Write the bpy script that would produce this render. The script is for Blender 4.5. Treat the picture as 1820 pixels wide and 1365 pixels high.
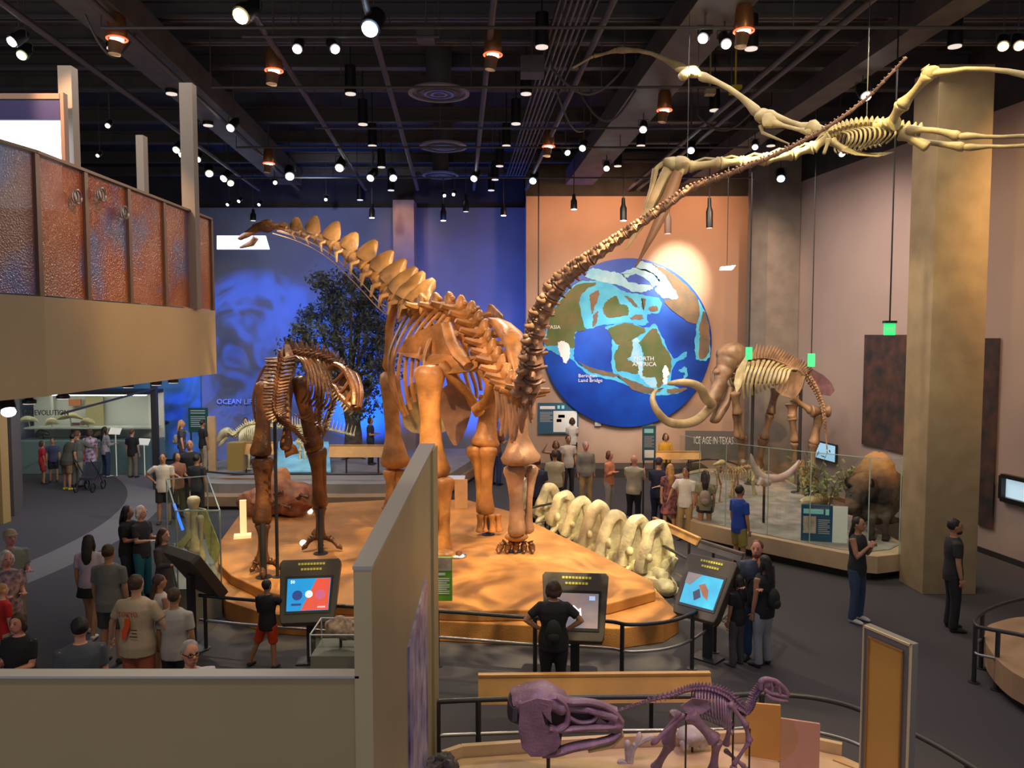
import bpy, math, random
from mathutils import Vector, Matrix, Quaternion
random.seed(7)
for _o in list(bpy.data.objects): bpy.data.objects.remove(_o)
SC = bpy.context.scene; COL = SC.collection
PI = math.pi
# ---------------------------------------------------------------- camera
EYE = 4.7; F = 1400.0; CX, CY = 910.0, 682.5
PITCH = math.atan(87.5 / F)
cd = bpy.data.cameras.new('camera'); cam = bpy.data.objects.new('camera', cd); COL.objects.link(cam)
cam.location = (0, 0, EYE); cam.rotation_euler = (PI / 2 - PITCH, 0, 0)
cd.sensor_width = 36; cd.lens = F / 1820 * 36; cd.clip_start = .05; cd.clip_end = 200
SC.camera = cam
# ---------------------------------------------------------------- colour and world
vs = SC.view_settings
vs.view_transform = 'Standard'; vs.look = 'None'; vs.gamma = 1.0; vs.exposure = 0.0; vs.use_curve_mapping = False
w = bpy.data.worlds.new('world'); SC.world = w; w.use_nodes = True
w.node_tree.nodes['Background'].inputs[0].default_value = (.62, .6, .68, 1)
w.node_tree.nodes['Background'].inputs[1].default_value = .7

def ray(px, py):
    a, b = (px - CX) / F, -(py - CY) / F
    return Vector((a, math.cos(PITCH) + b * math.sin(PITCH), -math.sin(PITCH) + b * math.cos(PITCH)))
def at(px, py, Y):
    v = ray(px, py); return Vector((0, 0, EYE)) + v * (Y / v.y)
def gr(px, py, z=0.0):
    v = ray(px, py); return Vector((0, 0, EYE)) + v * ((z - EYE) / v.z)
def V(*a): return Vector(a)
# ---------------------------------------------------------------- lamps of the hall and added fill lights
def spot(loc, to, e, col=(1, .8, .55), ang=40, blend=.6, r=.08, gobo=None):
    l = bpy.data.lights.new('spot', 'SPOT'); l.energy = e; l.color = col; l.spot_size = math.radians(ang)
    l.spot_blend = blend; l.shadow_soft_size = r
    o = bpy.data.objects.new('spot', l); COL.objects.link(o); o.location = loc
    o.rotation_euler = (Vector(to) - Vector(loc)).to_track_quat('-Z', 'Y').to_euler()
    if gobo:
        l.use_nodes = True; nt = l.node_tree; em = nt.nodes['Emission']
        tc = nt.nodes.new('ShaderNodeTexCoord'); nz = nt.nodes.new('ShaderNodeTexNoise'); cr = nt.nodes.new('ShaderNodeValToRGB')
        nz.inputs['Scale'].default_value = gobo[0]; nz.inputs['Distortion'].default_value = gobo[2]
        cr.color_ramp.elements[0].position = gobo[1] - .1; cr.color_ramp.elements[0].color = (gobo[3],) * 3 + (1,)
        cr.color_ramp.elements[1].position = gobo[1] + .1; cr.color_ramp.elements[1].color = (1, 1, 1, 1)
        nt.links.new(tc.outputs['Normal'], nz.inputs['Vector']); nt.links.new(nz.outputs[0], cr.inputs[0])
        nt.links.new(cr.outputs[0], em.inputs['Color'])
    return o
def area(loc, to, e, col, sx, sy):
    l = bpy.data.lights.new('area', 'AREA'); l.energy = e; l.color = col; l.shape = 'RECTANGLE'; l.size = sx; l.size_y = sy
    o = bpy.data.objects.new('area', l); COL.objects.link(o); o.location = loc
    o.rotation_euler = (Vector(to) - Vector(loc)).to_track_quat('-Z', 'Y').to_euler(); return o
WARM = (1, .72, .38); GOLD = (1, .70, .28); WHITE = (1, .93, .86); BLUE = (.02, .14, 1); PURP = (.62, .45, 1)
# sauropod, tyrannosaur and plinth
spot((-4.5, 8.5, 9.2), (-.6, 15.5, 3.9), 2900, (1, .62, .30), 34)
spot((4.5, 9.5, 9.2), (.4, 14.5, 2.2), 1500, (1, .62, .50), 40)
spot((-1.5, 19.5, 9.2), (-.6, 16.0, 4.4), 1500, (1, .85, .62), 50)
spot((1.5, 15.5, 9.3), (-3.0, 18.6, 6.2), 2300, (1, .86, .48), 40)
spot((-2.5, 16.5, 9.3), (-5.6, 20.8, 6.8), 900, (1, .93, .8), 40)
spot((-6, 9, 9.2), (-4.2, 14, 2.4), 1150, (1, .56, .27), 32)
spot((-5, 17.5, 9.2), (-4.3, 14.2, 2.6), 1900, (1, .85, .6), 34)
spot((2.0, 9, 9.3), (.9, 13.0, .4), 6500, (1, .80, .45), 40, r=.02, gobo=(8, .52, 2.0, .02))
spot((-3, 10, 9.2), (-2.6, 14.6, .4), 4600, GOLD, 44, r=.02, gobo=(7, .52, 1.6, .04))
spot((3, 13, 9.2), (.5, 16.5, .4), 1500, GOLD, 44, gobo=(7, .47, 1, .25))
spot((4.5, 11, 9.2), (2.0, 15.2, 1.2), 2900, (1, .93, .60), 32)
spot((5, 8, 9.2), (2.6, 11.5, 7.2), 260, WARM, 60)
# globe wall
spot((5.6, 23.5, 9.3), (5.6, 27, 6.6), 3600, (1, .90, .70), 34, .9)
spot((3.4, 25.0, 9.32), (3.4, 27, 8.2), 250, (1, .5, .26), 150, 1)
spot((6.4, 25.0, 9.32), (6.4, 27, 8.2), 250, (1, .5, .26), 150, 1)
spot((1.4, 25.0, 9.32), (1.4, 27, 7.6), 180, (1, .5, .26), 150, 1)
spot((1.6, 21, 9.2), (2.6, 27, 4.0), 1300, (1, .78, .62), 60, .9)
spot((7.0, 21, 9.2), (6.6, 27, 4.4), 900, (1, .66, .46), 70, .9)
spot((4.2, 18, 9.2), (3.7, 27, 3.4), 2600, (.85, .92, 1), 26, .5)
# mammoth, bison, columns, right walls
spot((6.0, 13, 9.2), (6.8, 20.5, 3.2), 1100, (1, .80, .5), 44)
spot((3.5, 17, 9.2), (6.2, 21.5, 3.6), 700, (1, .80, .5), 40)
spot((5.0, 12, 9.2), (7.9, 17.0, 1.4), 1100, (1, .85, .6), 34)
spot((4.6, 9.5, 9.2), (7.6, 14.0, 6.0), 520, (1, .74, .30), 70, .9)
spot((9.5, 10, 9.2), (10.4, 15.2, 6.0), 2600, (1, .55, .20), 70, .9)
spot((6.5, 17, 9.2), (9.2, 21.5, 5.0), 950, (1, .74, .66), 80, .9)
spot((5.6, 13.5, 9.2), (6.25, 17.3, 2.0), 420, (1, .12, .55), 12, .6)
# pterosaur
spot((3.6, 6.0, 8.9), (3.8, 10.5, 7.6), 190, (1, .88, .45), 70)
spot((6.5, 12.5, 9.4), (4.6, 12.0, 7.6), 150, (1, .86, .5), 80)
# blue stage wall and tree
spot((-6, 22.5, 9.2), (-5.5, 29.4, 8.4), 340, (.85, .85, 1), 80, 1)
spot((-1.5, 26.2, 1.5), (-1.6, 29.4, 5.5), 520, (.01, .10, 1), 110, 1)
spot((-2.2, 25, 8.6), (-2.6, 29.4, 5), 300, (.02, .12, 1), 100, 1)
spot((-9.8, 21.0, 8.8), (-9.5, 28.6, 4.0), 6500, (.004, .12, 1), 44, .35, .02, gobo=(7, .5, 2.2, .12))
spot((-6.0, 27.4, .7), (-5.2, 29.4, 4.0), 2900, (.005, .12, 1), 120, .9)
spot((-2.2, 27.4, .7), (-1.4, 29.4, 4.5), 1500, (.005, .12, 1), 120, .9)
# floor in front, people, foreground exhibits; area lights are added fill for many lamps
area((-6, 11, 9.1), (-6, 11, 0), 420, (1, .84, .72), 5, 7)
area((4.5, 11, 9.1), (4.5, 11, 0), 260, (1, .88, .75), 6, 6)
area((3.4, 20, 9.1), (3.4, 20, 0), 650, (1, .82, .66), 6, 4)
area((-9, 20, 7.5), (-9, 20, 0), 400, (.85, .9, 1), 6, 5)
spot((.2, 4.0, 8.8), (1.4, 6.8, 1.0), 900, (.5, .3, 1), 24)
spot((3.2, 5.2, 8.8), (2.2, 7.2, .5), 750, (1, .74, .42), 40)
spot((-.5, 5.5, 9.0), (-4.8, 9.6, 5.9), 700, (1, .45, .2), 34, .8)  # added warm spot to brighten the railing panes
spot((-3.9, 27.0, 9.3), (-3.9, 28.4, 8.6), 70, (1, .5, .25), 70, .9)
spot((4.4, 4.0, 8.8), (3.4, 6.4, 1.5), 700, GOLD, 36)
spot((-2.6, 2.2, 8.9), (-3, 5, 1.5), 640, (1, .86, .5), 70, .9)
spot((1.0, 5.0, 8.9), (-1.0, 8.5, 1.6), 420, (1, .84, .45), 34)
spot((-.5, 7.5, 8.9), (-4.5, 9.9, 4.5), 330, (1, .74, .25), 26, .7)
spot((-7.0, 7.5, 9.0), (-4.9, 8.0, 6.0), 420, (.12, .25, 1), 50, .8)  # added blue spot, stands in for screen glow on the railing panes

# ---------------------------------------------------------------- materials
MATS = {}
def mat(name, col, rough=.6, var=0., scale=6., bump=0., bscale=30., metal=0., emit=0., col2=None, trans=0., alpha=1., spec=.5):
    if name in MATS: return MATS[name]
    m = bpy.data.materials.new(name); m.use_nodes = True; nt = m.node_tree; b = nt.nodes['Principled BSDF']
    b.inputs['Base Color'].default_value = (*col, 1); b.inputs['Roughness'].default_value = rough
    b.inputs['Metallic'].default_value = metal; b.inputs['Specular IOR Level'].default_value = spec
    b.inputs['Transmission Weight'].default_value = trans; b.inputs['Alpha'].default_value = alpha
    if emit: b.inputs['Emission Color'].default_value = (*col, 1); b.inputs['Emission Strength'].default_value = emit
    if var or col2:
        tc = nt.nodes.new('ShaderNodeTexCoord'); nz = nt.nodes.new('ShaderNodeTexNoise'); nz.inputs['Scale'].default_value = scale
        nz.inputs['Detail'].default_value = 5
        nt.links.new(tc.outputs['Object'], nz.inputs['Vector'])
        cr = nt.nodes.new('ShaderNodeValToRGB'); e = cr.color_ramp.elements
        c2 = col2 or tuple(min(1, c * (1 + var)) for c in col); c1 = col if col2 else tuple(c * (1 - var) for c in col)
        e[0].position = .35; e[0].color = (*c1, 1); e[1].position = .65; e[1].color = (*c2, 1)
        nt.links.new(nz.outputs[0], cr.inputs[0]); nt.links.new(cr.outputs[0], b.inputs['Base Color'])
        if emit: nt.links.new(cr.outputs[0], b.inputs['Emission Color'])
    if bump:
        tc = nt.nodes.new('ShaderNodeTexCoord'); nz = nt.nodes.new('ShaderNodeTexNoise'); nz.inputs['Scale'].default_value = bscale
        bp = nt.nodes.new('ShaderNodeBump'); bp.inputs['Strength'].default_value = bump; bp.inputs['Distance'].default_value = .02
        nt.links.new(tc.outputs['Object'], nz.inputs['Vector']); nt.links.new(nz.outputs[0], bp.inputs['Height'])
        nt.links.new(bp.outputs[0], b.inputs['Normal'])
    MATS[name] = m; return m
def glass(name, tint=(1, 1, 1), mix=.08):
    if name in MATS: return MATS[name]
    m = bpy.data.materials.new(name); m.use_nodes = True; nt = m.node_tree; nt.nodes.remove(nt.nodes['Principled BSDF'])
    t = nt.nodes.new('ShaderNodeBsdfTransparent'); g = nt.nodes.new('ShaderNodeBsdfGlossy'); x = nt.nodes.new('ShaderNodeMixShader')
    t.inputs[0].default_value = (*tint, 1); g.inputs['Roughness'].default_value = .03; x.inputs[0].default_value = mix
    nt.links.new(t.outputs[0], x.inputs[1]); nt.links.new(g.outputs[0], x.inputs[2])
    nt.links.new(x.outputs[0], nt.nodes['Material Output'].inputs['Surface']); MATS[name] = m; return m
BONE = mat('bone_golden', (.40, .18, .055), .40, .38, 2.6, .45, 14)
BONE_PINKLIT = mat('bone_pink_lit', (.34, .19, .115), .42, .3, 2.6, .4, 16)  # golden bone with pinkish light painted into its colour
BONE_T = mat('bone_brown', (.14, .055, .02), .30, .45, 3, .5, 20)
BONE_P = mat('bone_pale', (.62, .55, .33), .5, .25, 4, .5, 18)
BONE_M = mat('bone_mammoth', (.25, .15, .085), .45, .35, 3, .2, 30)
BONE_V = mat('bone_mauve', (.20, .115, .15), .45, .3, 4, .3, 40)
BONE_Q = mat('bone_ochre', (.40, .32, .16), .45, .25, 4, .2, 30)
IVORY = mat('ivory', (.46, .36, .20), .35, .25, 3)
CEIL = mat('ceiling_black', (.030, .028, .028), .8, .3, 1.5)
STEEL = mat('dark_steel', (.045, .045, .05), .4, metal=.4)
PIPE = mat('pipe_black', (.07, .064, .062), .55)
DUCT = mat('duct_charcoal', (.085, .08, .078), .6, .2, 2)
BLACK = mat('black_plastic', (.012, .012, .013), .35)
CHROME = mat('satin_metal', (.35, .35, .36), .3, metal=.8)
SAND = mat('plinth_sand', (.40, .175, .042), .75, .18, 1.6, .3, 60)
TAN = mat('tan_board', (.55, .34, .16), .6, .08, 4)
WOOD = mat('warm_laminate', (.56, .29, .085), .45, .1, 3)
GLASS = glass('clear_glass', (.93, .97, .96), .05)
WHITEP = mat('white_print', (.8, .8, .8), .6)
GREYP = mat('grey_print', (.35, .38, .4), .6)
TEAL = mat('teal_print', (.03, .10, .17), .5)
# ---------------------------------------------------------------- mesh builder
class MB:
    def __init__(s): s.v = []; s.f = []
    def add(s, vs, fs):
        k = len(s.v); s.v += [tuple(x) for x in vs]; s.f += [tuple(i + k for i in f) for f in fs]
    def box(s, c, d, R=None):
        c = Vector(c); h = [x / 2 for x in d]; R = R or Matrix.Identity(3)
        if isinstance(R, (int, float)): R = Matrix.Rotation(R, 3, 'Z')
        vs = [c + R @ Vector((x * h[0], y * h[1], z * h[2])) for x in (-1, 1) for y in (-1, 1) for z in (-1, 1)]
        s.add(vs, [(0, 1, 3, 2), (4, 6, 7, 5), (0, 4, 5, 1), (2, 3, 7, 6), (0, 2, 6, 4), (1, 5, 7, 3)]); return s
    def bar(s, a, b, w, h=None):
        a, b = Vector(a), Vector(b); d = b - a; L = d.length
        if L < 1e-6: return s
        q = d.to_track_quat('Y', 'Z').to_matrix(); return s.box((a + b) / 2, (w, L, h or w), q)
    def tube(s, pts, rad, n=8, ref=None, caps=True):
        pts = [Vector(p) for p in pts]; m = len(pts)
        if not isinstance(rad, (list,)): rad = [rad] * m
        t0 = (pts[1] - pts[0]).normalized()
        r = Vector(ref) if ref else (Vector((0, 0, 1)) if abs(t0.z) < .9 else Vector((1, 0, 0)))
        u = (r - t0 * r.dot(t0))
        if u.length < 1e-4: u = t0.orthogonal()
        u.normalize(); vs = []; pt = t0
        for i, p in enumerate(pts):
            t = (pts[min(i + 1, m - 1)] - pts[max(i - 1, 0)])
            t = t.normalized() if t.length > 1e-7 else pt
            u = u - t * u.dot(t)
            u = u.normalized() if u.length > 1e-5 else t.orthogonal().normalized()
            b = t.cross(u); pt = t; ra = rad[i]; ra = ra if isinstance(ra, tuple) else (ra, ra)
            for k in range(n):
                a = 2 * PI * k / n; vs.append(p + u * (math.cos(a) * ra[1]) + b * (math.sin(a) * ra[0]))
        fs = [(i * n + k, i * n + (k + 1) % n, (i + 1) * n + (k + 1) % n, (i + 1) * n + k) for i in range(m - 1) for k in range(n)]
        if caps: fs += [tuple(range(n - 1, -1, -1)), tuple((m - 1) * n + k for k in range(n))]
        s.add(vs, fs); return s
    def sph(s, c, r, n=10, m=7, R=None):
        c = Vector(c); r = r if isinstance(r, tuple) else (r, r, r); R = R or Matrix.Identity(3); vs = []
        for i in range(1, m):
            a = PI * i / m
            for k in range(n):
                b = 2 * PI * k / n; vs.append(c + R @ Vector((r[0] * math.sin(a) * math.cos(b), r[1] * math.sin(a) * math.sin(b), r[2] * math.cos(a))))
        T = len(vs); vs += [c + R @ Vector((0, 0, r[2])), c + R @ Vector((0, 0, -r[2]))]
        fs = [(i * n + k, (i + 1) * n + k, (i + 1) * n + (k + 1) % n, i * n + (k + 1) % n) for i in range(m - 2) for k in range(n)]
        fs += [(T, k, (k + 1) % n) for k in range(n)] + [(T + 1, (m - 2) * n + (k + 1) % n, (m - 2) * n + k) for k in range(n)]
        s.add(vs, fs); return s
    def cyl(s, a, b, r, r2=None, n=16): return s.tube([a, b], [r, r if r2 is None else r2], n)
    def prism(s, pts, th):
        pts = [Vector(p) for p in pts]; th = Vector(th); n = len(pts)
        vs = [p - th / 2 for p in pts] + [p + th / 2 for p in pts]
        s.add(vs, [tuple(range(n - 1, -1, -1)), tuple(range(n, 2 * n))] + [(i, (i + 1) % n, n + (i + 1) % n, n + i) for i in range(n)]); return s
    def slab(s, pts, z0, z1):
        n = len(pts); vs = [(p[0], p[1], z0) for p in pts] + [(p[0], p[1], z1) for p in pts]
        s.add(vs, [tuple(range(n - 1, -1, -1)), tuple(range(n, 2 * n))] + [(i, (i + 1) % n, n + (i + 1) % n, n + i) for i in range(n)]); return s
    def bone(s, a, b, r, e0=None, e1=None, n=10, flat=1., ref=None, bend=None):
        a, b = Vector(a), Vector(b); e0 = e0 or r * 1.7; e1 = e1 or r * 1.7
        T = [(0, e0 * .55), (.03, e0 * .92), (.09, e0), (.18, (e0 * .5 + r * .5)), (.32, r * 1.03), (.5, r * .95), (.68, r * 1.03), (.82, e1 * .5 + r * .5), (.91, e1), (.97, e1 * .92), (1, e1 * .55)]
        bend = Vector(bend) if bend else Vector((0, 0, 0))
        pts = [a.lerp(b, t) + bend * math.sin(PI * t) for t, _ in T]
        s.tube(pts, [(q, q * flat) for _, q in T], n, ref); return s
    def lumpy(s, amt, sc, seed=0):
        from mathutils import noise
        o = Vector((seed * 3.1, seed * 1.7, 0)); s.v = [tuple(Vector(p) + noise.noise_vector(Vector(p) * sc + o) * amt) for p in s.v]; return s
WL = {}
def tag(o, label=None, cat=None, group=None, kind=None):
    if label: o['label'] = label
    if cat: o['category'] = cat
    if group: o['group'] = group
    if kind: o['kind'] = kind
    return o
def obj(name, mb, m, parent=None, smooth=True, label=None, cat=None, group=None, kind=None, mods=None, bevel=0, sub=0):
    off = WL.get(parent, Vector((0, 0, 0))) if parent else Vector((0, 0, 0))
    if parent is None and mb.v:                      # origin at the foot of the thing
        n = len(mb.v); off = Vector((sum(p[0] for p in mb.v) / n, sum(p[1] for p in mb.v) / n, min(p[2] for p in mb.v)))
    me = bpy.data.meshes.new(name); me.from_pydata([(p[0] - off.x, p[1] - off.y, p[2] - off.z) for p in mb.v], [], mb.f)
    me.materials.append(m); me.polygons.foreach_set('use_smooth', [bool(smooth)] * len(me.polygons))
    me.validate(); me.update()
    o = bpy.data.objects.new(name, me); COL.objects.link(o)
    if parent: o.parent = parent
    else: o.location = off
    WL[o] = off
    if smooth and smooth != 'all':
        try: me.set_sharp_from_angle(angle=math.radians(50))
        except Exception: pass
    if bevel:
        md = o.modifiers.new('bevel', 'BEVEL'); md.width = bevel; md.segments = 2; md.limit_method = 'ANGLE'
    if sub:
        md = o.modifiers.new('sub', 'SUBSURF'); md.levels = sub; md.render_levels = sub
    return tag(o, label, cat, group, kind)
def thing(name, loc, label, cat, group=None, rz=0, local=False):
    o = bpy.data.objects.new(name, None); COL.objects.link(o); o.location = loc; o.rotation_euler = (0, 0, rz); o.empty_display_size = .2
    WL[o] = Vector((0, 0, 0)) if local else Vector(loc)
    return tag(o, label, cat, group)
def text(name, body, loc, size, m, parent=None, rx=PI / 2, rz=0, align='LEFT', ext=.002, sx=1., rot=None):
    c = bpy.data.curves.new(name, 'FONT'); c.body = body; c.size = size; c.extrude = ext; c.align_x = align; c.resolution_u = 2
    c.space_line = .95
    t = bpy.data.objects.new('t', c); COL.objects.link(t); dg = bpy.context.evaluated_depsgraph_get(); dg.update()
    me = bpy.data.meshes.new_from_object(t.evaluated_get(dg)); bpy.data.objects.remove(t)
    me.materials.clear(); me.materials.append(m); me.name = name
    o = bpy.data.objects.new(name, me); COL.objects.link(o)
    R = (rot or Matrix.Rotation(rz, 3, 'Z') @ Matrix.Rotation(rx, 3, 'X'))
    off = WL.get(parent, Vector((0, 0, 0))) if parent else Vector((0, 0, 0))
    o.matrix_world = Matrix.Translation(Vector(loc) - off) @ R.to_4x4() @ Matrix.Diagonal((sx, 1, 1, 1))
    if parent: o.parent = parent; o.matrix_parent_inverse = Matrix.Identity(4); WL[o] = off
    return o
def copy_tree(o, parent=None):
    c = o.copy(); COL.objects.link(c)
    if parent: c.parent = parent
    for ch in list(o.children): copy_tree(ch, c)
    return c
def crv(pts, k=6):                                   # Catmull-Rom through points
    P = [Vector(p) for p in pts]; out = []
    for i in range(len(P) - 1):
        a, b, c, d = P[max(i - 1, 0)], P[i], P[i + 1], P[min(i + 2, len(P) - 1)]
        for j in range(k):
            t = j / k; out.append(.5 * ((2 * b) + (c - a) * t + (2 * a - 5 * b + 4 * c - d) * t * t + (3 * b - a - 3 * c + d) * t ** 3))
    return out + [P[-1]]
def lerp1(L, t):                                     # piecewise-linear over a list
    x = t * (len(L) - 1); i = min(int(x), len(L) - 2); f = x - i
    return L[i] * (1 - f) + L[i + 1] * f
# ================================================================ the setting
CT = 9.38                                         # top of the painted walls
def struct(name, mb, m, smooth=False, parent=None, **k):
    return obj(name, mb, m, parent, smooth, kind=None if parent else 'structure', **k)
# carpet: charcoal with broad paler bands swept across the right side
fm = bpy.data.materials.new('carpet'); fm.use_nodes = True; nt = fm.node_tree; b = nt.nodes['Principled BSDF']
b.inputs['Roughness'].default_value = .95; b.inputs['Specular IOR Level'].default_value = .15
N = nt.nodes.new; L = nt.links.new
tc = N('ShaderNodeTexCoord'); nz = N('ShaderNodeTexNoise'); nz.inputs['Scale'].default_value = 60; nz.inputs['Detail'].default_value = 6
cr = N('ShaderNodeValToRGB'); cr.color_ramp.elements[0].color = (.046, .044, .05, 1); cr.color_ramp.elements[1].color = (.088, .083, .092, 1)
L(tc.outputs['Object'], nz.inputs[0]); L(nz.outputs[0], cr.inputs[0])
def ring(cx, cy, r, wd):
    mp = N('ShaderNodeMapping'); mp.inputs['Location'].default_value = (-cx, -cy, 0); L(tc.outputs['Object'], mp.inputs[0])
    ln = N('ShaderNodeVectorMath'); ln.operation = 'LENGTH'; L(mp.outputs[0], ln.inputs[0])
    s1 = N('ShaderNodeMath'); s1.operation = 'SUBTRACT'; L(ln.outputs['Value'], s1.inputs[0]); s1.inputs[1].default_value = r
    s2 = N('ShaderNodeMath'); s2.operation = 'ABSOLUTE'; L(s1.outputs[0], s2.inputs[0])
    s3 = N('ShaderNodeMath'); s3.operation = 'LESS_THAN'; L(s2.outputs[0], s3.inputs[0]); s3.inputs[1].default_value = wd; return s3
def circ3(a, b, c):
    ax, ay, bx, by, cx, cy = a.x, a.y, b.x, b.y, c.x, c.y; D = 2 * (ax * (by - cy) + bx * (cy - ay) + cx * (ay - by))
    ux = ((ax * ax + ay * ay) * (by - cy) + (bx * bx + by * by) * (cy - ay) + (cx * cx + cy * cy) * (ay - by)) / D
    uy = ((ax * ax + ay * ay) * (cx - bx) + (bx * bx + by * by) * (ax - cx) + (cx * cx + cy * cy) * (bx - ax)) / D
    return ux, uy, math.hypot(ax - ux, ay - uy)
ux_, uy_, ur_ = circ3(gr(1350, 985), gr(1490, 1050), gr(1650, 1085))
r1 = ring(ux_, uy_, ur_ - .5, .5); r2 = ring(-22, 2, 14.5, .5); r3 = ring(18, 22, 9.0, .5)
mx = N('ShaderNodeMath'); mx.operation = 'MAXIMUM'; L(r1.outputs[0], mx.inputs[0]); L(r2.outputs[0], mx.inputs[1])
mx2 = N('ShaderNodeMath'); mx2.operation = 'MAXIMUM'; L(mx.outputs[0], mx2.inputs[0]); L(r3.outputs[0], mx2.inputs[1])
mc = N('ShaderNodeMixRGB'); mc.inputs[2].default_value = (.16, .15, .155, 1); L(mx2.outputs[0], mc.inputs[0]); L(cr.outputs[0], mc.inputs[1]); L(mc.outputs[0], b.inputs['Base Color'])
struct('floor', MB().slab([(-20, -1), (16, -1), (16, 31), (-20, 31)], -.1, 0), fm)
struct('ceiling', MB().slab([(-20, -3), (16, -3), (16, 31), (-20, 31)], 11.3, 11.4), CEIL)
M_BW = mat('wall_blue_grey', (.22, .23, .26), .8, .06, 1.0)
M_PW = mat('wall_peach', (.42, .28, .20), .8, .05, .8)
M_RW = mat('wall_mauve', (.34, .27, .25), .8, .05, .6)
M_CON = mat('concrete_warm', (.28, .21, .12), .75, .12, 2.5, .15, 12)
M_CG = mat('concrete_grey', (.17, .15, .13), .8, .12, 2.5, .15, 12)
struct('wall_back', MB().box((-9.76, 29.5, CT / 2), (20.5, .2, CT)), M_BW)
struct('wall_back_bulkhead', MB().box((-2, 30.2, 10.3), (36, .3, 2.1)).box((-9.8, 29.7, 10.3), (20.5, .5, 1.86)).box((4.9, 27.3, 10.3), (8.9, .3, 1.86)), CEIL)
struct('wall_center', MB().box((4.9, 28.3, CT / 2), (8.84, 2.6, CT)), M_PW)
a, c_ = V(8.88, 24.3, 0), V(10.5, 14.7, 0); d = (c_ - a).normalized(); e = V(-d.y, d.x, 0) * -1
nrm = V(d.y, -d.x, 0); nrm = nrm if nrm.x > 0 else -nrm
def rwall(p, q, z0, z1, m, name, th=.3): return struct(name, MB().slab([p, q, q + nrm * th, p + nrm * th], z0, z1), m)
c2 = a + d * 24; WA, WD = a.copy(), d.copy()
rwall(a - d * 3, c2, 0, CT, M_RW, 'wall_right'); rwall(a - d * 6, c2, CT, 11.3, CEIL, 'wall_right_bulkhead')
struct('wall_left', MB().box((-17.6, 15, 5.6), (.3, 32, 11.3)), M_BW)
rwall(a + d * .1 - nrm * .03, c2 - nrm * .03, 0, .12, STEEL, 'baseboard_right', .03)
# concrete columns
struct('column_near', MB().slab([(7.44, 14.02), (8.41, 14.02), (8.41, 14.8), (7.40, 14.8)], 0, 9.4), M_CON, bevel=.01)
struct('column_far', MB().slab([(7.85, 24.4), (8.84, 24.4), (8.84, 25.4), (7.52, 25.4), (7.52, 24.9)], 0, 11.2), M_CG)
struct('column_back', MB().box((-3.88, 28.9, 4.75), (.75, .9, 9.5)), mat('concrete_pale', (.33, .25, .22), .8, .1, 2))
struct('column_left', MB().slab([(g_.x, g_.y) for g_ in (gr(4, 918), gr(26, 918), gr(42, 902), gr(12, 902))], 0, 4.1), mat('column_dark', (.10, .09, .085), .7))
# ---------------------------------------------------------------- ceiling steel, ducts and conduits, running to the back wall
AX = V(-95 / 1400, 1, 0).normalized()
def along(px, py, z, L0=-9, L1=30):
    p = gr(px, py, z); return p + AX * ((2.0 - p.y) / AX.y), p + AX * ((26.7 - p.y) / AX.y)
def beam(px, py, z, w, h, m, name, label, cat, group, round_=False, y0=None, y1=None):
    p, q = along(px, py, z)
    if y0: p = p + AX * ((y0 - p.y) / AX.y)
    if y1: q = p + AX * ((y1 - p.y) / AX.y)
    mb = MB()
    if round_: mb.tube([p, q], w / 2, 10)
    else: mb.bar(p, q, w, h)
    return obj(name, mb, m, None, bool(round_), label, cat, group)
G1 = 'black lighting pipes running down the hall'
for i, (x, y, lb) in enumerate([(170, 126, 'long black ceiling pipe farthest left, over the balcony railing'), (380, 200, 'black ceiling pipe passing above the second balcony post'),
                 (540, 165, 'thin black ceiling pipe passing over the red-lit projector'), (690, 150, 'thin grey ceiling pipe left of the round air diffusers'),
                 (862, 150, 'grey ceiling pipe ending at a spotlight right of the round air diffusers'), (1010, 175, 'black ceiling pipe beside the cable tray'),
                 (1290, 210, 'black ceiling pipe above the flying skeleton wing'), (1440, 60, 'black ceiling pipe highest right, above the flying skeleton')]):
    beam(x, y, 9.55, .11, .11, PIPE, 'ceiling_pipe', lb, 'pipe', G1, True)
beam(1195, 100, 9.95, .9, .5, DUCT, 'air_duct', 'wide charcoal air duct running diagonally over the wing of the flying skeleton', 'duct', None)
beam(240, 60, 9.95, .8, .5, DUCT, 'air_duct', 'charcoal rectangular air duct above the left balcony', 'duct', None)
beam(1560, 90, 9.95, .55, .4, DUCT, 'air_duct', 'narrow charcoal air duct at the right side of the ceiling', 'duct', None)
p, q = along(985, 120, 10.0); ct = thing('cable_tray', p, 'black cable tray with parallel wires above the long tail', 'cable tray')
mb = MB(); n_ = V(AX.y, -AX.x, 0)
for s in (-.3, .3): mb.bar(p + n_ * s, q + n_ * s, .03, .1)
obj('tray_rail', mb, PIPE, ct, False)
for s in range(5):
    obj('cable', MB().tube([p + n_ * (-.2 + s * .1), q + n_ * (-.2 + s * .1)], .022, 6), mat('cable_grey', (.12, .11, .11), .5), ct)
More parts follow.
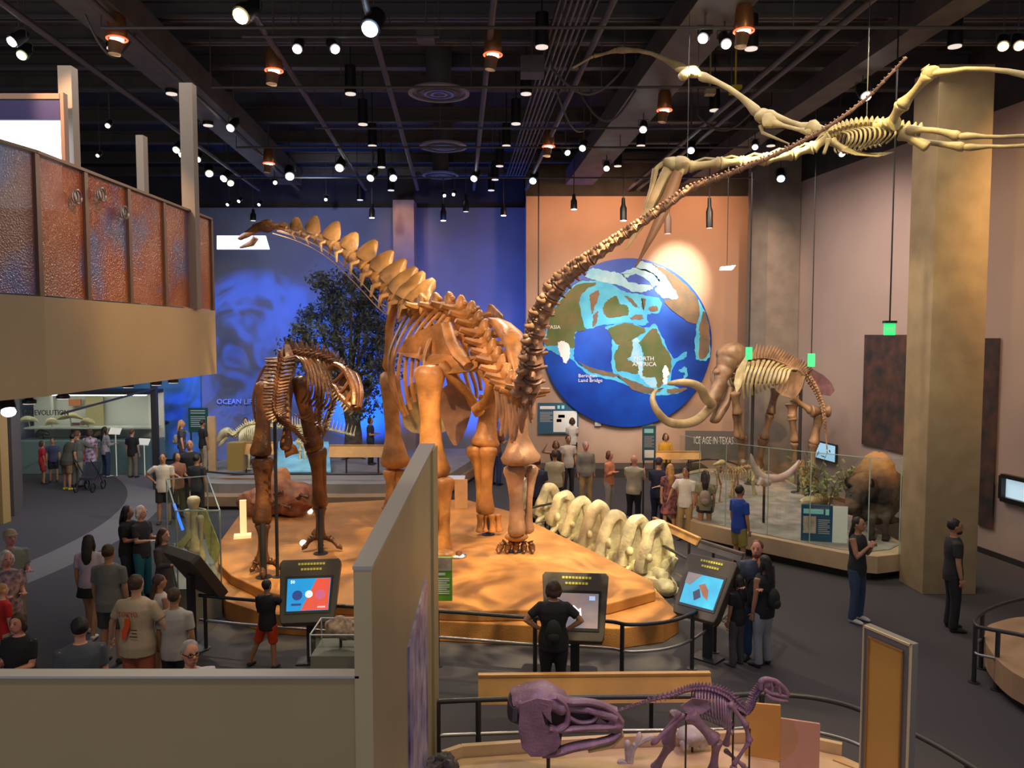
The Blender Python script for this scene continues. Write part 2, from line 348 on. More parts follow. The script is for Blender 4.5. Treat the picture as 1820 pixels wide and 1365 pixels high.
# cross beams and cross pipes
G2 = 'steel joists crossing the ceiling'
for i, (y, z, h, lb) in enumerate([(18, 10.6, .35, 'nearest dark steel joist at the very top of the hall'), (60, 10.7, .4, 'second nearest steel joist crossing the ceiling'), (108, 10.7, .35, 'third steel joist crossing above the air diffusers'), (146, 10.7, .4, 'fourth steel joist crossing at the first air diffuser'),
                (205, 10.6, .4, 'middle steel joist crossing the ceiling between the diffusers'), (245, 10.6, .35, 'steel joist crossing above the second air diffuser'), (280, 10.6, .35, 'steel joist near the far third of the ceiling'), (305, 10.6, .3, 'second farthest steel joist'), (325, 10.6, .3, 'farthest steel joist before the back wall')]):
    Y = gr(910, y, z).y
    mb = MB().box((-2, Y, z + h / 2 - .03), (35, .22, .06)).box((-2, Y, z - h / 2 + .03), (35, .22, .06)).box((-2, Y, z), (35, .04, h))
    obj('ceiling_joist', mb, DUCT if i % 2 else PIPE, None, False, lb, 'joist', G2)
G3 = 'black lighting bars across the ceiling'
for x0, x1, y, z, lb in [(180, 1820, 49, 9.4, 'long black lighting bar crossing high at the top of the picture'), (430, 780, 65, 9.5, 'short grey bar carrying two white spotlights'), (375, 1300, 155, 9.4, 'black lighting bar crossing behind the red-lit fixtures'),
                   (560, 1450, 228, 9.4, 'black lighting bar crossing above the globe wall'), (420, 1330, 262, 9.4, 'black lighting bar crossing the middle distance'), (400, 1340, 316, 9.4, 'farthest lighting bar, in front of the back wall')]:
    p, q = gr(x0, y, z), gr(x1, y, z)
    hg = MB().tube([p, q], .026, 8)
    for k in range(5): h_ = p.lerp(q, k / 4); hg.cyl(h_, V(h_.x, h_.y, 11.3), .01, n=5)
    obj('lighting_bar', hg, PIPE, None, True, lb, 'lighting bar', G3)
# round air diffusers
for px, py, rr, lb in [(780, 166, .62, 'nearest round air diffuser in the ceiling'), (788, 261, .62, 'middle round air diffuser in the ceiling'), (783, 312, .55, 'farthest round air diffuser in the ceiling')]:
    c = gr(px, py, 9.9); t = thing('air_diffuser', c, lb, 'air diffuser', 'round air diffusers')
    obj('duct_neck', MB().cyl(c + V(0, 0, .06), c + V(0, 0, 1.39), .26, .3, 20), DUCT, t)
    obj('outer_ring', MB().tube([c + V(math.cos(k * PI / 14) * rr, math.sin(k * PI / 14) * rr, 0) for k in range(29)], [(.05, .025)] * 29, 6, (0, 0, 1)).cyl(c + V(0, 0, .05), c + V(0, 0, .07), rr, rr * .6, 28), mat('diffuser_grey', (.28, .26, .25), .5), t)
    for k, q in enumerate((.72, .48, .25)):
        obj('inner_ring', MB().tube([c + V(math.cos(j * PI / 12) * rr * q, math.sin(j * PI / 12) * rr * q, -.02) for j in range(25)], [(.035, .02)] * 25, 6, (0, 0, 1)), CHROME if k else DUCT, t)
# ---------------------------------------------------------------- the balcony on the left
def bal(px): Y = 6440 / (910 - px) ; return V(-4.6 - (0.12 if px < 60 else 0) , Y, 0)
path = [bal(x) for x in (-140, -60, 0, 75, 160, 235, 297, 348, 380)]
FZ0, FZ1, RZ = 4.10, 5.07, 6.46
M_FAS = mat('fascia_beige', (.42, .33, .2), .7, .04, 1)
out = [(p.x - 9 if i in () else p.x, p.y) for i, p in enumerate(path)]
slab_pts = [(p.x, p.y) for p in path] + [(-5.4, 12.6), (-7.5, 13.2), (-12, 13.4), (-15, 13.4), (-15, path[0].y)]
struct('balcony_floor', MB().slab(slab_pts, FZ0 + .02, FZ1 - .06), M_FAS)
mb = MB()
fp = [(p.x + .04, p.y) for p in path] + [(-5.5, 12.75)]
mb.slab(fp + [(x - .09, y - .02) for x, y in fp[::-1]], FZ0, FZ1)
struct('balcony_fascia', mb, M_FAS)
rl = thing('balcony_railing', (path[0].x, path[0].y, FZ1), 'glass balcony railing with steel posts and etched rust panes, some with painted blue reflection', 'railing')
mp = path + [V(-5.2, 12.6, 0)]
gm = bpy.data.materials.new('etched_glass'); gm.use_nodes = True; nt = gm.node_tree; b = nt.nodes['Principled BSDF']; N = nt.nodes.new; L = nt.links.new
b.inputs['Roughness'].default_value = .22; b.inputs['Specular IOR Level'].default_value = .9; b.inputs['Alpha'].default_value = .90
tc = N('ShaderNodeTexCoord'); nz = N('ShaderNodeTexNoise'); nz.inputs['Scale'].default_value = .8; nz.inputs['Detail'].default_value = 3
cr = N('ShaderNodeValToRGB'); E = cr.color_ramp.elements; E[0].position = .36; E[0].color = (.10, .12, .30, 1); E[1].position = .62; E[1].color = (.42, .16, .06, 1)
x_ = E.new(.47); x_.color = (.30, .085, .03, 1)
L(tc.outputs['Object'], nz.inputs[0]); L(nz.outputs[0], cr.inputs[0]); L(cr.outputs[0], b.inputs['Base Color'])
n2 = N('ShaderNodeTexVoronoi'); n2.inputs['Scale'].default_value = 55; bp = N('ShaderNodeBump'); bp.inputs['Strength'].default_value = .5; bp.inputs['Distance'].default_value = .01
L(tc.outputs['Object'], n2.inputs[0]); L(n2.outputs[0], bp.inputs['Height']); L(bp.outputs[0], b.inputs['Normal'])
gm_reflect = gm.copy(); e2 = [n for n in gm_reflect.node_tree.nodes if n.type == 'VALTORGB'][0].color_ramp.elements; e2[0].color = (.04, .10, .60, 1); e2[1].color = (.12, .14, .42, 1); e2[2].color = (.34, .15, .12, 1)  # first panes: blue reflection of the screen painted into the glass colour
M_BRZ = mat('bronze_post', (.16, .11, .08), .4, metal=.5)
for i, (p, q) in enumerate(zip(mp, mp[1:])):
    obj('glass_pane', MB().bar(V(p.x - .02, p.y + .03, (FZ1 + RZ) / 2), V(q.x - .02, q.y - .03, (FZ1 + RZ) / 2), .02, RZ - FZ1 - .04), gm_reflect if i < 3 else gm, rl, False)
    if i > 0: obj('railing_post', MB().box((p.x, p.y, (FZ1 + RZ) / 2 - .02), (.05, .07, RZ - FZ1)), M_BRZ, rl, False)
    obj('handrail', MB().bar(V(p.x, p.y, RZ), V(q.x, q.y, RZ), .07, .03), M_BRZ, rl, False)
for px, py in ((133, 350), (177, 346), (218, 378)):
    c = at(px, py, 6440 / (910 - px)) + V(.03, 0, 0)
    obj('glass_clamp', MB().tube([c + V(0, math.cos(k * PI / 8) * .07, math.sin(k * PI / 8) * .07) for k in range(17)], .012, 6).cyl(c - V(.03, 0, 0), c - V(.02, 0, 0), .065), CHROME, rl)
# posts, beam and projection screen on the balcony
for x0, x1, y0, Y, lb in ((108, 132, 120, 10.5, 'grey square post beside the projection screen on the balcony'), (322, 345, 150, 11.4, 'tall slim grey post rising behind the right end of the balcony railing'), (245, 258, 242, 13.0, 'short slim post on the balcony between the two taller ones')):
    p, q = at(x0, y0, Y), at(x1, y0, Y)
    obj('balcony_post', MB().box(((p.x + q.x) / 2, Y, (FZ1 + p.z) / 2), (q.x - p.x, .16, p.z - FZ1)), mat('post_grey', (.17, .15, .13), .6), None, False, lb, 'post')
sc_ = thing('projection_screen', at(40, 300, 10.2), 'bright white projection screen in a dark frame on the balcony', 'screen')
p, q = at(-120, 214, 10.2), at(110, 285, 10.2)
obj('screen_surface', MB().box(((p.x + q.x) / 2, 10.22, (p.z + q.z) / 2 - .3), (q.x - p.x, .03, p.z - q.z + .6)), mat('screen_white', (.8, .9, 1), .5, emit=3.2), sc_, False)
obj('screen_valance', MB().box(((p.x + q.x) / 2, 10.22, p.z + .13), (q.x - p.x, .05, .24)), mat('valance_navy', (.012, .012, .09), .6), sc_, False)
obj('screen_frame', MB().box(((p.x + q.x) / 2, 10.25, p.z + .30), (q.x - p.x, .12, .07)).box((q.x + .02, 10.25, p.z - .3), (.05, .1, 1.3)), mat('frame_bronze', (.2, .13, .1), .5), sc_, False)
# far screen seen on the blue wall behind the skull
t = thing('wall_screen', at(430, 440, 27.5), 'bright white slanted projection screen behind the long-necked skull', 'screen')
P = [at(386, 419, 27.5), at(472, 419, 27.5), at(479, 443, 27.5), at(386, 443, 27.5)]
obj('screen_face', MB().prism(P, (0, .06, 0)), mat('screen_white2', (.85, .9, 1), .5, emit=2.6), t, False)
obj('screen_arm', MB().bar((P[0] + P[1]) / 2 + V(0, .1, 0), (P[0] + P[1]) / 2 + V(0, 1.9, .1), .08), PIPE, t, False)
# ---------------------------------------------------------------- near parapet and leaning panel wall
M_PAR = mat('parapet_olive', (.26, .20, .11), .75, .05, 1)
M_CAP = mat('cap_grey', (.30, .29, .29), .4)
PY = 3.86; pz = at(300, 1190, PY + .08).z
struct('parapet_wall', MB().box((-3.1, PY + .05, pz / 2 - .006), (4.64, .08, pz - .012)), M_PAR)
struct('trim_parapet_cap', MB().box((-3.1, PY + .045, pz - .006), (4.66, .09, .012)), M_CAP)
qa, qb = at(628, 1015, PY), at(660, 1013, PY); qc, qd = at(746, 790, 8.3), at(772, 790, 8.3); wz = (qa.z + qc.z) / 2
struct('partition_wall', MB().slab([(qa.x, PY), (qb.x, PY), (qd.x - .015, 8.3), (qc.x, 8.3)], 0, wz), mat('partition_olive', (.34, .28, .16), .5, .06, 1.2))
struct('trim_partition_cap', MB().slab([(qa.x - .004, PY - .004), (qb.x + .004, PY - .004), (qd.x + .004, 8.31), (qc.x - .004, 8.31)], wz, wz + .018), M_CAP)
struct('partition_wall_post', MB().slab([(qd.x - .05, 7.95), (qd.x + .022, 7.95), (qd.x + .03, 8.34), (qc.x, 8.34)], 0, wz - .01), mat('partition_olive2', (.36, .30, .17), .5))
gp = obj('mural_panel', MB().slab([(qb.x + (qd.x - qb.x) * f_ - .02 + e_, PY + 4.44 * f_) for f_, e_ in ((.38, 0), (.38, .03), (.74, .03), (.74, 0))], .2, at(735, 1085, 6.3).z), mat('mural_violet', (.13, .09, .30), .35, col2=(.55, .48, .62), scale=3.5, bump=.3), None, False, 'violet and white streaked mural panel on the side of the near partition wall', 'mural')
# ================================================================ main plinth
def poly(px, z): return [(g.x, g.y) for g in (gr(x, y, z) for x, y in px)]
def rnd(pts, k=4): 
    q = crv([V(*p, 0) for p in pts] + [V(*pts[0], 0)], k)[:-1]; return [(p.x, p.y) for p in q]
PL = thing('exhibit_plinth', (-1, 14.5, 0), 'large two-step sand-coloured plinth under the giant long-necked skeleton', 'plinth')
T1 = poly([(372, 992), (380, 1030), (402, 1068), (470, 1090), (600, 1100), (780, 1104), (950, 1112), (1100, 1117), (1180, 1106), (1207, 1090), (1170, 1052), (1030, 985), (905, 925), (840, 905), (690, 905), (430, 925)], .32)
T2 = poly([(388, 1000), (392, 960), (430, 908), (560, 895), (690, 888), (830, 888), (905, 908), (1040, 972), (1160, 1033), (1165, 1050), (1085, 1072), (980, 1083), (850, 1085), (700, 1080), (560, 1070), (470, 1050), (410, 1022)], .5)
obj('lower_step', MB().slab(T1, .0, .32), SAND, PL, False, bevel=.015)
obj('upper_step', MB().slab(T2, .32, .5), SAND, PL, False, bevel=.02)
# ================================================================ vertebra and bone makers
P = at
def frame(d, up):
    d = Vector(d).normalized(); up = Vector(up); up = (up - d * up.dot(d)).normalized(); return d, up, d.cross(up)
def vert(p, d, up, L, r, sp=(0, 0, 0), tr=0, trt=.3, lean=0, ch=0):
    d, u, s = frame(d, up); p = Vector(p); mb = MB()
    mb.tube([p - d * L * .5, p - d * L * .42, p - d * L * .1, p + d * L * .15, p + d * L * .44, p + d * L * .5], [r * .7, r, r * .72, r * .72, r * 1.02, r * .6], 10)
    h, w, t = sp
    if h: # neural arch and spine
        mb.tube([p + u * r * .5, p + u * (r + h * .15), p + u * (r + h * .45) - d * lean * .4, p + u * (r + h * .8) - d * lean * .8, p + u * (r + h) - d * lean],
                [(t * 1.3, w * .75), (t * 1.1, w), (t * .9, w * .8), (t * .75, w * .45), (t * .35, w * .16)], 8, d)
        mb.sph(p + u * r * 1.25 + d * L * .35, (r * .35,) * 3, 7, 5); mb.sph(p + u * r * 1.25 - d * L * .35, (r * .35,) * 3, 7, 5)
    if tr:
        for k in (-1, 1):
            mb.tube([p + s * k * r * .4 + u * r * .3, p + s * k * (r + tr * .4) + u * r * .5, p + s * k * (r + tr) + u * r * .7], [(r * .5, r * trt), (r * .35, r * trt * .7), (r * .2, r * trt * .5)], 6, u)
    if ch: # haemal part
        mb.tube([p - u * r * .7, p - u * (r + ch * .5), p - u * (r + ch)], [(r * .3, r * .3), (r * .18, r * .2), (r * .1, r * .16)], 6, d)
    return mb.lumpy(r * .12, 2.2 / max(r, .03) * .25, p.x)
def rib(pts, r, n=6): return MB().tube(crv(pts, 5), [(r * (1 - .45 * i / (5 * (len(pts) - 1))), r * .55) for i in range(5 * (len(pts) - 1) + 1)], n)
def shell(outline, th, bulge, m=None, n=3):            # curved plate: ring outline with a raised centre
    pts = [Vector(p) for p in outline]; c = sum(pts, Vector()) / len(pts); nrm = Vector((0, 0, 0))
    for i, p in enumerate(pts): nrm += (p - c).cross(pts[(i + 1) % len(pts)] - c)
    nrm.normalize(); mb = MB(); K = len(pts)
    for sgn in (1, -1):
        vs = []
        for j in range(n):
            f = 1 - j / n; 
            for p in pts: vs.append(c + (p - c) * f + nrm * (bulge * (1 - f * f) + sgn * th / 2 * (1 if j else .35)))
        vs.append(c + nrm * (bulge + sgn * th / 2)); fs = []
        for j in range(n - 1):
            for i in range(K):
                q = (j * K + i, j * K + (i + 1) % K, (j + 1) * K + (i + 1) % K, (j + 1) * K + i); fs.append(q if sgn > 0 else q[::-1])
        for i in range(K):
            q = ((n - 1) * K + i, (n - 1) * K + (i + 1) % K, n * K); fs.append(q if sgn > 0 else q[::-1])
        mb.add(vs, fs)
    k = n * K + 1; mb.f += [(i, i + k, (i + 1) % K + k, (i + 1) % K) for i in range(K)]
    return mb
def post(parent, base, top, r=.035, plate=.14):
    mb = MB().cyl(base, top, r, n=10).cyl(base, Vector(base) + V(0, 0, .015), plate, n=16)
    return obj('support_post', mb, STEEL, parent)
def toes(parent, m, base, ends, r, claw=True, name='toe'):
    for e in ends:
        b_, e_ = Vector(base), Vector(e); mid = b_.lerp(e_, .5) + V(0, 0, r * 1.6)
        mb = MB().bone(b_, mid, r * .8, r * 1.1, r * 1.1, 8).bone(mid, e_.lerp(mid, .25), r * .7, r, r * .9, 8)
        if claw: mb.tube([e_.lerp(mid, .3), e_.lerp(mid, .1) + V(0, 0, r * .3), e_], [r * .8, r * .6, r * .12], 7)
        obj(name, mb, m, parent)
# ================================================================ the giant sauropod
UP = V(0, 0, 1)
S = thing('sauropod_skeleton', (-.6, 16.5, .5), 'giant golden long-necked dinosaur skeleton seen from behind, tail whipping up to the right', 'dinosaur skeleton')
sv = lambda mb, name='vertebra': obj(name, mb, BONE, S)
NC = [(487, 404, 21.6), (503, 405, 21.4), (526, 411, 21.1), (553, 419, 20.8), (582, 431, 20.4), (612, 448, 20.0), (641, 468, 19.6), (664, 488, 19.2), (682, 508, 18.9), (697, 527, 18.6), (712, 540, 18.3), (730, 549, 18.0)]
NT = [(487, 397), (503, 395), (521, 386), (557, 383), (603, 395), (636, 415), (668, 427), (696, 445), (716, 457), (738, 473), (758, 486), (780, 503)]
pts = [P(*c) for c in NC]
for i, p in enumerate(pts):
    d = pts[min(i + 1, len(pts) - 1)] - pts[max(i - 1, 0)]; L = d.length / (2 if 0 < i < len(pts) - 1 else 1) * .95
    top = P(NT[i][0], NT[i][1], NC[i][2]); h = (top - p).length; r = [.07, .08, .1, .12, .15, .17, .19, .2, .2, .2, .2, .2][i]
    w = min(.36, .11 + h * .42); t = .06 + .012 * i
    mb = vert(p, d, top - p, L, r, (max(.04, h - r), w, t), 0)
    dn, u, s_ = frame(d, top - p)
    if i > 1:  # parapophyses with hanging cervical rib heads
        for k in (-1, 1): mb.tube([p + s_ * k * r * .4, p + s_ * k * r * 1.2 - u * r * .8, p + s_ * k * r * .9 - u * r * 1.9 + dn * L * .2], [r * .5, r * .32, r * .12], 7)
    sv(mb)
for k, off in enumerate(((0, 0), (-5, 7), (3, 3))):
    sv(rib([P(x + off[0], y + off[1], Y) for x, y, Y in ((490, 408, 21.4), (540, 424, 21), (590, 452, 20.4), (640, 500, 19.8), (672, 535, 19.2), (692, 562 - 10 * k, 18.8))], .028, 6), 'cervical_rib')
# skull and jaw
sk = [P(484, 402, 21.6), P(468, 402, 21.7), P(452, 408, 21.8), P(436, 419, 21.9), P(424, 424, 22)]
mb = MB().tube(crv(sk, 4), [(.10, .12), (.13, .16), (.15, .18), (.15, .18), (.14, .17), (.12, .15), (.11, .13), (.10, .12), (.09, .11), (.08, .10), (.08, .10), (.08, .09), (.08, .08), (.08, .075), (.07, .07), (.06, .055), (.03, .03)], 10)
for k in (-1, 1): mb.sph(sk[1] + V(.02, .11 * k, .06), (.06, .03, .05), 8, 6).tube([sk[0] + V(0, .1 * k, 0), sk[1] + V(0, .14 * k, .1), sk[2] + V(0, .12 * k, .1)], .02, 6)
obj('skull', mb.lumpy(.02, 6), BONE_T, S)
mb = MB()
for k in (-1, 1): mb.tube([P(455, 422, 21.8) + V(0, .1 * k, 0), P(447, 433, 21.85) + V(0, .09 * k, 0), P(427, 440, 21.95) + V(0, .02 * k, 0)], [(.03, .06), (.03, .07), (.02, .03)], 7)
obj('lower_jaw', mb, BONE_T, S)
# trunk vertebrae
TC = [(750, 552, 17.7), (775, 552, 17.4), (797, 551, 17.1), (817, 556, 16.8), (833, 567, 16.5), (846, 582, 16.2), (856, 599, 15.9), (864, 617, 15.6), (872, 634, 15.3), (880, 650, 15.0), (889, 665, 14.7), (898, 679, 14.4), (908, 692, 14.0), (918, 702, 13.6), (929, 707, 13.2), (938, 700, 12.9)]
pts = [P(*c) for c in TC]
for i, p in enumerate(pts):
    d = pts[min(i + 1, len(pts) - 1)] - pts[max(i - 1, 0)]; sacr = 7 <= i <= 10
    r = .19 if i < 11 else .19 - .01 * (i - 10)
    sv(vert(p, d, UP + V(.12, -.1, 0), .3, r, (.2 if i < 11 else .18, .15, .1), .30 if i < 8 else .24, .6, .04))
# ribs of the left side, sweeping round
RB = [((736, 546), (713, 579), (694, 623), (691, 660), (700, 702), (716, 736)), ((748, 549), (720, 585), (702, 628), (699, 668), (706, 706), (720, 740)), ((760, 551), (731, 588), (712, 632), (708, 676), (714, 712), (725, 738)),
      ((772, 553), (745, 585), (724, 628), (720, 668), (723, 700), (730, 728)), ((783, 556), (760, 580), (737, 625), (731, 665), (732, 690), (738, 715)), ((790, 560), (772, 583), (752, 610), (741, 650), (742, 680), (747, 700)), ((797, 565), (785, 585), (768, 600), (757, 625), (754, 645), (757, 660))]
for i, q in enumerate(RB):
    Y0 = 18.1 - i * .28; r = [P(x, y, Y0 - [.0, .15, .3, .4, .5, .55][j]) for j, (x, y) in enumerate(q)]
    obj('rib', rib(r, .075), BONE, S)
    c = P(TC[min(i, 6)][0] + 8, TC[min(i, 6)][1], Y0); n_ = V(.98, .45, 0)       # mirrored to the far side
    if i < 6:
        ax = P(*TC[min(i + 1, 15)]); a_ = V(.75, .65, 0).normalized()
        obj('rib', rib([p + a_ * 2 * ((ax - p).dot(a_)) for p in r], .075), BONE, S)
# chest cage cross bones seen inside
for i in range(7):
    x, y = 800 + i * 9, 590 + i * 8
    obj('rib', rib([P(x, y - 8, 16.4 - i * .2), P(x + 15, y + 6, 16.2 - i * .2), P(x + 42, y - 2, 15.9 - i * .2)], .09), BONE, S)
# hip plates
il = [(707, 627, 17), (721, 605, 16.7), (748, 588, 16.3), (783, 574, 15.9), (800, 572, 15.7), (806, 605, 15.5), (818, 633, 15.3), (836, 641, 15.1), (852, 634, 15), (850, 652, 14.9), (835, 661, 15), (797, 665, 15.2), (783, 648, 15.4), (758, 650, 15.8), (744, 638, 16.1), (722, 634, 16.6)]
obj('ilium', shell([P(*p) for p in il], .12, .16), BONE, S)
obj('hip_strut', MB().tube([P(793, 575, 15.6), P(803, 610, 15.4), P(817, 632, 15.1), P(832, 650, 14.9)], [(.12, .06), (.14, .09), (.16, .1), (.1, .08)], 8), BONE, S)
ir = [(868, 566, 15.9), (886, 566, 15.7), (908, 575, 15.4), (926, 590, 15.1), (938, 606, 14.9), (936, 632, 14.6), (928, 656, 14.4), (918, 668, 14.3), (906, 655, 14.4), (900, 630, 14.6), (893, 606, 14.9), (880, 590, 15.4)]
obj('ilium', shell([P(*p) for p in ir], .12, -.2), BONE, S)
obj('scapula', MB().prism([P(865, 560, 17), P(870, 540, 17), P(876, 542, 17), (P(894, 560, 16.8)), P(896, 575, 16.7), P(880, 580, 16.8)], (.05, .1, 0)), BONE_T, S, bevel=.02)
obj('scapula', MB().tube(crv([P(706, 540, 18.3), P(697, 560, 18.4), P(692, 590, 18.5), P(692, 625, 18.5), P(690, 660, 18.5)], 3), [(.09, .03), (.11, .05), (.14, .05), (.15, .05), (.15, .05), (.15, .05), (.14, .05), (.14, .06), (.15, .06), (.16, .07), (.18, .08), (.2, .09), (.1, .05)], 8), BONE, S)
obj('pubis', MB().bone(P(840, 655, 15.2), P(862, 632, 14.9), .07, .1, .09), BONE, S)
obj('pubis', MB().tube([P(785, 650, 15.4), P(800, 665, 15.3), P(832, 700, 15.6), P(852, 735, 15.8)], [.14, .11, .09, .12], 8), BONE, S)
obj('ischium', MB().tube([P(862, 655, 14.8), P(875, 680, 14.7), P(868, 712, 15), P(845, 728, 15.4)], [.16, .14, .12, .1], 8), BONE, S)
# breast plates
obj('sternal_plate', shell([P(760 + 46 * math.cos(a), 738 + 40 * math.sin(a) + 6 * math.cos(2 * a), 17.5 + .2 * math.cos(a)) for a in [k * PI / 7 for k in range(14)]], .07, .2), BONE_Q, S)
obj('sternal_plate', shell([P(810 + 27 * math.cos(a) - 6 * math.sin(2 * a), 735 + 58 * math.sin(a), 17.0) for a in [k * PI / 7 for k in range(14)]], .07, .16), BONE_PINKLIT, S)
obj('sternal_plate', shell([P(738 + 18 * math.cos(a), 705 + 26 * math.sin(a), 17.9) for a in [k * PI / 6 for k in range(12)]], .07, .1), BONE, S)
# limbs
def limb(name, a, b, r, e0, e1, flat=.7, m=BONE, bend=None, par=None): return obj(name, MB().bone(P(*a), P(*b), r, e0, e1, 12, flat, (0, 1, .01), bend).lumpy(.02, 3), m, par or S)
limb('femur', (762, 650, 15.3), (768, 852, 15.1), .215, .31, .36)
limb('femur', (915, 672, 14.6), (926, 826, 14.6), .18, .28, .38, m=BONE_PINKLIT)
limb('tibia', (790, 848, 15.0), (789, 984, 14.95), .11, .2, .17)
limb('fibula', (777, 850, 15.1), (774, 978, 15.05), .08, .12, .12)
limb('tibia', (915, 826, 14.75), (919, 952, 14.8), .135, .23, .18, m=BONE_PINKLIT)
limb('fibula', (946, 826, 14.85), (937, 948, 14.95), .07, .12, .12, m=BONE_PINKLIT)
limb('humerus', (872, 700, 16.6), (861, 795, 16.5), .21, .24, .32)
limb('radius', (868, 792, 16.4), (862, 915, 16.4), .125, .2, .2)
limb('ulna', (846, 790, 16.55), (858, 908, 16.55), .10, .24, .14)
limb('humerus', (691, 660, 18.6), (703, 832, 18.5), .19, .24, .36)
limb('radius', (692, 834, 18.5), (693, 902, 18.4), .1, .16, .15)
limb('ulna', (712, 834, 18.6), (706, 902, 18.5), .12, .19, .16)
for cx_, cy_, Y, zt in ((918, 985, 15.0, 954), (789, 1005, 14.8, 985)):
    obj('ankle_bone', MB().sph(P(cx_, zt, Y - .1), (.23, .16, .09), 12, 8), BONE, S)
    for k in range(5):
        a = P(cx_ - 20 + k * 11, zt + 8, Y - .1 + .05 * abs(k - 2)); e = P(cx_ - 32 + k * 15, cy_ - 2, Y); e.z = .53
        obj('toe', MB().bone(a, a.lerp(e, .6) + V(0, -.03, .04), .05, .075, .07, 8).tube([a.lerp(e, .6) + V(0, -.03, .04), e + V(0, -.06, .02), e + V(0, -.14, .0)], [.07, .06, .02], 8), BONE_T, S)
for cx_, cy_, Y, zt in ((870, 955, 16.3, 914), (699, 912, 18.4, 902)):
    for k in range(4):
        a = P(cx_ - 16 + k * 10, zt, Y + .08 * (k % 2)); e = P(cx_ - 18 + k * 12, cy_ - 8, Y + .06 * (k % 2)); e.z = .56
        obj('metacarpal', MB().bone(a, e, .06, .085, .085, 8), BONE, S)
for b_, t_ in (((915, 992), (915, 955, 15.05)), ((868, 958), (868, 920, 16.35)), ((790, 1005), (790, 985, 14.9)), ((762, 985), (766, 700, 15.5))):
    g = gr(b_[0], b_[1], .5); tt = P(*t_); post(S, V(tt.x, tt.y, .5), tt, .05)
# tail whip
TL = crv([P(x, y, Y) for x, y, Y in ((938, 700, 12.9), (947, 668, 12.6), (950, 627, 12.4), (954, 595, 12.3), (961, 569, 12.2), (975, 539, 12.05), (995, 508, 11.9), (1019, 484, 11.8), (1043, 467, 11.6), (1067, 450, 11.5), (1130, 405, 11.2), (1180, 370, 11), (1230, 335, 10.8), (1300, 308, 10.5), (1400, 265, 10.1), (1480, 220, 9.8), (1540, 175, 9.6), (1580, 135, 9.45), (1615, 97, 9.3))], 8)
cum = [0]
for a, b_ in zip(TL, TL[1:]): cum.append(cum[-1] + (b_ - a).length)
def onpath(pts, cum, s):
    for i in range(1, len(cum)):
        if cum[i] >= s: f = (s - cum[i - 1]) / max(1e-6, cum[i] - cum[i - 1]); return pts[i - 1].lerp(pts[i], f), (pts[i] - pts[i - 1]).normalized()
    return pts[-1], (pts[-1] - pts[-2]).normalized()
s_ = .05; tot = cum[-1]; n_v = 0
while s_ < tot - .05:
    f = s_ / tot; r = lerp1([.17, .165, .15, .13, .105, .08, .06, .05, .042, .035, .03, .025, .018], f); L = max(.16, r * 1.55)
    p, d = onpath(TL, cum, s_); up = V(-.75, -.45, .25) if f < .25 else V(-.4, -.3, .8)
    obj('vertebra', vert(p, d, up, L * 1.02, r, (r * (.75 if f < .3 else .55 if f < .6 else .3), r * .6, r * .45), r * (.45 if f < .3 else .2 if f < .5 else 0), .4, .0, r * .4 if f < .35 else 0), BONE_PINKLIT, S); s_ += L; n_v += 1
# chevrons hanging below the tail root
for i in range(12):
    t = i / 11; x = 882 + 64 * t; y0 = 690 + 18 * math.sin(t * PI) ; Y = 14.3 - 1.5 * t; y1 = 752 + 36 * math.sin(PI * min(1, t * 1.2)) - 6 * (i % 2)
    obj('chevron', MB().tube(crv([P(x, y0, Y), P(x + 2, (y0 + y1) / 2, Y - .02), P(x + 5 * math.sin(i * 2), y1, Y + .05)], 3), [(.05, .05), (.035, .04), (.025, .035), (.025, .035), (.025, .04), (.028, .04), (.012, .02)], 6), BONE_PINKLIT, S)

# ================================================================ the tyrannosaur
T = thing('tyrannosaur_skeleton', (-4.1, 14.6, .5), 'dark brown two-legged tyrannosaur skeleton with open jaws, left of the giant skeleton', 'dinosaur skeleton')
tl = lambda name, mb: obj(name, mb, BONE_T, T)
tlimb = lambda n, a, b, r, e0, e1, fl=.8, bend=None: limb(n, a, b, r, e0, e1, fl, BONE_T, bend, T)
# pelvis: two ilia meeting like a roof
for k, o_ in ((-1, [(505, 612), (495, 632), (484, 648), (470, 664), (462, 674), (472, 676), (484, 666), (496, 658), (502, 640)]), (1, [(506, 612), (515, 613), (522, 632), (526, 650), (524, 668), (518, 676), (512, 660), (508, 640)])):
    tl('ilium', shell([P(x, y, 14.5 - .005 * abs(y - 612)) for x, y in o_], .09, .06 * k))
tv = crv([P(x, y, Y) for x, y, Y in ((500, 640, 14.3), (496, 665, 14.0), (492, 690, 13.7), (489, 712, 13.4), (489, 732, 13.2), (497, 746, 13.15), (511, 757, 13.3), (526, 768, 13.6), (545, 790, 14.0))], 4)
for i in range(0, len(tv) - 1, 1):
    f = i / len(tv); r = .085 * (1 - f * .7); d = tv[i + 1] - tv[i]
    tl('vertebra', vert(tv[i], d, V(0, -.5, .5) if f < .6 else V(0, -.2, 1), d.length * .9, r, (.14 * (1 - f), .05, .025), .19 * (1 - f * .8), .4, 0, .12 * (1 - f)))
bv = crv([P(x, y, Y) for x, y, Y in ((510, 628, 14.6), (528, 631, 14.9), (546, 632, 15.1), (564, 636, 15.4), (580, 642, 15.6), (592, 648, 15.8), (602, 655, 16.0), (606, 664, 16.1))], 2)
for i in range(len(bv) - 1):
    d = bv[i + 1] - bv[i]; tl('vertebra', vert(bv[i], d, UP, d.length * .9, .085, (.16 + .05 * (i % 2), .06, .03), .12, .4, .05))
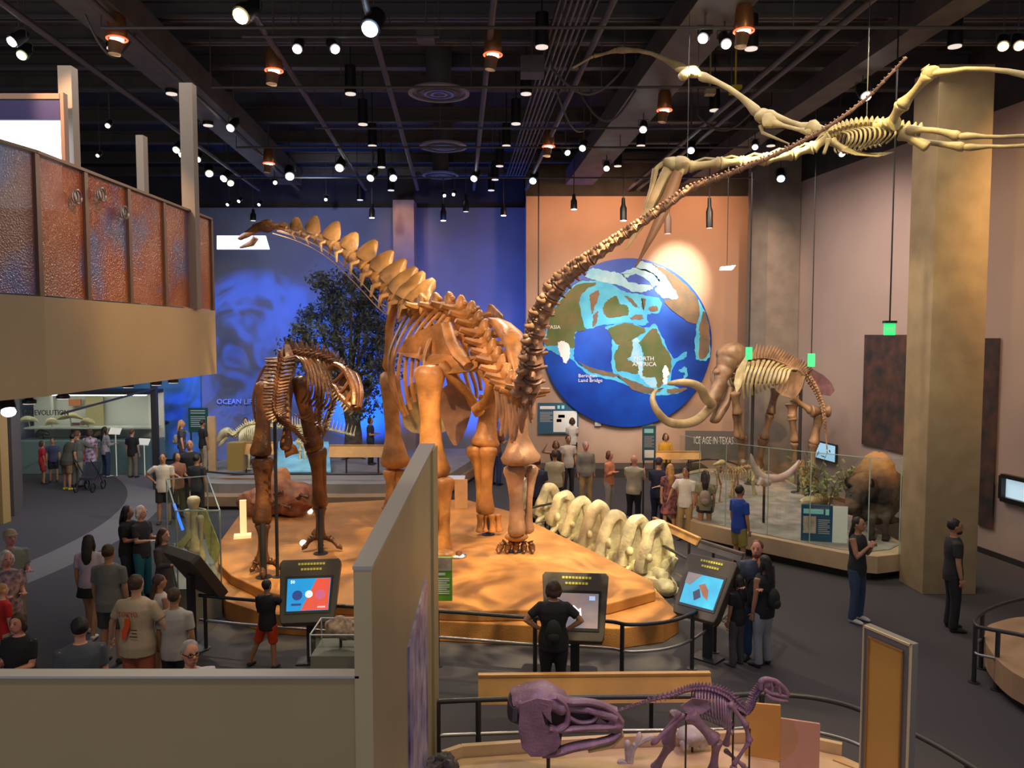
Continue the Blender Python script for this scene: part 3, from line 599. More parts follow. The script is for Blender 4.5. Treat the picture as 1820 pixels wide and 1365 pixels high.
for i in range(8):  # right-hand ribs
    b0 = bv[1 + i]; x0 = 514 + i * 6.8; Y = 14.7 + i * .13
    tl('rib', rib([b0, P(x0 + 22, 640 + i * 2, Y - .15), P(x0 + 33, 670 + i * 4, Y - .3), P(x0 + 32, 698 + i * 3, Y - .35), P(x0 + 22, 716 + i * 2, Y - .3)], .04))
    if i % 2 == 0: tl('rib', rib([b0, P(480 + i * 4, 642, Y + .1), P(460 + i * 3, 672, Y), P(450 + i * 3, 710, Y - .1), P(455 + i * 3, 750, Y - .1)], .045))
for i in range(5): tl('belly_rib', rib([P(524 + i * 7, 735 + 3 * i, 14.5), P(536 + i * 7, 744 + 3 * i, 14.3), P(552 + i * 7, 735 + 3 * i, 14.5)], .025))
# legs
tlimb('femur', (471, 678, 14.2), (463, 812, 13.9), .135, .18, .2); tlimb('tibia', (466, 812, 13.95), (466, 932, 13.8), .12, .19, .18)
tlimb('fibula', (478, 812, 14), (476, 925, 13.9), .05, .09, .08); tlimb('metatarsus', (467, 928, 13.8), (466, 1002, 13.75), .09, .15, .15)
tlimb('femur', (530, 668, 14.6), (559, 800, 14.9), .13, .18, .19); tlimb('tibia', (561, 794, 15.0), (568, 902, 15.25), .12, .19, .17)
tlimb('fibula', (574, 796, 15), (577, 898, 15.3), .05, .08, .08); tlimb('metatarsus', (568, 898, 15.25), (569, 958, 15.3), .085, .14, .13)
tlimb('pubis', (516, 665, 14.6), (508, 800, 14.4), .06, .1, .12); tl('pubic_boot', shell([P(x, y, 14.4) for x, y in ((504, 793), (514, 786), (526, 792), (531, 806), (520, 808), (508, 814))], .1, .04))
tlimb('ischium', (508, 672, 14.4), (512, 760, 14.1), .05, .09, .07)
tlimb('scapula', (560, 640, 15.4), (566, 712, 15.2), .055, .08, .09); tlimb('humerus', (566, 710, 15.1), (560, 740, 15.0), .04, .06, .055); tlimb('forearm', (560, 740, 15.0), (570, 762, 14.9), .03, .045, .04)
for k in (-4, 4): tl('claw', MB().tube([P(570, 762, 14.9), P(572 + k, 772, 14.9), P(568 + k, 782, 14.9)], [.03, .025, .006], 6))
for (mx_, my_), ends in (((466, 1000), ((445, 1018, 13.6), (468, 1028, 13.2), (502, 1014, 13.6), (452, 1002, 14.1))), ((568, 955), ((537, 978, 15.2), (572, 976, 14.9), (608, 977, 15.2), (556, 950, 15.6)))):
    Y = 13.75 if mx_ < 500 else 15.3; e2 = [gr(x, y, .53) for x, y, _ in ends]; toes(T, BONE_T, P(mx_, my_, Y), e2, .062)
post(T, gr(469, 1026, .5), P(467, 930, 13.62), .055); post(T, gr(570, 984, .5), P(569, 905, 15.1), .055); tp_ = P(488, 738, 13.45); post(T, V(tp_.x, tp_.y, .5), tp_, .03, .1)
# skull: built along an axis, snout down and to the right
def skull_rex(par, m, o, fwd, up, L, gape=.8):
    f, u, s = frame(fwd, up); o = Vector(o)
    q = lambda a, b_, c=0: o + f * a * L + u * b_ * L + s * c * L
    for k in (-1, 1):   # side walls as struts round the windows
        mb = MB()
        for path_, r in (([(0, .12), (.2, .2), (.45, .2), (.75, .14), (.97, .0)], .05), ([(0, .1), (.0, -.1), (.06, -.22)], .045), ([(.06, -.2), (.3, -.1), (.6, -.1), (.97, -.04)], .045), ([(.3, .2), (.3, .02), (.26, -.1)], .035), ([(.52, .18), (.56, .03), (.55, -.1)], .035), ([(.75, .13), (.78, 0), (.8, -.06)], .05)):
            mb.tube(crv([q(a, b_, k * (.17 - .12 * a)) for a, b_ in path_], 4), r * L, 7)
        obj('skull_side', mb, m, par)
        mb = MB()
        for j in range(9): 
            a = .3 + j * .075; c0 = q(a, -.11, k * (.17 - .12 * a)); mb.tube([c0, c0 - u * .06 * L, c0 - u * .11 * L - f * .01 * L], [.02 * L, .016 * L, .003 * L], 6)
        obj('upper_teeth', mb, BONE_P, par)
    obj('skull_roof', MB().tube(crv([q(-.02, .08), q(.2, .2), q(.5, .19), q(.8, .1), q(.99, -.02)], 4), [(.16 * L - .007 * L * i, .05 * L) for i in range(17)], 8, u), m, par)
    f2, u2, _ = frame(f - u * gape, up); j0 = q(.05, -.2)
    mb = MB(); mt = MB()
    for k in (-1, 1):
        P_ = lambda a, b_: j0 + f2 * a * L + u2 * b_ * L + s * k * (.16 - .12 * a) * L
        mb.tube(crv([P_(0, 0), P_(.25, .0), P_(.6, .0), P_(.88, .04)], 4), [(.03 * L, .05 * L)] + [(.03 * L, .075 * L)] * 8 + [(.03 * L, .055 * L)] * 4, 8, u2)
        for j in range(8): c0 = P_(.35 + j * .065, .06); mt.tube([c0, c0 + u2 * .05 * L, c0 + u2 * .09 * L], [.018 * L, .015 * L, .003 * L], 6)
    obj('lower_jaw', mb, m, par); obj('lower_teeth', mt, BONE_P, par)
skull_rex(T, BONE_T, P(600, 664, 15.6), P(636, 728, 14.7) - P(600, 664, 15.6), V(.55, 0, .75), 1.18, .95)
# ================================================================ ancient globe on the peach wall
def zc(ox, oy, k): return lambda x, y: (ox + x / k, oy + y / k)
G = thing('wall_globe', at(1114, 762, 26.95), 'huge round blue map of the ancient globe mounted on the peach wall', 'globe map')
gc = at(1114.5, 610, 26.9); R_ = 149.5 * 26.9 / 1400
M_OC = mat('map_ocean', (.003, .03, .30), .5, col2=(.008, .10, .62), scale=.55, emit=0)
M_SH = mat('map_shallow', (.05, .40, .72), .5, col2=(.10, .55, .80), scale=2); M_PA = mat('map_pale', (.40, .66, .80), .5, col2=(.18, .5, .72), scale=2)
M_LG = mat('map_land', (.055, .12, .022), .6, col2=(.16, .13, .045), scale=1.6); M_LB = mat('map_brown', (.11, .10, .075), .6, col2=(.22, .13, .07), scale=2.4)
obj('ocean_disc', MB().tube([gc + V(0, .1, 0), gc + V(0, -.06, 0), gc + V(0, -.08, 0)], [R_, R_, R_ * .985], 96), M_OC, G, True)
g = zc(940, 440, 4.015)
def mp_(name, m, pts, dep):
    q = []
    for x, y in pts:
        dx, dy = x - 700, y - 680; L_ = math.hypot(dx, dy)
        if L_ > 590: x, y = 700 + dx * 590 / L_, 680 + dy * 590 / L_
        p = at(*g(x, y), 26.9); q.append(V(p.x, gc.y - .085 - dep, p.z))
    q = crv(q + [q[0]], 7)[:-1]; o = []
    for i, p in enumerate(q): o.append(p + V(random.uniform(-.024, .024), 0, random.uniform(-.024, .024)))
    obj(name, MB().prism(o, (0, .012, 0)), m, G, False)
for pts in ([(120, 600), (140, 480), (240, 350), (350, 250), (470, 240), (560, 250), (700, 320), (820, 340), (930, 370), (930, 460), (840, 480), (830, 550), (560, 550), (430, 580), (340, 600), (320, 720), (350, 830), (600, 900), (800, 990), (830, 1040), (640, 960), (420, 900), (290, 790), (200, 760), (110, 700)],
            [(540, 570), (700, 530), (830, 570), (900, 550), (960, 660), (1030, 790), (1115, 740), (1110, 790), (1040, 830), (1010, 960), (1100, 1020), (960, 1050), (820, 1040), (640, 940), (590, 840), (590, 680), (600, 640)],
            [(1060, 880), (1110, 850), (1130, 910), (1080, 950), (1110, 900)], [(1190, 560), (1200, 370), (1290, 500), (1300, 700), (1270, 800), (1190, 790), (1180, 680)]): mp_('shallow_sea', M_SH, pts, .0)
for pts in ([(400, 210), (440, 150), (560, 170), (660, 190), (720, 250), (860, 270), (870, 300), (760, 320), (640, 270), (500, 240)], [(650, 190), (740, 150), (860, 170), (930, 240), (880, 280), (850, 240), (760, 190), (690, 215)], [(780, 90), (900, 110), (990, 180), (1070, 350), (960, 360), (900, 300), (930, 250), (860, 180), (770, 150)],
            [(690, 740), (760, 640), (800, 720), (820, 900), (920, 930), (900, 1000), (840, 970), (780, 900)]): mp_('pale_sea', M_PA, pts, .004)
for pts in ([(130, 620), (150, 490), (240, 360), (350, 265), (480, 255), (400, 310), (360, 380), (380, 520), (400, 590), (330, 610), (320, 720), (250, 690), (180, 700), (110, 690)], [(530, 410), (570, 370), (620, 350), (650, 400), (700, 420), (700, 480), (570, 500), (530, 460)],
            [(560, 580), (680, 540), (830, 585), (760, 640), (640, 690), (600, 660)], [(650, 690), (730, 660), (730, 760), (700, 800), (770, 830), (770, 900), (680, 880), (620, 870), (610, 760)],
            [(780, 680), (890, 575), (950, 680), (1010, 780), (1000, 900), (920, 1000), (900, 930), (810, 910), (820, 800), (800, 720)]): mp_('landmass', M_LG, pts, .008)
for pts in ([(430, 340), (500, 310), (470, 420), (450, 470)], [(460, 480), (490, 460), (480, 540), (450, 560)], [(800, 360), (830, 370), (820, 440), (805, 430)], [(850, 430), (900, 415), (915, 450), (860, 455)], [(680, 345), (720, 360), (780, 430), (740, 410)], [(720, 500), (790, 475), (810, 510), (730, 515)],
            [(870, 110), (1000, 160), (1140, 280), (1210, 400), (1190, 540), (1090, 500), (960, 380), (1060, 360), (990, 230), (900, 140)], [(1210, 560), (1260, 450), (1285, 600), (1275, 760), (1215, 790), (1215, 650)], [(620, 900), (760, 960), (900, 1010), (960, 1000), (880, 1040), (740, 1010)], [(980, 1010), (1120, 1000), (1080, 1030), (990, 1040)], [(340, 800), (450, 860), (620, 900), (590, 920), (430, 880)]): mp_('brown_landmass', M_LB, pts, .010)
mp_('skull_picture', WHITEP, [(205, 680), (240, 665), (280, 690), (290, 760), (270, 820), (245, 810), (215, 740)], .014); mp_('skull_picture', WHITEP, [(945, 880), (970, 840), (1000, 890), (985, 920), (980, 970), (955, 970), (955, 920)], .014)
for s, x, y, z in (('ASIA', 150, 580, .15), ('NORTH', 745, 805, .17), ('AMERICA', 735, 845, .17), ('Beringian', 350, 925, .15), ('Land Bridge', 350, 958, .15)):
    p = at(*g(x, y), 26.9); text('map_lettering', s, (p.x, gc.y - .115, p.z), z * 1.15, WHITEP, G)
# ================================================================ information boards on walls
def fittext(s, loc, h, w, m, t):
    o = text('lettering', s, loc, h * 1.38, m, t); wd = max(v.co.x for v in o.data.vertices) - min(v.co.x for v in o.data.vertices)
    for v in o.data.vertices: v.co.x *= w / wd
def board(name, px0, py0, px1, py1, Y, m, label, cat='sign', th=.06, parts=(), yaw=0, grp=None, feet=False, fz=0):
    a, b_ = at(px0, py0, Y), at(px1, py1, Y); c = V((a.x + b_.x) / 2, Y, min(a.z, b_.z)); W_, H_ = b_.x - a.x, a.z - b_.z
    t = thing(name, c, label, cat, grp, yaw, True)
    obj('panel', MB().box((0, 0, H_ / 2), (W_, th, H_)), m, t, False)
    for kind, x0, y0, x1, y1, mm, *tx in parts:
        X0, X1, Z0, Z1 = (x0 - .5) * W_, (x1 - .5) * W_, (1 - y1) * H_, (1 - y0) * H_
        if kind == 'T': fittext(tx[0], (X0, -th / 2 - .006, Z0), Z1 - Z0, X1 - X0, mm, t)
        elif kind == 'L':
            mb = MB(); n = tx[0]
            for i in range(n): mb.box(((X0 + X1) / 2 - (X1 - X0) * .1 * (i % 3 == 2), -th / 2 - .004, Z1 - (Z1 - Z0) * (i + .5) / n), ((X1 - X0) * (1 - .2 * (i % 3 == 2)), .006, (Z1 - Z0) / n * .45))
            obj('text_lines', mb, mm, t, False)
        else: obj('picture', MB().box(((X0 + X1) / 2, -th / 2 - .004, (Z0 + Z1) / 2), (X1 - X0, .008, Z1 - Z0)), mm, t, False)
    if feet:
        for s in (-.4, .4): obj('leg', MB().box((s * W_, 0, -(c.z - fz) / 2), (.04, .04, c.z - fz)), STEEL, t, False)
    return t
PIC = mat('photo_print', (.3, .2, .14), .5, col2=(.6, .5, .4), scale=5); CRM = mat('cream_map', (.8, .78, .66), .6, col2=(.75, .8, .85), scale=3)
board('info_board', 956, 716, 1028, 771, 26.95, TEAL, 'wide teal board with a cream map, mounted on the wall left of the globe', parts=[('L', .05, .04, .42, .26, WHITEP, 1), ('P', .48, .08, .54, .19, mat('cyan_print', (.3, .75, .8), .5)), ('P', .58, .08, .65, .19, mat('cyan_print', (.3, .75, .8), .5)), ('L', .05, .28, .36, .62, GREYP, 7), ('P', .38, .26, .96, .94, CRM), ('P', .5, .38, .66, .48, TEAL), ('P', .46, .52, .58, .62, SAND)])
board('info_board', 1142, 757, 1165, 818, 20.5, TEAL, 'tall narrow teal text panel standing below the right of the globe', parts=[('P', .12, .08, .8, .2, mat('cyan_print', (.3, .75, .8), .5)), ('L', .12, .28, .85, .62, GREYP, 10), ('P', .15, .7, .85, .92, WHITEP)], feet=True)
board('wall_label', 1057, 738, 1068, 757, 26.93, GREYP, 'small grey caption plate left of centre under the globe', parts=[('L', .1, .2, .9, .8, WHITEP, 4)])
board('wall_label', 1149, 737, 1160, 756, 26.93, GREYP, 'small grey caption plate right of centre under the globe', parts=[('L', .1, .2, .9, .8, WHITEP, 4)])
board('section_sign', 1219, 766, 1322, 818, 25.4, mat('sign_grey', (.14, .13, .12), .6), 'grey board lettered ICE AGE IN TEXAS behind the mammoth legs', parts=[('T', .14, .18, .80, .44, WHITEP, 'ICE AGE IN TEXAS')], feet=True, yaw=-.12)
board('info_board', 1427, 898, 1502, 965, 15.75, mat('blue_board', (.008, .075, .17), .5), 'blue and white reader board in front of the bison, on the ice age plinth', parts=[('L', .04, .03, .48, .31, mat('cyan_print', (.3, .75, .8), .5), 1), ('P', .52, .1, .6, .25, mat('cyan_print', (.3, .75, .8), .5)), ('P', .04, .3, .32, .75, PIC), ('L', .37, .36, .62, .76, GREYP, 8), ('P', .68, .0, 1.0, 1.0, WHITEP)], yaw=-.25, feet=True, fz=.515)
board('info_board', 335, 725, 370, 768, 25.0, mat('green_board', (.01, .07, .05), .5), 'dark green panel on the blue wall behind the standing visitors', parts=[('L', .12, .06, .88, .26, GREYP, 2), ('L', .12, .32, .88, .8, GREYP, 6)], feet=True, fz=.62)
gb = board('info_board', 773, 990, 804, 1067, 11.9, mat('lime_board', (.16, .42, .03), .5), 'lime green reader board on the front edge of the big plinth', parts=[('P', .0, .0, .95, .30, PIC), ('L', .12, .32, .6, .44, WHITEP, 1), ('L', .1, .46, .85, .85, WHITEP, 8)])
board('info_board', 808, 852, 831, 903, 18.9, TAN, 'small plain tan board standing behind the big plinth', feet=False)
pw = thing('wall_lettering', at(385, 716, 28.6), 'white lettering OCEAN LIFE IN D on the blue mural wall', 'lettering'); text('letters', 'OCEAN LIFE IN D', at(385, 718, 29.3), .27, mat('glow_letters', (.6, .7, 1), .5), pw, ext=.02)
# murals on the mauve wall
for px0, px1, py0, py1, Y, lb in ((1540, 1617, 595, 806, 19.95, 'tall dark forest mural left of the near concrete column'), (1752, 1780, 601, 940, 16.9, 'tall narrow dark mural right of the near concrete column')):
    t0 = (at(px0, 600, 20)); 
    def onwall(px): # intersection with the right wall line
        r = ray(px, 600); k = (WA.x * WD.y - WA.y * WD.x) / (r.x * WD.y - r.y * WD.x); return V(r.x * k, r.y * k, 0)
    A_, B_ = onwall(px0) - nrm * .06, onwall(px1) - nrm * .06; zt, zb = at(px0, py0, A_.y).z, max(.15, at(px1, py1, B_.y).z)
    obj('wall_mural', MB().slab([(A_.x, A_.y), (B_.x, B_.y), (B_.x + .04, B_.y + .01), (A_.x + .04, A_.y + .01)], zb, zt), mat('forest_mural', (.010, .014, .018), .85, col2=(.07, .03, .025), scale=2.6), None, False, lb, 'mural', 'dark murals on the mauve wall')
# small lit case in the right wall
t = thing('lit_display_case', onwall(1800) + V(-.05, 0, 1.5), 'lit wall case with a dark frame at the right edge of the picture', 'display case')
A_, B_ = onwall(1796) - nrm * .05, onwall(1850) - nrm * .05; z1, z0 = at(1800, 845, A_.y).z, at(1800, 886, A_.y).z
obj('case_frame', MB().bar(V(A_.x, A_.y, z0), V(B_.x, B_.y, z0), .12, .1).bar(V(A_.x, A_.y, z1), V(B_.x, B_.y, z1), .12, .08).box((A_.x, A_.y, (z0 + z1) / 2), (.12, .1, z1 - z0)), BLACK, t, False)
obj('lit_back', MB().bar(V(A_.x, A_.y, (z0 + z1) / 2) + nrm * .04, V(B_.x, B_.y, (z0 + z1) / 2) + nrm * .04, .02, z1 - z0), mat('case_light', (.5, .72, .85), .5, emit=.7), t, False)
A_, B_ = onwall(1452) - nrm * .06, onwall(1496) - nrm * .06; z1, z0 = at(1452, 783, A_.y).z, at(1494, 822, B_.y).z
t = thing('wall_monitor', V((A_.x + B_.x) / 2, (A_.y + B_.y) / 2, z0), 'pale blue lit screen on the mauve wall behind the mammoth hind legs', 'screen'); obj('monitor_frame', MB().bar(V(A_.x, A_.y, (z0 + z1) / 2), V(B_.x, B_.y, (z0 + z1) / 2), .06, z1 - z0 + .08), BLACK, t, False); obj('monitor_face', MB().bar(V(A_.x, A_.y - .04, (z0 + z1) / 2) - nrm * .04, V(B_.x, B_.y + .04, (z0 + z1) / 2) - nrm * .04, .02, z1 - z0), mat('monitor_glow', (.3, .55, .75), .5, emit=.8), t, False)
# ================================================================ vertebrae row beside the plinth
R = thing('neck_vertebrae_cast', gr(1060, 1010, 0), 'row of huge pale neck vertebrae on black stands beside the big plinth', 'fossil cast')
rv = [((927, 856), (933, 905), 19.6), ((952, 850), (947, 908), 18.9), ((978, 868), (973, 918), 18.2), ((1003, 880), (997, 936), 17.5), ((1035, 891), (1024, 955), 16.8), ((1064, 900), (1055, 975), 16.1), ((1099, 918), (1087, 990), 15.5), ((1137, 926), (1127, 1006), 14.9), ((1172, 936), (1164, 1020), 14.3)]
for i, (tp, bt, Y) in enumerate(rv):
    a_, b_ = P(*tp, Y), P(*bt, Y); u = (a_ - b_); H_ = u.length; nx = rv[min(i + 1, 8)]; pv = rv[max(i - 1, 0)]
    dd = (P(*nx[1], nx[2]) - P(*pv[1], pv[2])); dd, u, s = frame(dd, u); mb = MB(); w_ = .19 + .012 * i
    arch = crv([b_ + s * w_ * 1.0 + u * .05 - dd * .05, b_ + s * w_ * .95 + u * H_ * .45, b_ + s * w_ * .5 + u * H_ * .9, b_ + u * H_, b_ - s * w_ * .5 + u * H_ * .9, b_ - s * w_ * .95 + u * H_ * .45, b_ - s * w_ * 1.0 + u * .05 - dd * .05], 4)
    mb.tube(arch, [(.13, .125)] * len(arch), 8); mb.prism([p for p in arch], dd * .07)
    mb.tube([b_ - dd * .34, b_ - dd * .28, b_, b_ + dd * .26, b_ + dd * .34], [.09, .15, .105, .165, .10], 12)
    for k in (-1, 1):
        mb.tube(crv([b_ + s * k * .1, b_ + s * k * .27 - u * .12 + dd * .1, b_ + s * k * .24 - u * .26 + dd * .28], 3), [.08, .085, .08, .08, .075, .075, .07], 8)
        mb.sph(b_ + s * k * .24 - u * .26 + dd * .3, (.11, .11, .08), 9, 6); mb.sph(b_ + u * H_ * .38 + s * k * w_ * .9 + dd * .16, (.07, .08, .09), 8, 6)
    o = obj('vertebra', mb.lumpy(.035, 5, i), BONE_P, R)
    for k in (-1, 1):
        q = b_ + dd * .12 * k; obj('stand_rod', MB().cyl(V(q.x, q.y, 0), V(q.x, q.y, b_.z - .05), .018, n=8).cyl(V(q.x, q.y, 0), V(q.x, q.y, .012), .07), BLACK, o)
e_ = P(1185, 1044, 13.9); obj('vertebra', MB().sph(e_, (.19, .17, .17), 14, 10).tube([e_ + V(-.05, .3, .1), e_ + V(.1, .25, .35), e_ + V(.18, .2, .5)], [.13, .12, .05], 8).tube([e_ + V(-.4, .3, .05), e_ + V(-.1, .12, .02)], [.1, .12], 8).lumpy(.04, 5), BONE_P, R)
# ================================================================ ice age plinth
IC = thing('ice_age_plinth', (6.3, 19, 0), 'long tan plinth with a black toe kick carrying the mammoth and the bison', 'plinth')
ip = [(g_.x, g_.y) for g_ in (gr(x, y, .5) for x, y in ((1205, 915), (1240, 929), (1336, 950), (1420, 967), (1507, 984), (1560, 989), (1604, 984)))]
ip = ip + [(7.9, 15.3), (8.0, 24.2), (7.3, 24.2), (6.0, 24.6), (4.4, 23.0), (3.9, 20.5)]
cx0, cy0 = sum(p[0] for p in ip) / len(ip), sum(p[1] for p in ip) / len(ip)
obj('toe_kick', MB().slab([(cx0 + (x - cx0) * .965, cy0 + (y - cy0) * .975 + .08) for x, y in ip], 0, .16), BLACK, IC, False)
obj('deck', MB().slab(ip, .16, .5), mat('ice_tan', (.44, .32, .2), .7, .1, 2), IC, False, bevel=.01)
M_GR = mat('gravel_grey', (.25, .23, .21), .85, .25, 3)
obj('gravel_bed', MB().slab([(cx0 + (x - cx0) * .93, cy0 + (y - cy0) * .93) for x, y in ip], .5, .515), M_GR, IC, False)
gf = thing('glass_barrier', gr(1420, 968, .5), 'clear glass barrier with thin seams around the front of the ice age plinth', 'glass barrier')
gp_ = [gr(x, y, .5) for x, y in ((1208, 911), (1243, 925), (1290, 936), (1365, 952), (1440, 967), (1544, 984), (1600, 986))]
for i, (p, q) in enumerate(zip(gp_, gp_[1:])):
    h = 1.85; obj('glass_pane', MB().bar(V(p.x, p.y + .05, .5 + h / 2), V(q.x, q.y + .05, .5 + h / 2), .015, h), GLASS, gf, False)
    obj('edge_strip', MB().box((q.x, q.y + .05, .5 + h / 2), (.014, .02, h)).bar(V(p.x, p.y + .05, .5 + h), V(q.x, q.y + .05, .5 + h), .014, .014), mat('glass_edge', (.35, .45, .4), .2), gf, False)
# mammoth
z2 = zc(1150, 590, 4.403)
def Z(x, y, Y): return P(*z2(x, y), Y)
Mm = thing('mammoth_skeleton', (7, 21.5, .5), 'brown mammoth skeleton with long curling tusks standing on the ice age plinth', 'mammoth skeleton')
mo = lambda n, mb, m=BONE_M: obj(n, mb, m, Mm)
mb = MB().sph(Z(660, 175, 22.6), (.44, .44, .36), 16, 12).sph(Z(620, 245, 22.5), (.30, .36, .32), 14, 10).sph(Z(700, 250, 22.6), (.26, .3, .26), 12, 9).tube(crv([Z(620, 260, 22.5), Z(590, 340, 22.3), Z(560, 430, 22.0), (Z(520, 510, 21.8)), Z(490, 560, 21.7)], 3), [.28, .27, .25, .23, .21, .20, .19, .19, .2, .2, .19, .18, .13], 14).sph(Z(545, 320, 22.3), (.1, .32, .1), 10, 8)
sk_o = mo('skull', mb.lumpy(.06, 3)); md = sk_o.modifiers.new('merge', 'REMESH'); md.mode = 'VOXEL'; md.voxel_size = .035; md.use_smooth_shade = True
mb = MB()
for k in (-1, 1): mb.tube(crv([Z(640, 440, 22.4) + V(0, .2 * k, 0), Z(600, 560, 22.1) + V(0, .2 * k, 0), Z(540, 670, 21.8) + V(0, .12 * k, 0), Z(500, 700, 21.7)], 4), [.08, .09, .1, .11, .12, .12, .12, .12, .11, .1, .09, .07, .05], 8)
mo('lower_jaw', mb.lumpy(.03, 4))
tk1 = [Z(505, 560, 21.5), Z(460, 520, 21.2), Z(425, 450, 20.9), Z(370, 410, 20.7), Z(280, 393, 20.6), Z(200, 400, 20.7), Z(165, 405, 20.8)]
tk2 = [Z(510, 570, 21.9), Z(460, 630, 21.5), Z(380, 695, 21.0), Z(270, 720, 20.6), Z(160, 700, 20.3), Z(80, 620, 20.2), Z(45, 540, 20.3), Z(50, 490, 20.5), Z(75, 455, 20.7)]
for tk in (tk1, tk2):
    q = crv(tk, 5); n = len(q); obj('tusk', MB().tube(q, [.135 * (1 - (i / n) ** 2 * .75) for i in range(n)], 12), IVORY, Mm)
mv = crv([Z(770, 240, 22.4), Z(830, 225, 22.3), Z(920, 215, 22.1), Z(1000, 225, 21.9), Z(1080, 255, 21.6), Z(1150, 290, 21.3), Z(1210, 310, 21.0), Z(1250, 350, 20.8)], 4)
for i in range(len(mv) - 1):
    dd = mv[i + 1] - mv[i]; h = .55 - .012 * i if 4 < i < 18 else .3; mo('vertebra', vert(mv[i], dd, UP, dd.length * .92, .085, (h * .75, .05, .035), .1, .4, -.1))
tv2 = crv([Z(1250, 350, 20.8), Z(1300, 430, 20.6), Z(1340, 510, 20.5), Z(1370, 590, 20.4), Z(1385, 700, 20.3), Z(1400, 820, 20.3), Z(1410, 970, 20.3)], 4)
for i in range(len(tv2) - 1):
    dd = tv2[i + 1] - tv2[i]; mo('tail_vertebra', vert(tv2[i], dd, V(.7, -.3, .6), dd.length * .95, .085 * (1 - i / 28), (.06 * (1 - i / 24), .04, .02), .1 * (1 - i / 24)))
for i in range(11): # near ribs, then their mirror on the far side
    x0 = 790 + i * 33; Y = 22.0 - i * .08; b0 = mv[min(2 + i * 2, len(mv) - 1)]
    q = [b0, Z(x0 + 2, 275 + i * 2, Y - .45), Z(x0 - 22, 340 + i * 2, Y - .6), Z(x0 - 38, 430 - i * 3, Y - .55), Z(x0 - 30, 520 - i * 14, Y - .4)]
    mo('rib', rib(q, .05), BONE_Q if i < 11 else BONE_M); c = b0; a_ = V(-.35, .9, 0).normalized()
    mo('rib', rib([p + a_ * 2 * abs((c - p).dot(a_)) for p in q], .05))
mo('ilium', shell([Z(x, y, Y) for x, y, Y in ((1000, 400, 21.2), (1080, 330, 21.1), (1180, 310, 20.9), (1240, 350, 20.7), (1220, 430, 20.6), (1180, 500, 20.6), (1130, 520, 20.7), (1060, 500, 20.9), (1010, 460, 21.1))], .1, .12))
mo('ilium', shell([Z(x, y, Y) for x, y, Y in ((1250, 330, 21), (1290, 290, 21.1), (1380, 340, 21.3), (1440, 400, 21.4), (1465, 460, 21.4), (1430, 500, 21.3), (1370, 490, 21.2), (1300, 440, 21.1))], .1, .1), BONE_V)
mo('scapula', shell([Z(x, y, Y) for x, y, Y in ((700, 300, 22), (770, 190, 22.1), (790, 220, 22.0), (760, 330, 21.9), (735, 430, 21.8), (700, 480, 21.8), (680, 400, 21.9))], .09, .07), BONE_Q)
mo('scapula', shell([Z(x, y, Y) for x, y, Y in ((640, 330, 22.8), (690, 330, 22.8), (700, 420, 22.7), (680, 470, 22.6), (650, 420, 22.7))], .09, .05), BONE_Q)
ml = lambda n, a_, b_, r, e0, e1: mo(n, MB().bone(Z(*a_), Z(*b_), r, e0, e1, 10, .85).lumpy(.02, 4))
ml('humerus', (690, 470, 21.8), (705, 640, 21.9), .13, .18, .17); ml('ulna', (710, 600, 22), (730, 830, 22.3), .10, .15, .17); ml('radius', (690, 640, 22), (700, 820, 22.2), .07, .11, .13); ml('foot', (745, 810, 22.4), (742, 1075, 23.0), .10, .16, .15)
ml('humerus', (1010, 440, 22.6), (965, 640, 22.6), .12, .19, .16); ml('ulna', (960, 640, 22.6), (915, 830, 22.8), .11, .15, .18); ml('foot', (915, 820, 22.8), (865, 1060, 23.4), .10, .18, .17)
ml('femur', (1135, 560, 20.9), (1140, 700, 20.8), .12, .22, .15); ml('femur', (1132, 640, 20.8), (1158, 860, 20.8), .09, .13, .13); ml('tibia', (1158, 860, 20.8), (1165, 1010, 20.9), .1, .14, .14); ml('foot', (1190, 1000, 20.8), (1240, 1290, 20.5), .11, .16, .18)
ml('femur', (1350, 640, 20.7), (1300, 880, 20.7), .13, .2, .18); ml('tibia', (1300, 870, 20.7), (1285, 1080, 20.6), .10, .16, .14); ml('foot', (1285, 1070, 20.6), (1300, 1200, 20.6), .12, .15, .17)
mo('knee', MB().bone(Z(1280, 620, 20.6), Z(1430, 620, 20.6), .11, .17, .17)); mo('pubis', MB().bone(Z(1130, 510, 20.7), Z(1290, 620, 20.7), .07, .12, .12))
for x, Y, yt in ((832, 21.9, 330), (1205, 20.7, 420)):
    p = Z(x, yt, Y); post(Mm, V(p.x, p.y, .515), p, .045, .2)
# giant bison horn core, skull, small wolf skeletons, plants
z3 = zc(1280, 740, 4.403)
def Z3(x, y, Y): return P(*z3(x, y), Y)
M_PK = mat('horn_core', (.45, .36, .33), .5, .15, 4)
t = thing('horned_skull', V(Z3(345, 790, 17.4).x, 17.4, .515), 'huge pair of curved horn cores on a slim post, lit pink on its left side', 'fossil skull')
obj('horn', MB().tube(crv([Z3(240, 290, 17.4), Z3(265, 390, 17.35), Z3(310, 460, 17.3), Z3(350, 490, 17.3)], 4), [.01, .03, .05, .06, .07, .08, .085, .09, .1, .1, .11, .11, .12], 9), M_PK, t)
obj('horn', MB().tube(crv([Z3(370, 485, 17.3), Z3(450, 485, 17.3), Z3(530, 450, 17.4), Z3(590, 390, 17.5), Z3(620, 340, 17.6)], 4), [.11, .1, .1, .09, .09, .085, .08, .08, .075, .07, .065, .06, .05, .04, .03, .02, .01], 9), M_PK, t)
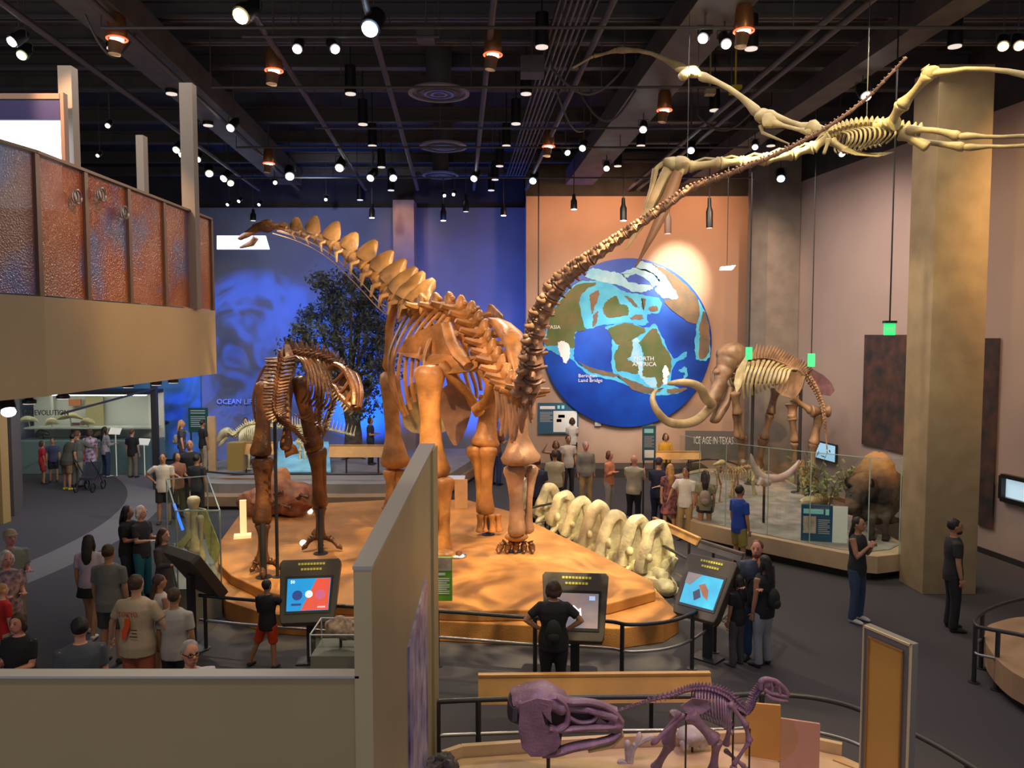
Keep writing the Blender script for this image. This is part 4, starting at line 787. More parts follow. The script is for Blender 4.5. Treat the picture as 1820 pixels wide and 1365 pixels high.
obj('skull_cap', MB().sph(Z3(350, 505, 17.3), (.16, .14, .13), 12, 8).tube([Z3(330, 500, 17.2), Z3(295, 535, 17.1)], [.08, .03], 8).lumpy(.03, 6), M_PK, t); p = Z3(345, 520, 17.35); obj('post', MB().cyl(V(p.x, p.y, .515), p, .03, n=8), BLACK, t)
t = thing('floor_skull', gr(1450, 900, .515), 'pale horned bison skull lying on the gravel behind the blue reader board', 'fossil skull')
p = gr(1450, 897, .52); obj('skull', MB().sph(p + V(0, 0, .14), (.26, .2, .14), 12, 8).tube([p + V(-.1, 0, .14), p + V(-.42, -.1, .09)], [.14, .07], 9).lumpy(.04, 5), BONE_P, t)
for k, q in ((1, V(.5, .05, .18)), (-1, V(-.2, .1, .38))): obj('horn', MB().tube([p + V(.1 * k, 0, .18), p + (q + V(.1 * k, 0, .18)) * .55, p + q], [.07, .05, .01], 8), BONE_P, t)
def quad(par, m, x, y, Y, L_, dirx=-1):   # little mounted carnivore seen in profile
    c = P(x, y, Y); f = V(dirx, -.25, 0).normalized(); s = V(-f.y, f.x, 0)
    sp_ = crv([c - f * L_ * .75 - UP * L_ * .25, c - f * L_ * .4 + UP * .02, c, c + f * L_ * .35 + UP * .0, c + f * L_ * .55 + UP * L_ * .18], 4)
    for i in range(len(sp_) - 1): dd = sp_[i + 1] - sp_[i]; obj('vertebra', vert(sp_[i], dd, UP, dd.length * .85, L_ * .035, (L_ * .05, L_ * .02, L_ * .012), L_ * .03), m, par)
    for i in range(7):
        q = c + f * L_ * (.3 - i * .09)
        for k in (-1, 1): obj('rib', rib([q, q + s * k * L_ * .12 - UP * L_ * .08, q + s * k * L_ * .11 - UP * L_ * .22, q + s * k * L_ * .03 - UP * L_ * .3], L_ * .018), m, par)
    for a_, k in ((.3, -1), (.3, 1), (-.42, -1), (-.42, 1)):
        h = c + f * L_ * a_ + s * k * L_ * .1; kn = h - UP * (h.z - .5) * .45 + f * L_ * (.07 * k + (.08 if a_ < 0 else -.06)); ft = V(h.x, h.y, .52) + f * L_ * .1 * k
        obj('leg_bone', MB().bone(h - UP * L_ * .04, kn, L_ * .03, L_ * .05, L_ * .05, 8).bone(kn, ft, L_ * .022, L_ * .04, L_ * .04, 8).sph(ft + f * L_ * .05, (L_ * .08, L_ * .04, L_ * .03), 8, 5), m, par)
    hd = sp_[-1]; obj('skull', MB().sph(hd + f * L_ * .05, (L_ * .11, L_ * .08, L_ * .08), 10, 7).tube([hd + f * L_ * .1, hd + f * L_ * .3 - UP * L_ * .06], [L_ * .06, L_ * .03], 8).tube([hd + f * L_ * .05 - UP * L_ * .08, hd + f * L_ * .27 - UP * L_ * .13], [L_ * .03, L_ * .02], 6), m, par)
t = thing('wolf_skeleton', gr(1318, 870, .5), 'small upright carnivore skeleton in front of the mammoth forelegs', 'animal skeleton'); quad(t, BONE_Q, 1318, 832, 20.2, .95)
t = thing('cat_skeleton', gr(1300, 880, .5), 'low carnivore skeleton on the gravel left of the mammoth forelegs', 'animal skeleton'); quad(t, BONE_M, 1296, 838, 19.4, .7, 1)
def plant(px, py, Y, h, n, label):
    b_ = P(px, py, Y); b_.z = .515; mb = MB(); st = MB()
    for i in range(n):
        a = random.uniform(0, 6.28); r = random.uniform(.05, .5); tip = b_ + V(math.cos(a) * r, math.sin(a) * r, h * random.uniform(.5, 1.05)); st.tube([b_, b_.lerp(tip, .5) + V(0, 0, .1), tip], [.014, .01, .004], 5)
        for j in range(9):
            c = b_.lerp(tip, random.uniform(.45, 1.05)) + V(*[random.uniform(-.09, .09) for _ in range(3)]); e1 = Quaternion(V(*[random.uniform(-1, 1) for _ in range(3)]).normalized(), random.uniform(0, 3)); x = e1 @ V(.075, 0, 0); y = e1 @ V(0, .03, 0)
            mb.add([c - x, c - y + x * .1, c + x, c + y + x * .1], [(0, 1, 2, 3)])
    t = thing('shrub', b_, label, 'plant', 'green shrubs on the ice age plinth'); obj('foliage', mb, mat('leaf_olive', (.16, .19, .07), .6, .3, 5), t, False); obj('stem', st, mat('twig', (.12, .09, .05), .7), t)
plant(1437, 860, 19.2, 1.25, 22, 'leafy green shrub by the mammoth hind legs'); plant(1472, 865, 18.6, .9, 16, 'low green shrub between the mammoth tail and the bison'); plant(1512, 860, 19.4, .9, 14, 'low green shrub just behind the bison head')
# bison
def blob(mb, name, m, par, vox, disp=None):
    o = obj(name, mb, m, par); md = o.modifiers.new('merge', 'REMESH'); md.mode = 'VOXEL'; md.voxel_size = vox; md.use_smooth_shade = True
    sm = o.modifiers.new('soft', 'SMOOTH'); sm.factor = .5; sm.iterations = 3
    if disp:
        tx = bpy.data.textures.new('clumps', 'CLOUDS'); tx.noise_scale = disp[1]; dm = o.modifiers.new('clumps', 'DISPLACE'); dm.texture = tx; dm.strength = disp[0]; dm.mid_level = .5
    return o
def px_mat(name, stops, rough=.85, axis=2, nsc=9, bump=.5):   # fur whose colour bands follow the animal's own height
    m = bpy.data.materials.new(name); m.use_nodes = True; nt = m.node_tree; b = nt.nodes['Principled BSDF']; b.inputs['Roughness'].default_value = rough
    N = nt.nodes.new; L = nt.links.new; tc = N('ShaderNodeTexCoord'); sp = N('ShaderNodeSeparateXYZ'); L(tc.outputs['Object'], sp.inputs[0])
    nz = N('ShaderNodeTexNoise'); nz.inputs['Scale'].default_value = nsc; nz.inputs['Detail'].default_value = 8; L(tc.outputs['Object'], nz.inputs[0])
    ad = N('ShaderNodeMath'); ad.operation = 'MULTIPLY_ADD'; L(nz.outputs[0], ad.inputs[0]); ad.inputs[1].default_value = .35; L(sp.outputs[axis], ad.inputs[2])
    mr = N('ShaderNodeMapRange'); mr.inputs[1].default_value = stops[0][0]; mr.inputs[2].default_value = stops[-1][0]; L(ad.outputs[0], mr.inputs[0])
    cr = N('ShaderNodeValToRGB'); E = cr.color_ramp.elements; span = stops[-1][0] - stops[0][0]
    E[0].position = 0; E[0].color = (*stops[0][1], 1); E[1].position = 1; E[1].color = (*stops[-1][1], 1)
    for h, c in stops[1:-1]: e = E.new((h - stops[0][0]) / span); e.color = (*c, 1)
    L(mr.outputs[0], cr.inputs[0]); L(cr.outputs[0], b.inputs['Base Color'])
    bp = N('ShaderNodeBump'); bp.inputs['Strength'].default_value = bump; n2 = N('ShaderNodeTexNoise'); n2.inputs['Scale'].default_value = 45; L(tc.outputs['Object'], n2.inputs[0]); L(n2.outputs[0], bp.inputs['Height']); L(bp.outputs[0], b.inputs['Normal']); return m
bs = thing('bison', (P(1558, 960, 17).x, 17.2, .515), 'stuffed brown bison with a tan hump standing behind the glass', 'bison')
B = lambda x, y, Y: P(x, y, Y)
mb = MB().sph(B(1556, 872, 17.2), (.50, .68, .72), 18, 14).sph(B(1560, 838, 17.3), (.32, .55, .44), 16, 12).sph(B(1568, 868, 18.2), (.46, .85, .52), 16, 12).sph(B(1570, 872, 19.0), (.40, .45, .46), 14, 10)
mb.sph(B(1533, 868, 16.75), (.30, .36, .34), 14, 10).sph(B(1521, 884, 16.45), (.20, .26, .24), 12, 9).tube([B(1520, 888, 16.4), B(1513, 903, 16.2), B(1510, 910, 16.1)], [.18, .14, .1], 12).sph(B(1528, 915, 16.6), (.15, .16, .22), 10, 8)
for x0, x1, Y, hz in ((1550, 1549, 16.9, 905), (1576, 1574, 16.85, 905), (1558, 1560, 18.9, 895), (1586, 1585, 18.9, 895)):
    g0 = gr(x1, 961 if Y < 18 else 931, .52); mb.tube([B(x0, hz - 18, Y), B(x0, hz + 8, Y), V(g0.x, g0.y, .95), V(g0.x, g0.y + .02, .75), V(g0.x, g0.y, .6), V(g0.x, g0.y - .03, .515)], [.24, .15, .08, .07, .075, .10], 10)
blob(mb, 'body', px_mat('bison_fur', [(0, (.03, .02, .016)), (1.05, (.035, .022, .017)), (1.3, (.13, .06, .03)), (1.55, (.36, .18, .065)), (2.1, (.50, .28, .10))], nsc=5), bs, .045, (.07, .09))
for k, q in ((-1, (B(1512, 866, 16.6), B(1503, 858, 16.55), B(1505, 848, 16.5))), (1, (B(1543, 868, 16.5), B(1552, 860, 16.4), B(1549, 850, 16.35)))): obj('horn', MB().tube(crv(q, 3), [.05, .048, .042, .035, .028, .018, .006], 8), BLACK, bs)
obj('tail', MB().tube(crv([B(1572, 860, 19.4), B(1576, 880, 19.5), B(1576, 910, 19.5)], 3), [.04, .03, .03, .03, .03, .05, .02], 7), mat('fur_dark', (.05, .03, .02), .9), bs)
for k in (-1, 1): obj('eye', MB().sph(B(1521 + 9 * k, 880, 16.28 + .03 * k), .022, 8, 6), BLACK, bs)
# ================================================================ flying reptile skeleton under the ceiling
z5 = zc(1090, 70, 3.329); z6 = zc(1200, 0, 2.935)
Q5 = lambda x, y, Y: P(*z5(x, y), Y)
Q6 = lambda x, y, Y: P(*z6(x, y), Y)
F_ = thing('flying_reptile_skeleton', P(1540, 240, 11.6), 'pale giant flying reptile skeleton with spread wings hanging from the ceiling', 'pterosaur skeleton')
fo = lambda n, mb, m=BONE_Q: obj(n, mb, m, F_)
fb = lambda n, a_, b_, r, e0=None, e1=None, bend=None: fo(n, MB().bone(a_, b_, r, e0, e1, 10, .9, None, bend).lumpy(.012, 5))
fb('wing_phalanx', P(1018, 121, 14), P(1055, 100, 13.9), .018, .022, .03); fb('wing_phalanx', P(1055, 100, 13.9), P(1097, 89, 13.8), .03, .04, .05)
fb('wing_phalanx', P(1095, 89, 13.8), P(1222, 128, 13.3), .04, .065, .09, (0, 0, .12)); fb('wing_metacarpal', P(1242, 134, 13.2), P(1352, 205, 12.8), .05, .09, .09, (0, 0, .1))
fo('wrist', MB().sph(P(1228, 128, 13.25), (.15, .1, .1), 10, 8).sph(P(1216, 133, 13.2), (.1, .1, .07), 9, 7).sph(P(1240, 131, 13.2), (.08, .08, .09), 9, 7).lumpy(.05, 7)); fo('elbow', MB().sph(P(1356, 207, 12.75), (.13, .12, .12), 10, 8).sph(P(1368, 215, 12.6), (.12, .1, .12), 9, 7).lumpy(.05, 7))
fb('radius', P(1362, 202, 12.7), P(1450, 232, 12.2), .05, .10, .12); fb('ulna', P(1370, 218, 12.6), P(1445, 236, 12.1), .035, .08, .08)
fb('humerus', P(1440, 226, 12.2), P(1475, 240, 11.9), .10, .14, .15); fo('hand_claw', MB().tube([P(1352, 222, 12.7), P(1355, 236, 12.7), P(1403, 256, 12.6)], [.04, .03, .012], 7))
fb('wing_phalanx', P(1652, 132, 10.6), P(1860, 142, 9.9), .035, .06, .06, (0, 0, .1)); fb('wing_metacarpal', P(1652, 132, 10.6), P(1602, 188, 11.0), .06, .1, .1); fb('radius', P(1604, 186, 11.0), P(1580, 222, 11.3), .07, .11, .12)
fo('wrist', MB().sph(P(1654, 130, 10.6), (.1, .1, .09), 9, 7).tube([P(1650, 130, 10.6), P(1643, 122, 10.6), P(1652, 116, 10.6)], [.03, .02, .006], 6).lumpy(.04, 7)); fb('humerus', P(1560, 226, 11.5), P(1592, 218, 11.2), .08, .13, .13)
nk = crv([P(1476, 243, 11.8), P(1445, 262, 11.9), P(1410, 274, 12.0), P(1360, 283, 12.1), P(1320, 288, 12.2), P(1280, 290, 12.3), P(1225, 296, 12.4)], 1)
for i in range(len(nk) - 1):
    dd = nk[i + 1] - nk[i]; fo('neck_vertebra', MB().bone(nk[i] - dd * .02, nk[i + 1] + dd * .02, .06, .10, .10, 10).tube([nk[i] + UP * .05, nk[i].lerp(nk[i + 1], .5) + UP * .1, nk[i + 1] + UP * .05], [.02, .02, .02], 6).lumpy(.02, 6))
skc = P(1205, 292, 12.4)
fo('skull', MB().sph(P(1210, 292, 12.4), (.17, .13, .15), 12, 9).sph(P(1193, 290, 12.4), (.14, .1, .12), 12, 9).tube(crv([P(1215, 285, 12.4), P(1185, 288, 12.42), P(1165, 302, 12.45), P(1158, 318, 12.45)], 3), [.06, .06, .06, .06, .055, .05, .05, .04, .03, .02], 8).lumpy(.05, 6))
fo('upper_beak', MB().tube(crv([P(1188, 300, 12.4), P(1172, 335, 12.42), P(1150, 380, 12.45), P(1128, 418, 12.5), P(1110, 445, 12.5)], 3), [(.05, .09), (.05, .09), (.05, .09), (.05, .09), (.045, .085), (.04, .08), (.04, .07), (.035, .06), (.03, .05), (.025, .04), (.02, .03), (.015, .02), (.005, .006)], 9))
fo('crest_strut', MB().tube(crv([P(1165, 300, 12.4), P(1158, 335, 12.45), P(1145, 372, 12.45)], 3), [.05, .05, .045, .04, .035, .03, .02], 7)); fo('crest_strut', MB().tube(crv([P(1213, 300, 12.35), P(1200, 330, 12.35), P(1186, 362, 12.35)], 3), [.05, .045, .04, .035, .03, .03, .02], 7))
fo('lower_beak', MB().tube(crv([P(1205, 305, 12.3), P(1190, 345, 12.3), P(1172, 390, 12.25), P(1150, 435, 12.2), P(1129, 476, 12.2)], 3), [(.05, .07), (.05, .09), (.05, .1), (.05, .1), (.05, .1), (.05, .09), (.045, .08), (.04, .07), (.035, .06), (.03, .045), (.02, .03), (.015, .02), (.005, .006)], 9), mat('beak_tip', (.16, .09, .04), .45))
bv2 = crv([P(1478, 240, 11.8), P(1500, 232, 11.7), P(1530, 226, 11.6), P(1565, 226, 11.5), (P(1600, 232, 11.4)), P(1640, 238, 11.3)], 4)
for i in range(len(bv2) - 1): dd = bv2[i + 1] - bv2[i]; fo('back_vertebra', vert(bv2[i], dd, UP, dd.length * .9, .06, (.09, .04, .025), .07))
for i in range(11):
    q = bv2[min(3 + i, len(bv2) - 1)]; hh = .36 - .02 * abs(i - 4)
    for k in (-1, 1): fo('rib', rib([q, q + V(.03, .2 * k, -.08), q + V(.02, .24 * k, -hh * .7), q + V(-.02, .08 * k, -hh)], .022))
fo('breastbone', shell([P(x, y, 11.5) + V(0, .0, 0) for x, y in ((1505, 262), (1530, 270), (1570, 277), (1590, 270), (1560, 279), (1520, 276), (1495, 268))], .05, .04)); fb('coracoid', P(1478, 250, 11.7), P(1505, 268, 11.55), .05, .08, .07); fb('collar_spur', P(1473, 246, 11.6), P(1464, 275, 11.6), .03, .05, .03)
fb('pelvis', P(1600, 236, 11.4), P(1650, 262, 11.2), .07, .12, .09); fb('femur', P(1612, 232, 11.3), P(1706, 243, 10.8), .045, .08, .08, (0, 0, .04)); fb('femur', P(1615, 248, 11.5), P(1715, 262, 11.1), .045, .08, .08)
fb('tibia', P(1704, 243, 10.8), P(1860, 242, 10.2), .03, .06, .04); fb('tibia', P(1712, 262, 11.1), P(1860, 258, 10.6), .03, .06, .04)
for x, y, Y in ((1540, 226, 11.6), (1241, 128, 13.2), (1222, 285, 12.4), (1540, 222, 11.7)):
    p = P(x, y, Y); fo('suspension_cable', MB().cyl(p, V(p.x, p.y, 11.3), .006, n=5), STEEL)
# ================================================================ blue stage: tree, low skeleton, reader rails
ST = thing('stage_plinth', (-4.5, 24, 0), 'wide low brown stage under the tree and the blue mural wall', 'plinth')
sp_ = poly([(300, 862), (360, 866), (480, 866), (600, 867), (700, 866), (780, 864), (790, 850)], .62)
M_STG = mat('stage_brown', (.30, .19, .11), .7, .1, 2)
obj('lower_step', MB().slab([(x, y) for x, y in sp_] + [(-.6, 28.2), (-8.5, 28.2), (-10.2, 25.0)], .1, .36), M_STG, ST, False)
obj('toe_kick', MB().slab([(x, y + .1) for x, y in sp_] + [(-.7, 28.1), (-8.4, 28.1), (-10.1, 25.0)], 0, .1), BLACK, ST, False)
obj('upper_step', MB().slab([(x * .97, y + .5) for x, y in sp_] + [(-.8, 28.1), (-8.3, 28.1), (-9.6, 25.3)], .36, .62), mat('stage_grey', (.24, .22, .2), .8, .1, 2), ST, False)
tb = P(627, 826, 26.3); tb.z = .62
TR = thing('display_tree', tb, 'dark leafy tree with a thick trunk standing on the stage before the blue wall', 'tree')
tr_top = P(622, 700, 26.3); mb = MB().tube(crv([tb - V(0, 0, .02), tb + V(0, 0, .25), tb + V(.03, 0, 1.1), tr_top, tr_top + V(-.1, .1, .9)], 3), [.55, .38, .32, .3, .29, .28, .28, .28, .27, .25, .2, .15, .1], 12)
for k in range(7): a = k * .9; mb.tube([tb + V(math.cos(a) * .2, math.sin(a) * .2, .35), tb + V(math.cos(a) * .55, math.sin(a) * .55, .06), tb + V(math.cos(a) * .85, math.sin(a) * .85, .0)], [.13, .09, .03], 7)
obj('trunk', mb.lumpy(.05, 3), mat('bark', (.10, .08, .06), .9, .3, 8, .6, 25), TR)
lf = MB(); br = MB(); tips = []
for px, py, s in ((560, 560, 1), (590, 520, 1), (625, 510, 1), (660, 530, 1), (545, 610, 1), (590, 600, 1.2), (640, 580, 1.2), (680, 580, 1), (560, 650, .8), (600, 660, 1.2), (650, 640, 1.2), (680, 650, .9), (620, 700, 1), (655, 700, .9), (600, 560, 1), (675, 610, 1), (640, 545, 1), (575, 500, .5), (535, 590, .5), (660, 510, .6), (640, 730, .6), (530, 635, .4)):
    c = P(px, py, 26.2 + random.uniform(-.9, .9)); br.tube(crv([tr_top + V(0, 0, random.uniform(-.3, .8)), tr_top.lerp(c, .5) + V(random.uniform(-.2, .2), 0, -.1), c], 3), [.07, .065, .055, .05, .04, .03, .015], 6)
    for j in range(int(34 * s)):
        q = c + V(random.gauss(0, .33 * s), random.gauss(0, .38), random.gauss(0, .28 * s)); br.tube([c, q], [.014, .004], 4)
        for _ in range(13):
            e = q + V(*[random.gauss(0, .1) for _ in range(3)]); e1 = Quaternion(V(*[random.uniform(-1, 1) for _ in range(3)]).normalized(), random.uniform(0, 3)); x = e1 @ V(.085, 0, 0); y = e1 @ V(0, .035, 0)
            lf.add([e - x, e - y + x * .15, e + x, e + y + x * .15], [(0, 1, 2, 3)])
obj('foliage', lf, mat('leaf_dark', (.075, .085, .06), .6, .35, 3), TR, False); obj('branch', br, mat('bark', (0, 0, 0)), TR)
# low spiny skeleton on the stage
LS = thing('low_reptile_skeleton', P(500, 800, 23.6), 'long low pale skeleton with tall spines behind the tyrannosaur legs', 'dinosaur skeleton')
lo = lambda n, mb: obj(n, mb, BONE_P, LS)
z4 = zc(370, 730, 5.87)
Q4 = lambda x, y, Y=23.6: P(*z4(x, y), Y)
lv = crv([Q4(215, 235), Q4(280, 265), Q4(340, 215), Q4(400, 165), Q4(480, 140), Q4(560, 150), Q4(700, 175), Q4(850, 170), Q4(960, 170), Q4(1100, 170), Q4(1250, 195), Q4(1400, 230), Q4(1540, 265)], 4)
for i in range(len(lv) - 1):
    f = i / len(lv); dd = lv[i + 1] - lv[i]; lo('vertebra', vert(lv[i], dd, UP, dd.length * .9, .075 - .04 * f, (.28 if .35 < f else .1, .022, .02), .08))
for i in range(14):
    q = lv[9 + i] if i < 9 else lv[9 + i]; 
    if i < 10:
        for k in (-1, 1): lo('rib', rib([q, q + V(.02, .3 * k, -.12), q + V(.03, .3 * k, -.45), q + V(-.03, .12 * k, -.66)], .028))
lo('skull', MB().tube(crv([Q4(225, 225), Q4(180, 225), Q4(120, 275), Q4(75, 335)], 3), [.08, .14, .15, .14, .13, .12, .1, .09, .07, .03], 9).lumpy(.03, 6)); lo('lower_jaw', MB().tube([Q4(200, 270), Q4(150, 330), Q4(100, 375)], [.06, .07, .02], 7))
for a_, b_, c_2 in (((420, 220), (380, 330), (430, 420)), ((430, 230), (400, 360), (410, 470)), ((960, 260), (930, 330), (1010, 380)), ((1000, 250), (960, 340), (960, 420))):
    q0, q1, q2 = Q4(*a_), Q4(*b_), Q4(*c_2); q3 = V(q2.x, q2.y - .1, .66); lo('leg_bone', MB().bone(q0, q1, .05, .08, .08, 8)); lo('leg_bone', MB().bone(q1, q2, .04, .07, .07, 8).tube([q2, q3], [.04, .03], 7).sph(q3, (.12, .1, .03), 8, 5))
lo('pelvis', shell([Q4(900, 180, 23.5), Q4(1030, 190, 23.5), Q4(1040, 250, 23.5), Q4(960, 265, 23.5), Q4(900, 230, 23.5)], .08, .05))
for x in (500, 965): p = Q4(x, 200, 23.62); obj('support_post', MB().cyl(V(p.x, p.y, .62), p, .02, n=6), BLACK, LS)
def reader(px0, px1, py, Y, label, h=.32, tilt=.5, z1=None, m=WOOD, y1=None, grp='tan reader rails', zf=0., Yb=None, post_h=True):
    a_, b_ = P(px0, py, Y), P(px1, y1 or py, Yb or Y); t = thing('reader_rail', V((a_.x + b_.x) / 2, (a_.y + b_.y) / 2, zf), label, 'reader rail', grp)
    d_ = (b_ - a_).normalized(); n_ = V(d_.y, -d_.x, 0).normalized(); n_ = n_ if n_.y < 0 else -n_
    dn = V(0, 0, -h) + n_ * -h * tilt * -1
    obj('board', MB().prism([a_, b_, b_ + dn, a_ + dn], n_ * .035), m, t, False); obj('ledge', MB().bar(a_ + V(0, 0, .012), b_ + V(0, 0, .012), .07, .03), m, t, False)
    L_ = (b_ - a_).length; k = max(2, int(L_ / 1.3))
    for i in range(k): q = a_.lerp(b_, (i + .5) / k) - n_ * .05; obj('post', MB().cyl(V(q.x, q.y, zf), V(q.x, q.y, q.z - .05), .025, n=8), STEEL, t)
    return t
reader(417, 492, 787, 22.9, 'tan reader board behind the tyrannosaur left leg', zf=.36); reader(586, 700, 792, 23.0, 'long tan reader board in front of the tree trunk', zf=.36); reader(392, 470, 851, 22.1, 'low orange reader bench just above the glass case', m=mat('orange_lam', (.5, .2, .06), .5), h=.28)
reader(1165, 1245, 803, 22.2, 'tan reader board right of the globe, before the visitor in yellow', h=.2)
obj('display_pedestal', MB().box(P(422, 810, 22.8), (.46, .4, .8)), mat('pedestal_ochre', (.36, .24, .06), .6), None, False, 'square ochre pedestal standing on the stage left of the tyrannosaur', 'pedestal')
bt = thing('ocean_table', P(539, 838, 22.3), 'pale blue lit table top showing the ancient sea behind the tyrannosaur', 'display table'); obj('sea_top', MB().prism([P(495, 786, 25), P(584, 786, 25), P(588, 838, 22.7), P(492, 838, 22.7)], (0, 0, .05)), mat('sea_blue', (.18, .42, .55), .4, .2, 2, emit=.25), bt, False)
for x in (500, 580): p = P(x, 836, 22.8); obj('leg', MB().cyl(V(p.x, p.y, .62), p, .03, n=8), STEEL, bt)
dp = thing('door_panel', P(372, 798, 23.4), 'narrow upright tan panel left of the low pale skeleton', 'panel'); q = P(376, 740, 23.4); obj('panel_board', MB().box((q.x, 23.4, (q.z + .1) / 2), (.22, .12, q.z - .1)), TAN, dp, False)
tw = thing('white_display_table', P(800, 852, 21.0), 'small white-topped display table on dark legs behind the giant skeleton legs', 'display table'); a_, b_ = P(772, 850, 21.4), P(826, 850, 21.4)
obj('table_top', MB().box(((a_.x + b_.x) / 2, 21.4, a_.z), (b_.x - a_.x, .6, .05)), mat('table_white', (.7, .68, .7), .5), tw, False)
for x in (a_.x + .05, b_.x - .05): obj('leg', MB().box((x, 21.4, a_.z / 2), (.05, .5, a_.z)), STEEL, tw, False)
# rock nest block and stand lamps on the main plinth
RK = thing('fossil_rock', gr(490, 925, .5), 'large rough red-brown rock block with bones behind the tyrannosaur feet', 'fossil rock')
c = gr(492, 925, .5) + V(0, .6, .38)
o = obj('rock_mass', MB().sph(c, (.78, .55, .42), 30, 18).sph(c + V(-.65, -.1, -.12), (.35, .3, .26), 20, 12).lumpy(.16, 2.6).lumpy(.06, 8), mat('red_rock', (.34, .13, .06), .75, .4, 4, .8, 16), RK)
for k in range(6): q = c + V(-.5 + k * .2, -.45 - .05 * (k % 2), -.05 + .12 * (k % 3)); obj('fossil_bone', MB().bone(q, q + V(.22, -.05, .06 * (-1) ** k), .035, .055, .05, 8), BONE_T, RK)
fs = thing('frill_skull', P(497, 862, 18.6), 'orange horned dinosaur skull behind the red rock block', 'dinosaur skull'); q = P(498, 850, 18.6); z_ = zc(400, 790, 5.458); qq = lambda x, y: P(*z_(x, y), 18.6)
obj('frill', shell([qq(440, 270), qq(480, 250), qq(530, 222), qq(590, 225), qq(625, 270), qq(640, 370), qq(635, 430), qq(600, 380), qq(540, 400), qq(490, 380), qq(450, 430), qq(435, 360)], .1, -.12), mat('bone_orange', (.5, .2, .06), .5, .2, 4), fs)
obj('face', MB().tube([qq(540, 350) + V(0, -.1, 0), qq(540, 420) + V(0, -.35, 0), qq(535, 460) + V(0, -.6, -.05)], [.28, .2, .06], 10).tube([qq(500, 380), qq(490, 400) + V(0, -.35, .1)], [.06, .01], 7).tube([qq(585, 380), qq(600, 400) + V(0, -.35, .1)], [.06, .01], 7).lumpy(.03, 6), mat('bone_orange', (0, 0, 0)), fs)
for x in (500, 580): obj('stand_rod', MB().cyl(V(qq(x, 400).x, 18.6, .5), qq(x, 400), .025, n=8), BLACK, fs)
lt = thing('light_box', gr(433, 958, .5), 'bright white slim stand lamp at the left edge of the big plinth', 'lamp'); q = gr(433, 955, .5); obj('lamp_body', MB().box(q + V(0, 0, .42), (.13, .1, .72), .3), mat('lamp_cream', (.9, .75, .4), .5, emit=.6), lt, False); obj('base', MB().box(q + V(-.02, 0, .03), (.34, .25, .06), .3), mat('lamp_cream', (1, 1, 1)), lt, False)
for px, py, lb in ((551, 914, 'small white knob light on the plinth by the tyrannosaur right ankle'), (539, 971, 'small white spotlight on the plinth by the tyrannosaur right toes')): obj('floor_light', MB().sph(gr(px, py, .5) + V(0, 0, .07), (.07, .07, .06), 12, 8), mat('lamp_white', (1, .9, .75), .4, emit=2.0), None, True, lb, 'lamp')
rs = thing('recessed_light', gr(812, 989, .5), 'round recessed light glowing in the plinth top beside the green reader board', 'lamp'); q = gr(812, 989, .5); obj('ring', MB().tube([q + V(math.cos(k * PI / 12) * .17, math.sin(k * PI / 12) * .17, .01) for k in range(25)], .022, 6), CHROME, rs); obj('lens', MB().cyl(q + V(0, 0, .0), q + V(0, 0, .012), .14, n=20), mat('lamp_white', (1, 1, 1)), rs)
# ================================================================ railings
RH = .8
def railing(name, pts, label, z=RH, posts=(), mid=True, grp='dark steel railings', zf=0, base=True):
    t = thing(name, V(pts[0].x, pts[0].y, zf), label, 'railing', grp)
    q = crv(pts, 6); obj('top_rail', MB().tube(q, .028, 8), STEEL, t)
    if mid: obj('mid_rail', MB().tube([p - V(0, 0, z * .47) for p in q], .02, 8), CHROME, t)
    for i in posts:
        p = q[min(int(i * (len(q) - 1)), len(q) - 1)]; obj('post', MB().cyl(V(p.x, p.y, zf), p, .03, n=8).cyl(V(p.x, p.y, zf), V(p.x, p.y, zf + .012), .07), STEEL, t)
    return t
gz = lambda L_, z: [gr(x, y, z) for x, y in L_]
railing('railing', gz([(354, 1058), (453, 1067), (600, 1077), (777, 1086), (890, 1094), (951, 1098), (1077, 1104), (1118, 1110), (1179, 1106), (1220, 1095), (1252, 1078), (1290, 1052), (1318, 1030)], RH), 'long dark two-bar railing curving around the front of the big plinth', posts=(.02, .25, .42, .565, .79, .885, .97, 1))
railing('railing', gz([(778, 1247), (850, 1244), (1000, 1240), (1270, 1237), (1340, 1234), (1430, 1238), (1500, 1252), (1560, 1275), (1640, 1312), (1720, 1358), (1800, 1410)], RH), 'dark curved railing around the purple dinosaur plinth in the foreground', posts=(.0, .1, .42, .7, .9))
railing('railing', gz([(1940, 1062), (1880, 1058), (1820, 1064), (1765, 1080), (1735, 1098), (1736, 1112), (1757, 1118), (1820, 1130), (1900, 1150)], RH), 'dark railing bending around the tan plinth at the right edge', posts=(.2, .45, .62, .8))
railing('railing', gz([(362, 838), (420, 842), (500, 842), (600, 843), (700, 842), (790, 836)], RH), 'thin dark railing before the stage with the tree', posts=(.0, .3, .55, .8, 1))
railing('railing', gz([(935, 905), (1000, 893), (1080, 905), (1165, 945)], RH), 'dark railing behind the row of vertebrae, before the standing visitors', posts=(0, .4, .7, 1))
railing('railing', gz([(1170, 965), (1215, 990), (1262, 1015), (1300, 1032)], RH), 'short dark railing beside the kiosk right of the vertebrae', posts=(.0, .5, 1))
railing('railing', gz([(1222, 822), (1262, 816), (1300, 822), (1330, 835)], .9), 'far curved dark railing beneath the grey ice age sign', posts=(0, .5, 1))
reader(1162, 1243, 921, 15.9, 'slanting tan reader board right of the vertebrae row', y1=958, Yb=13.9, h=.11, tilt=.5); reader(1246, 1322, 962, 13.8, 'slanting black reader board continuing the tan one toward the kiosk', y1=986, Yb=12.4, h=.11, tilt=.5, m=mat('slate', (.07, .07, .08), .4), grp=None)
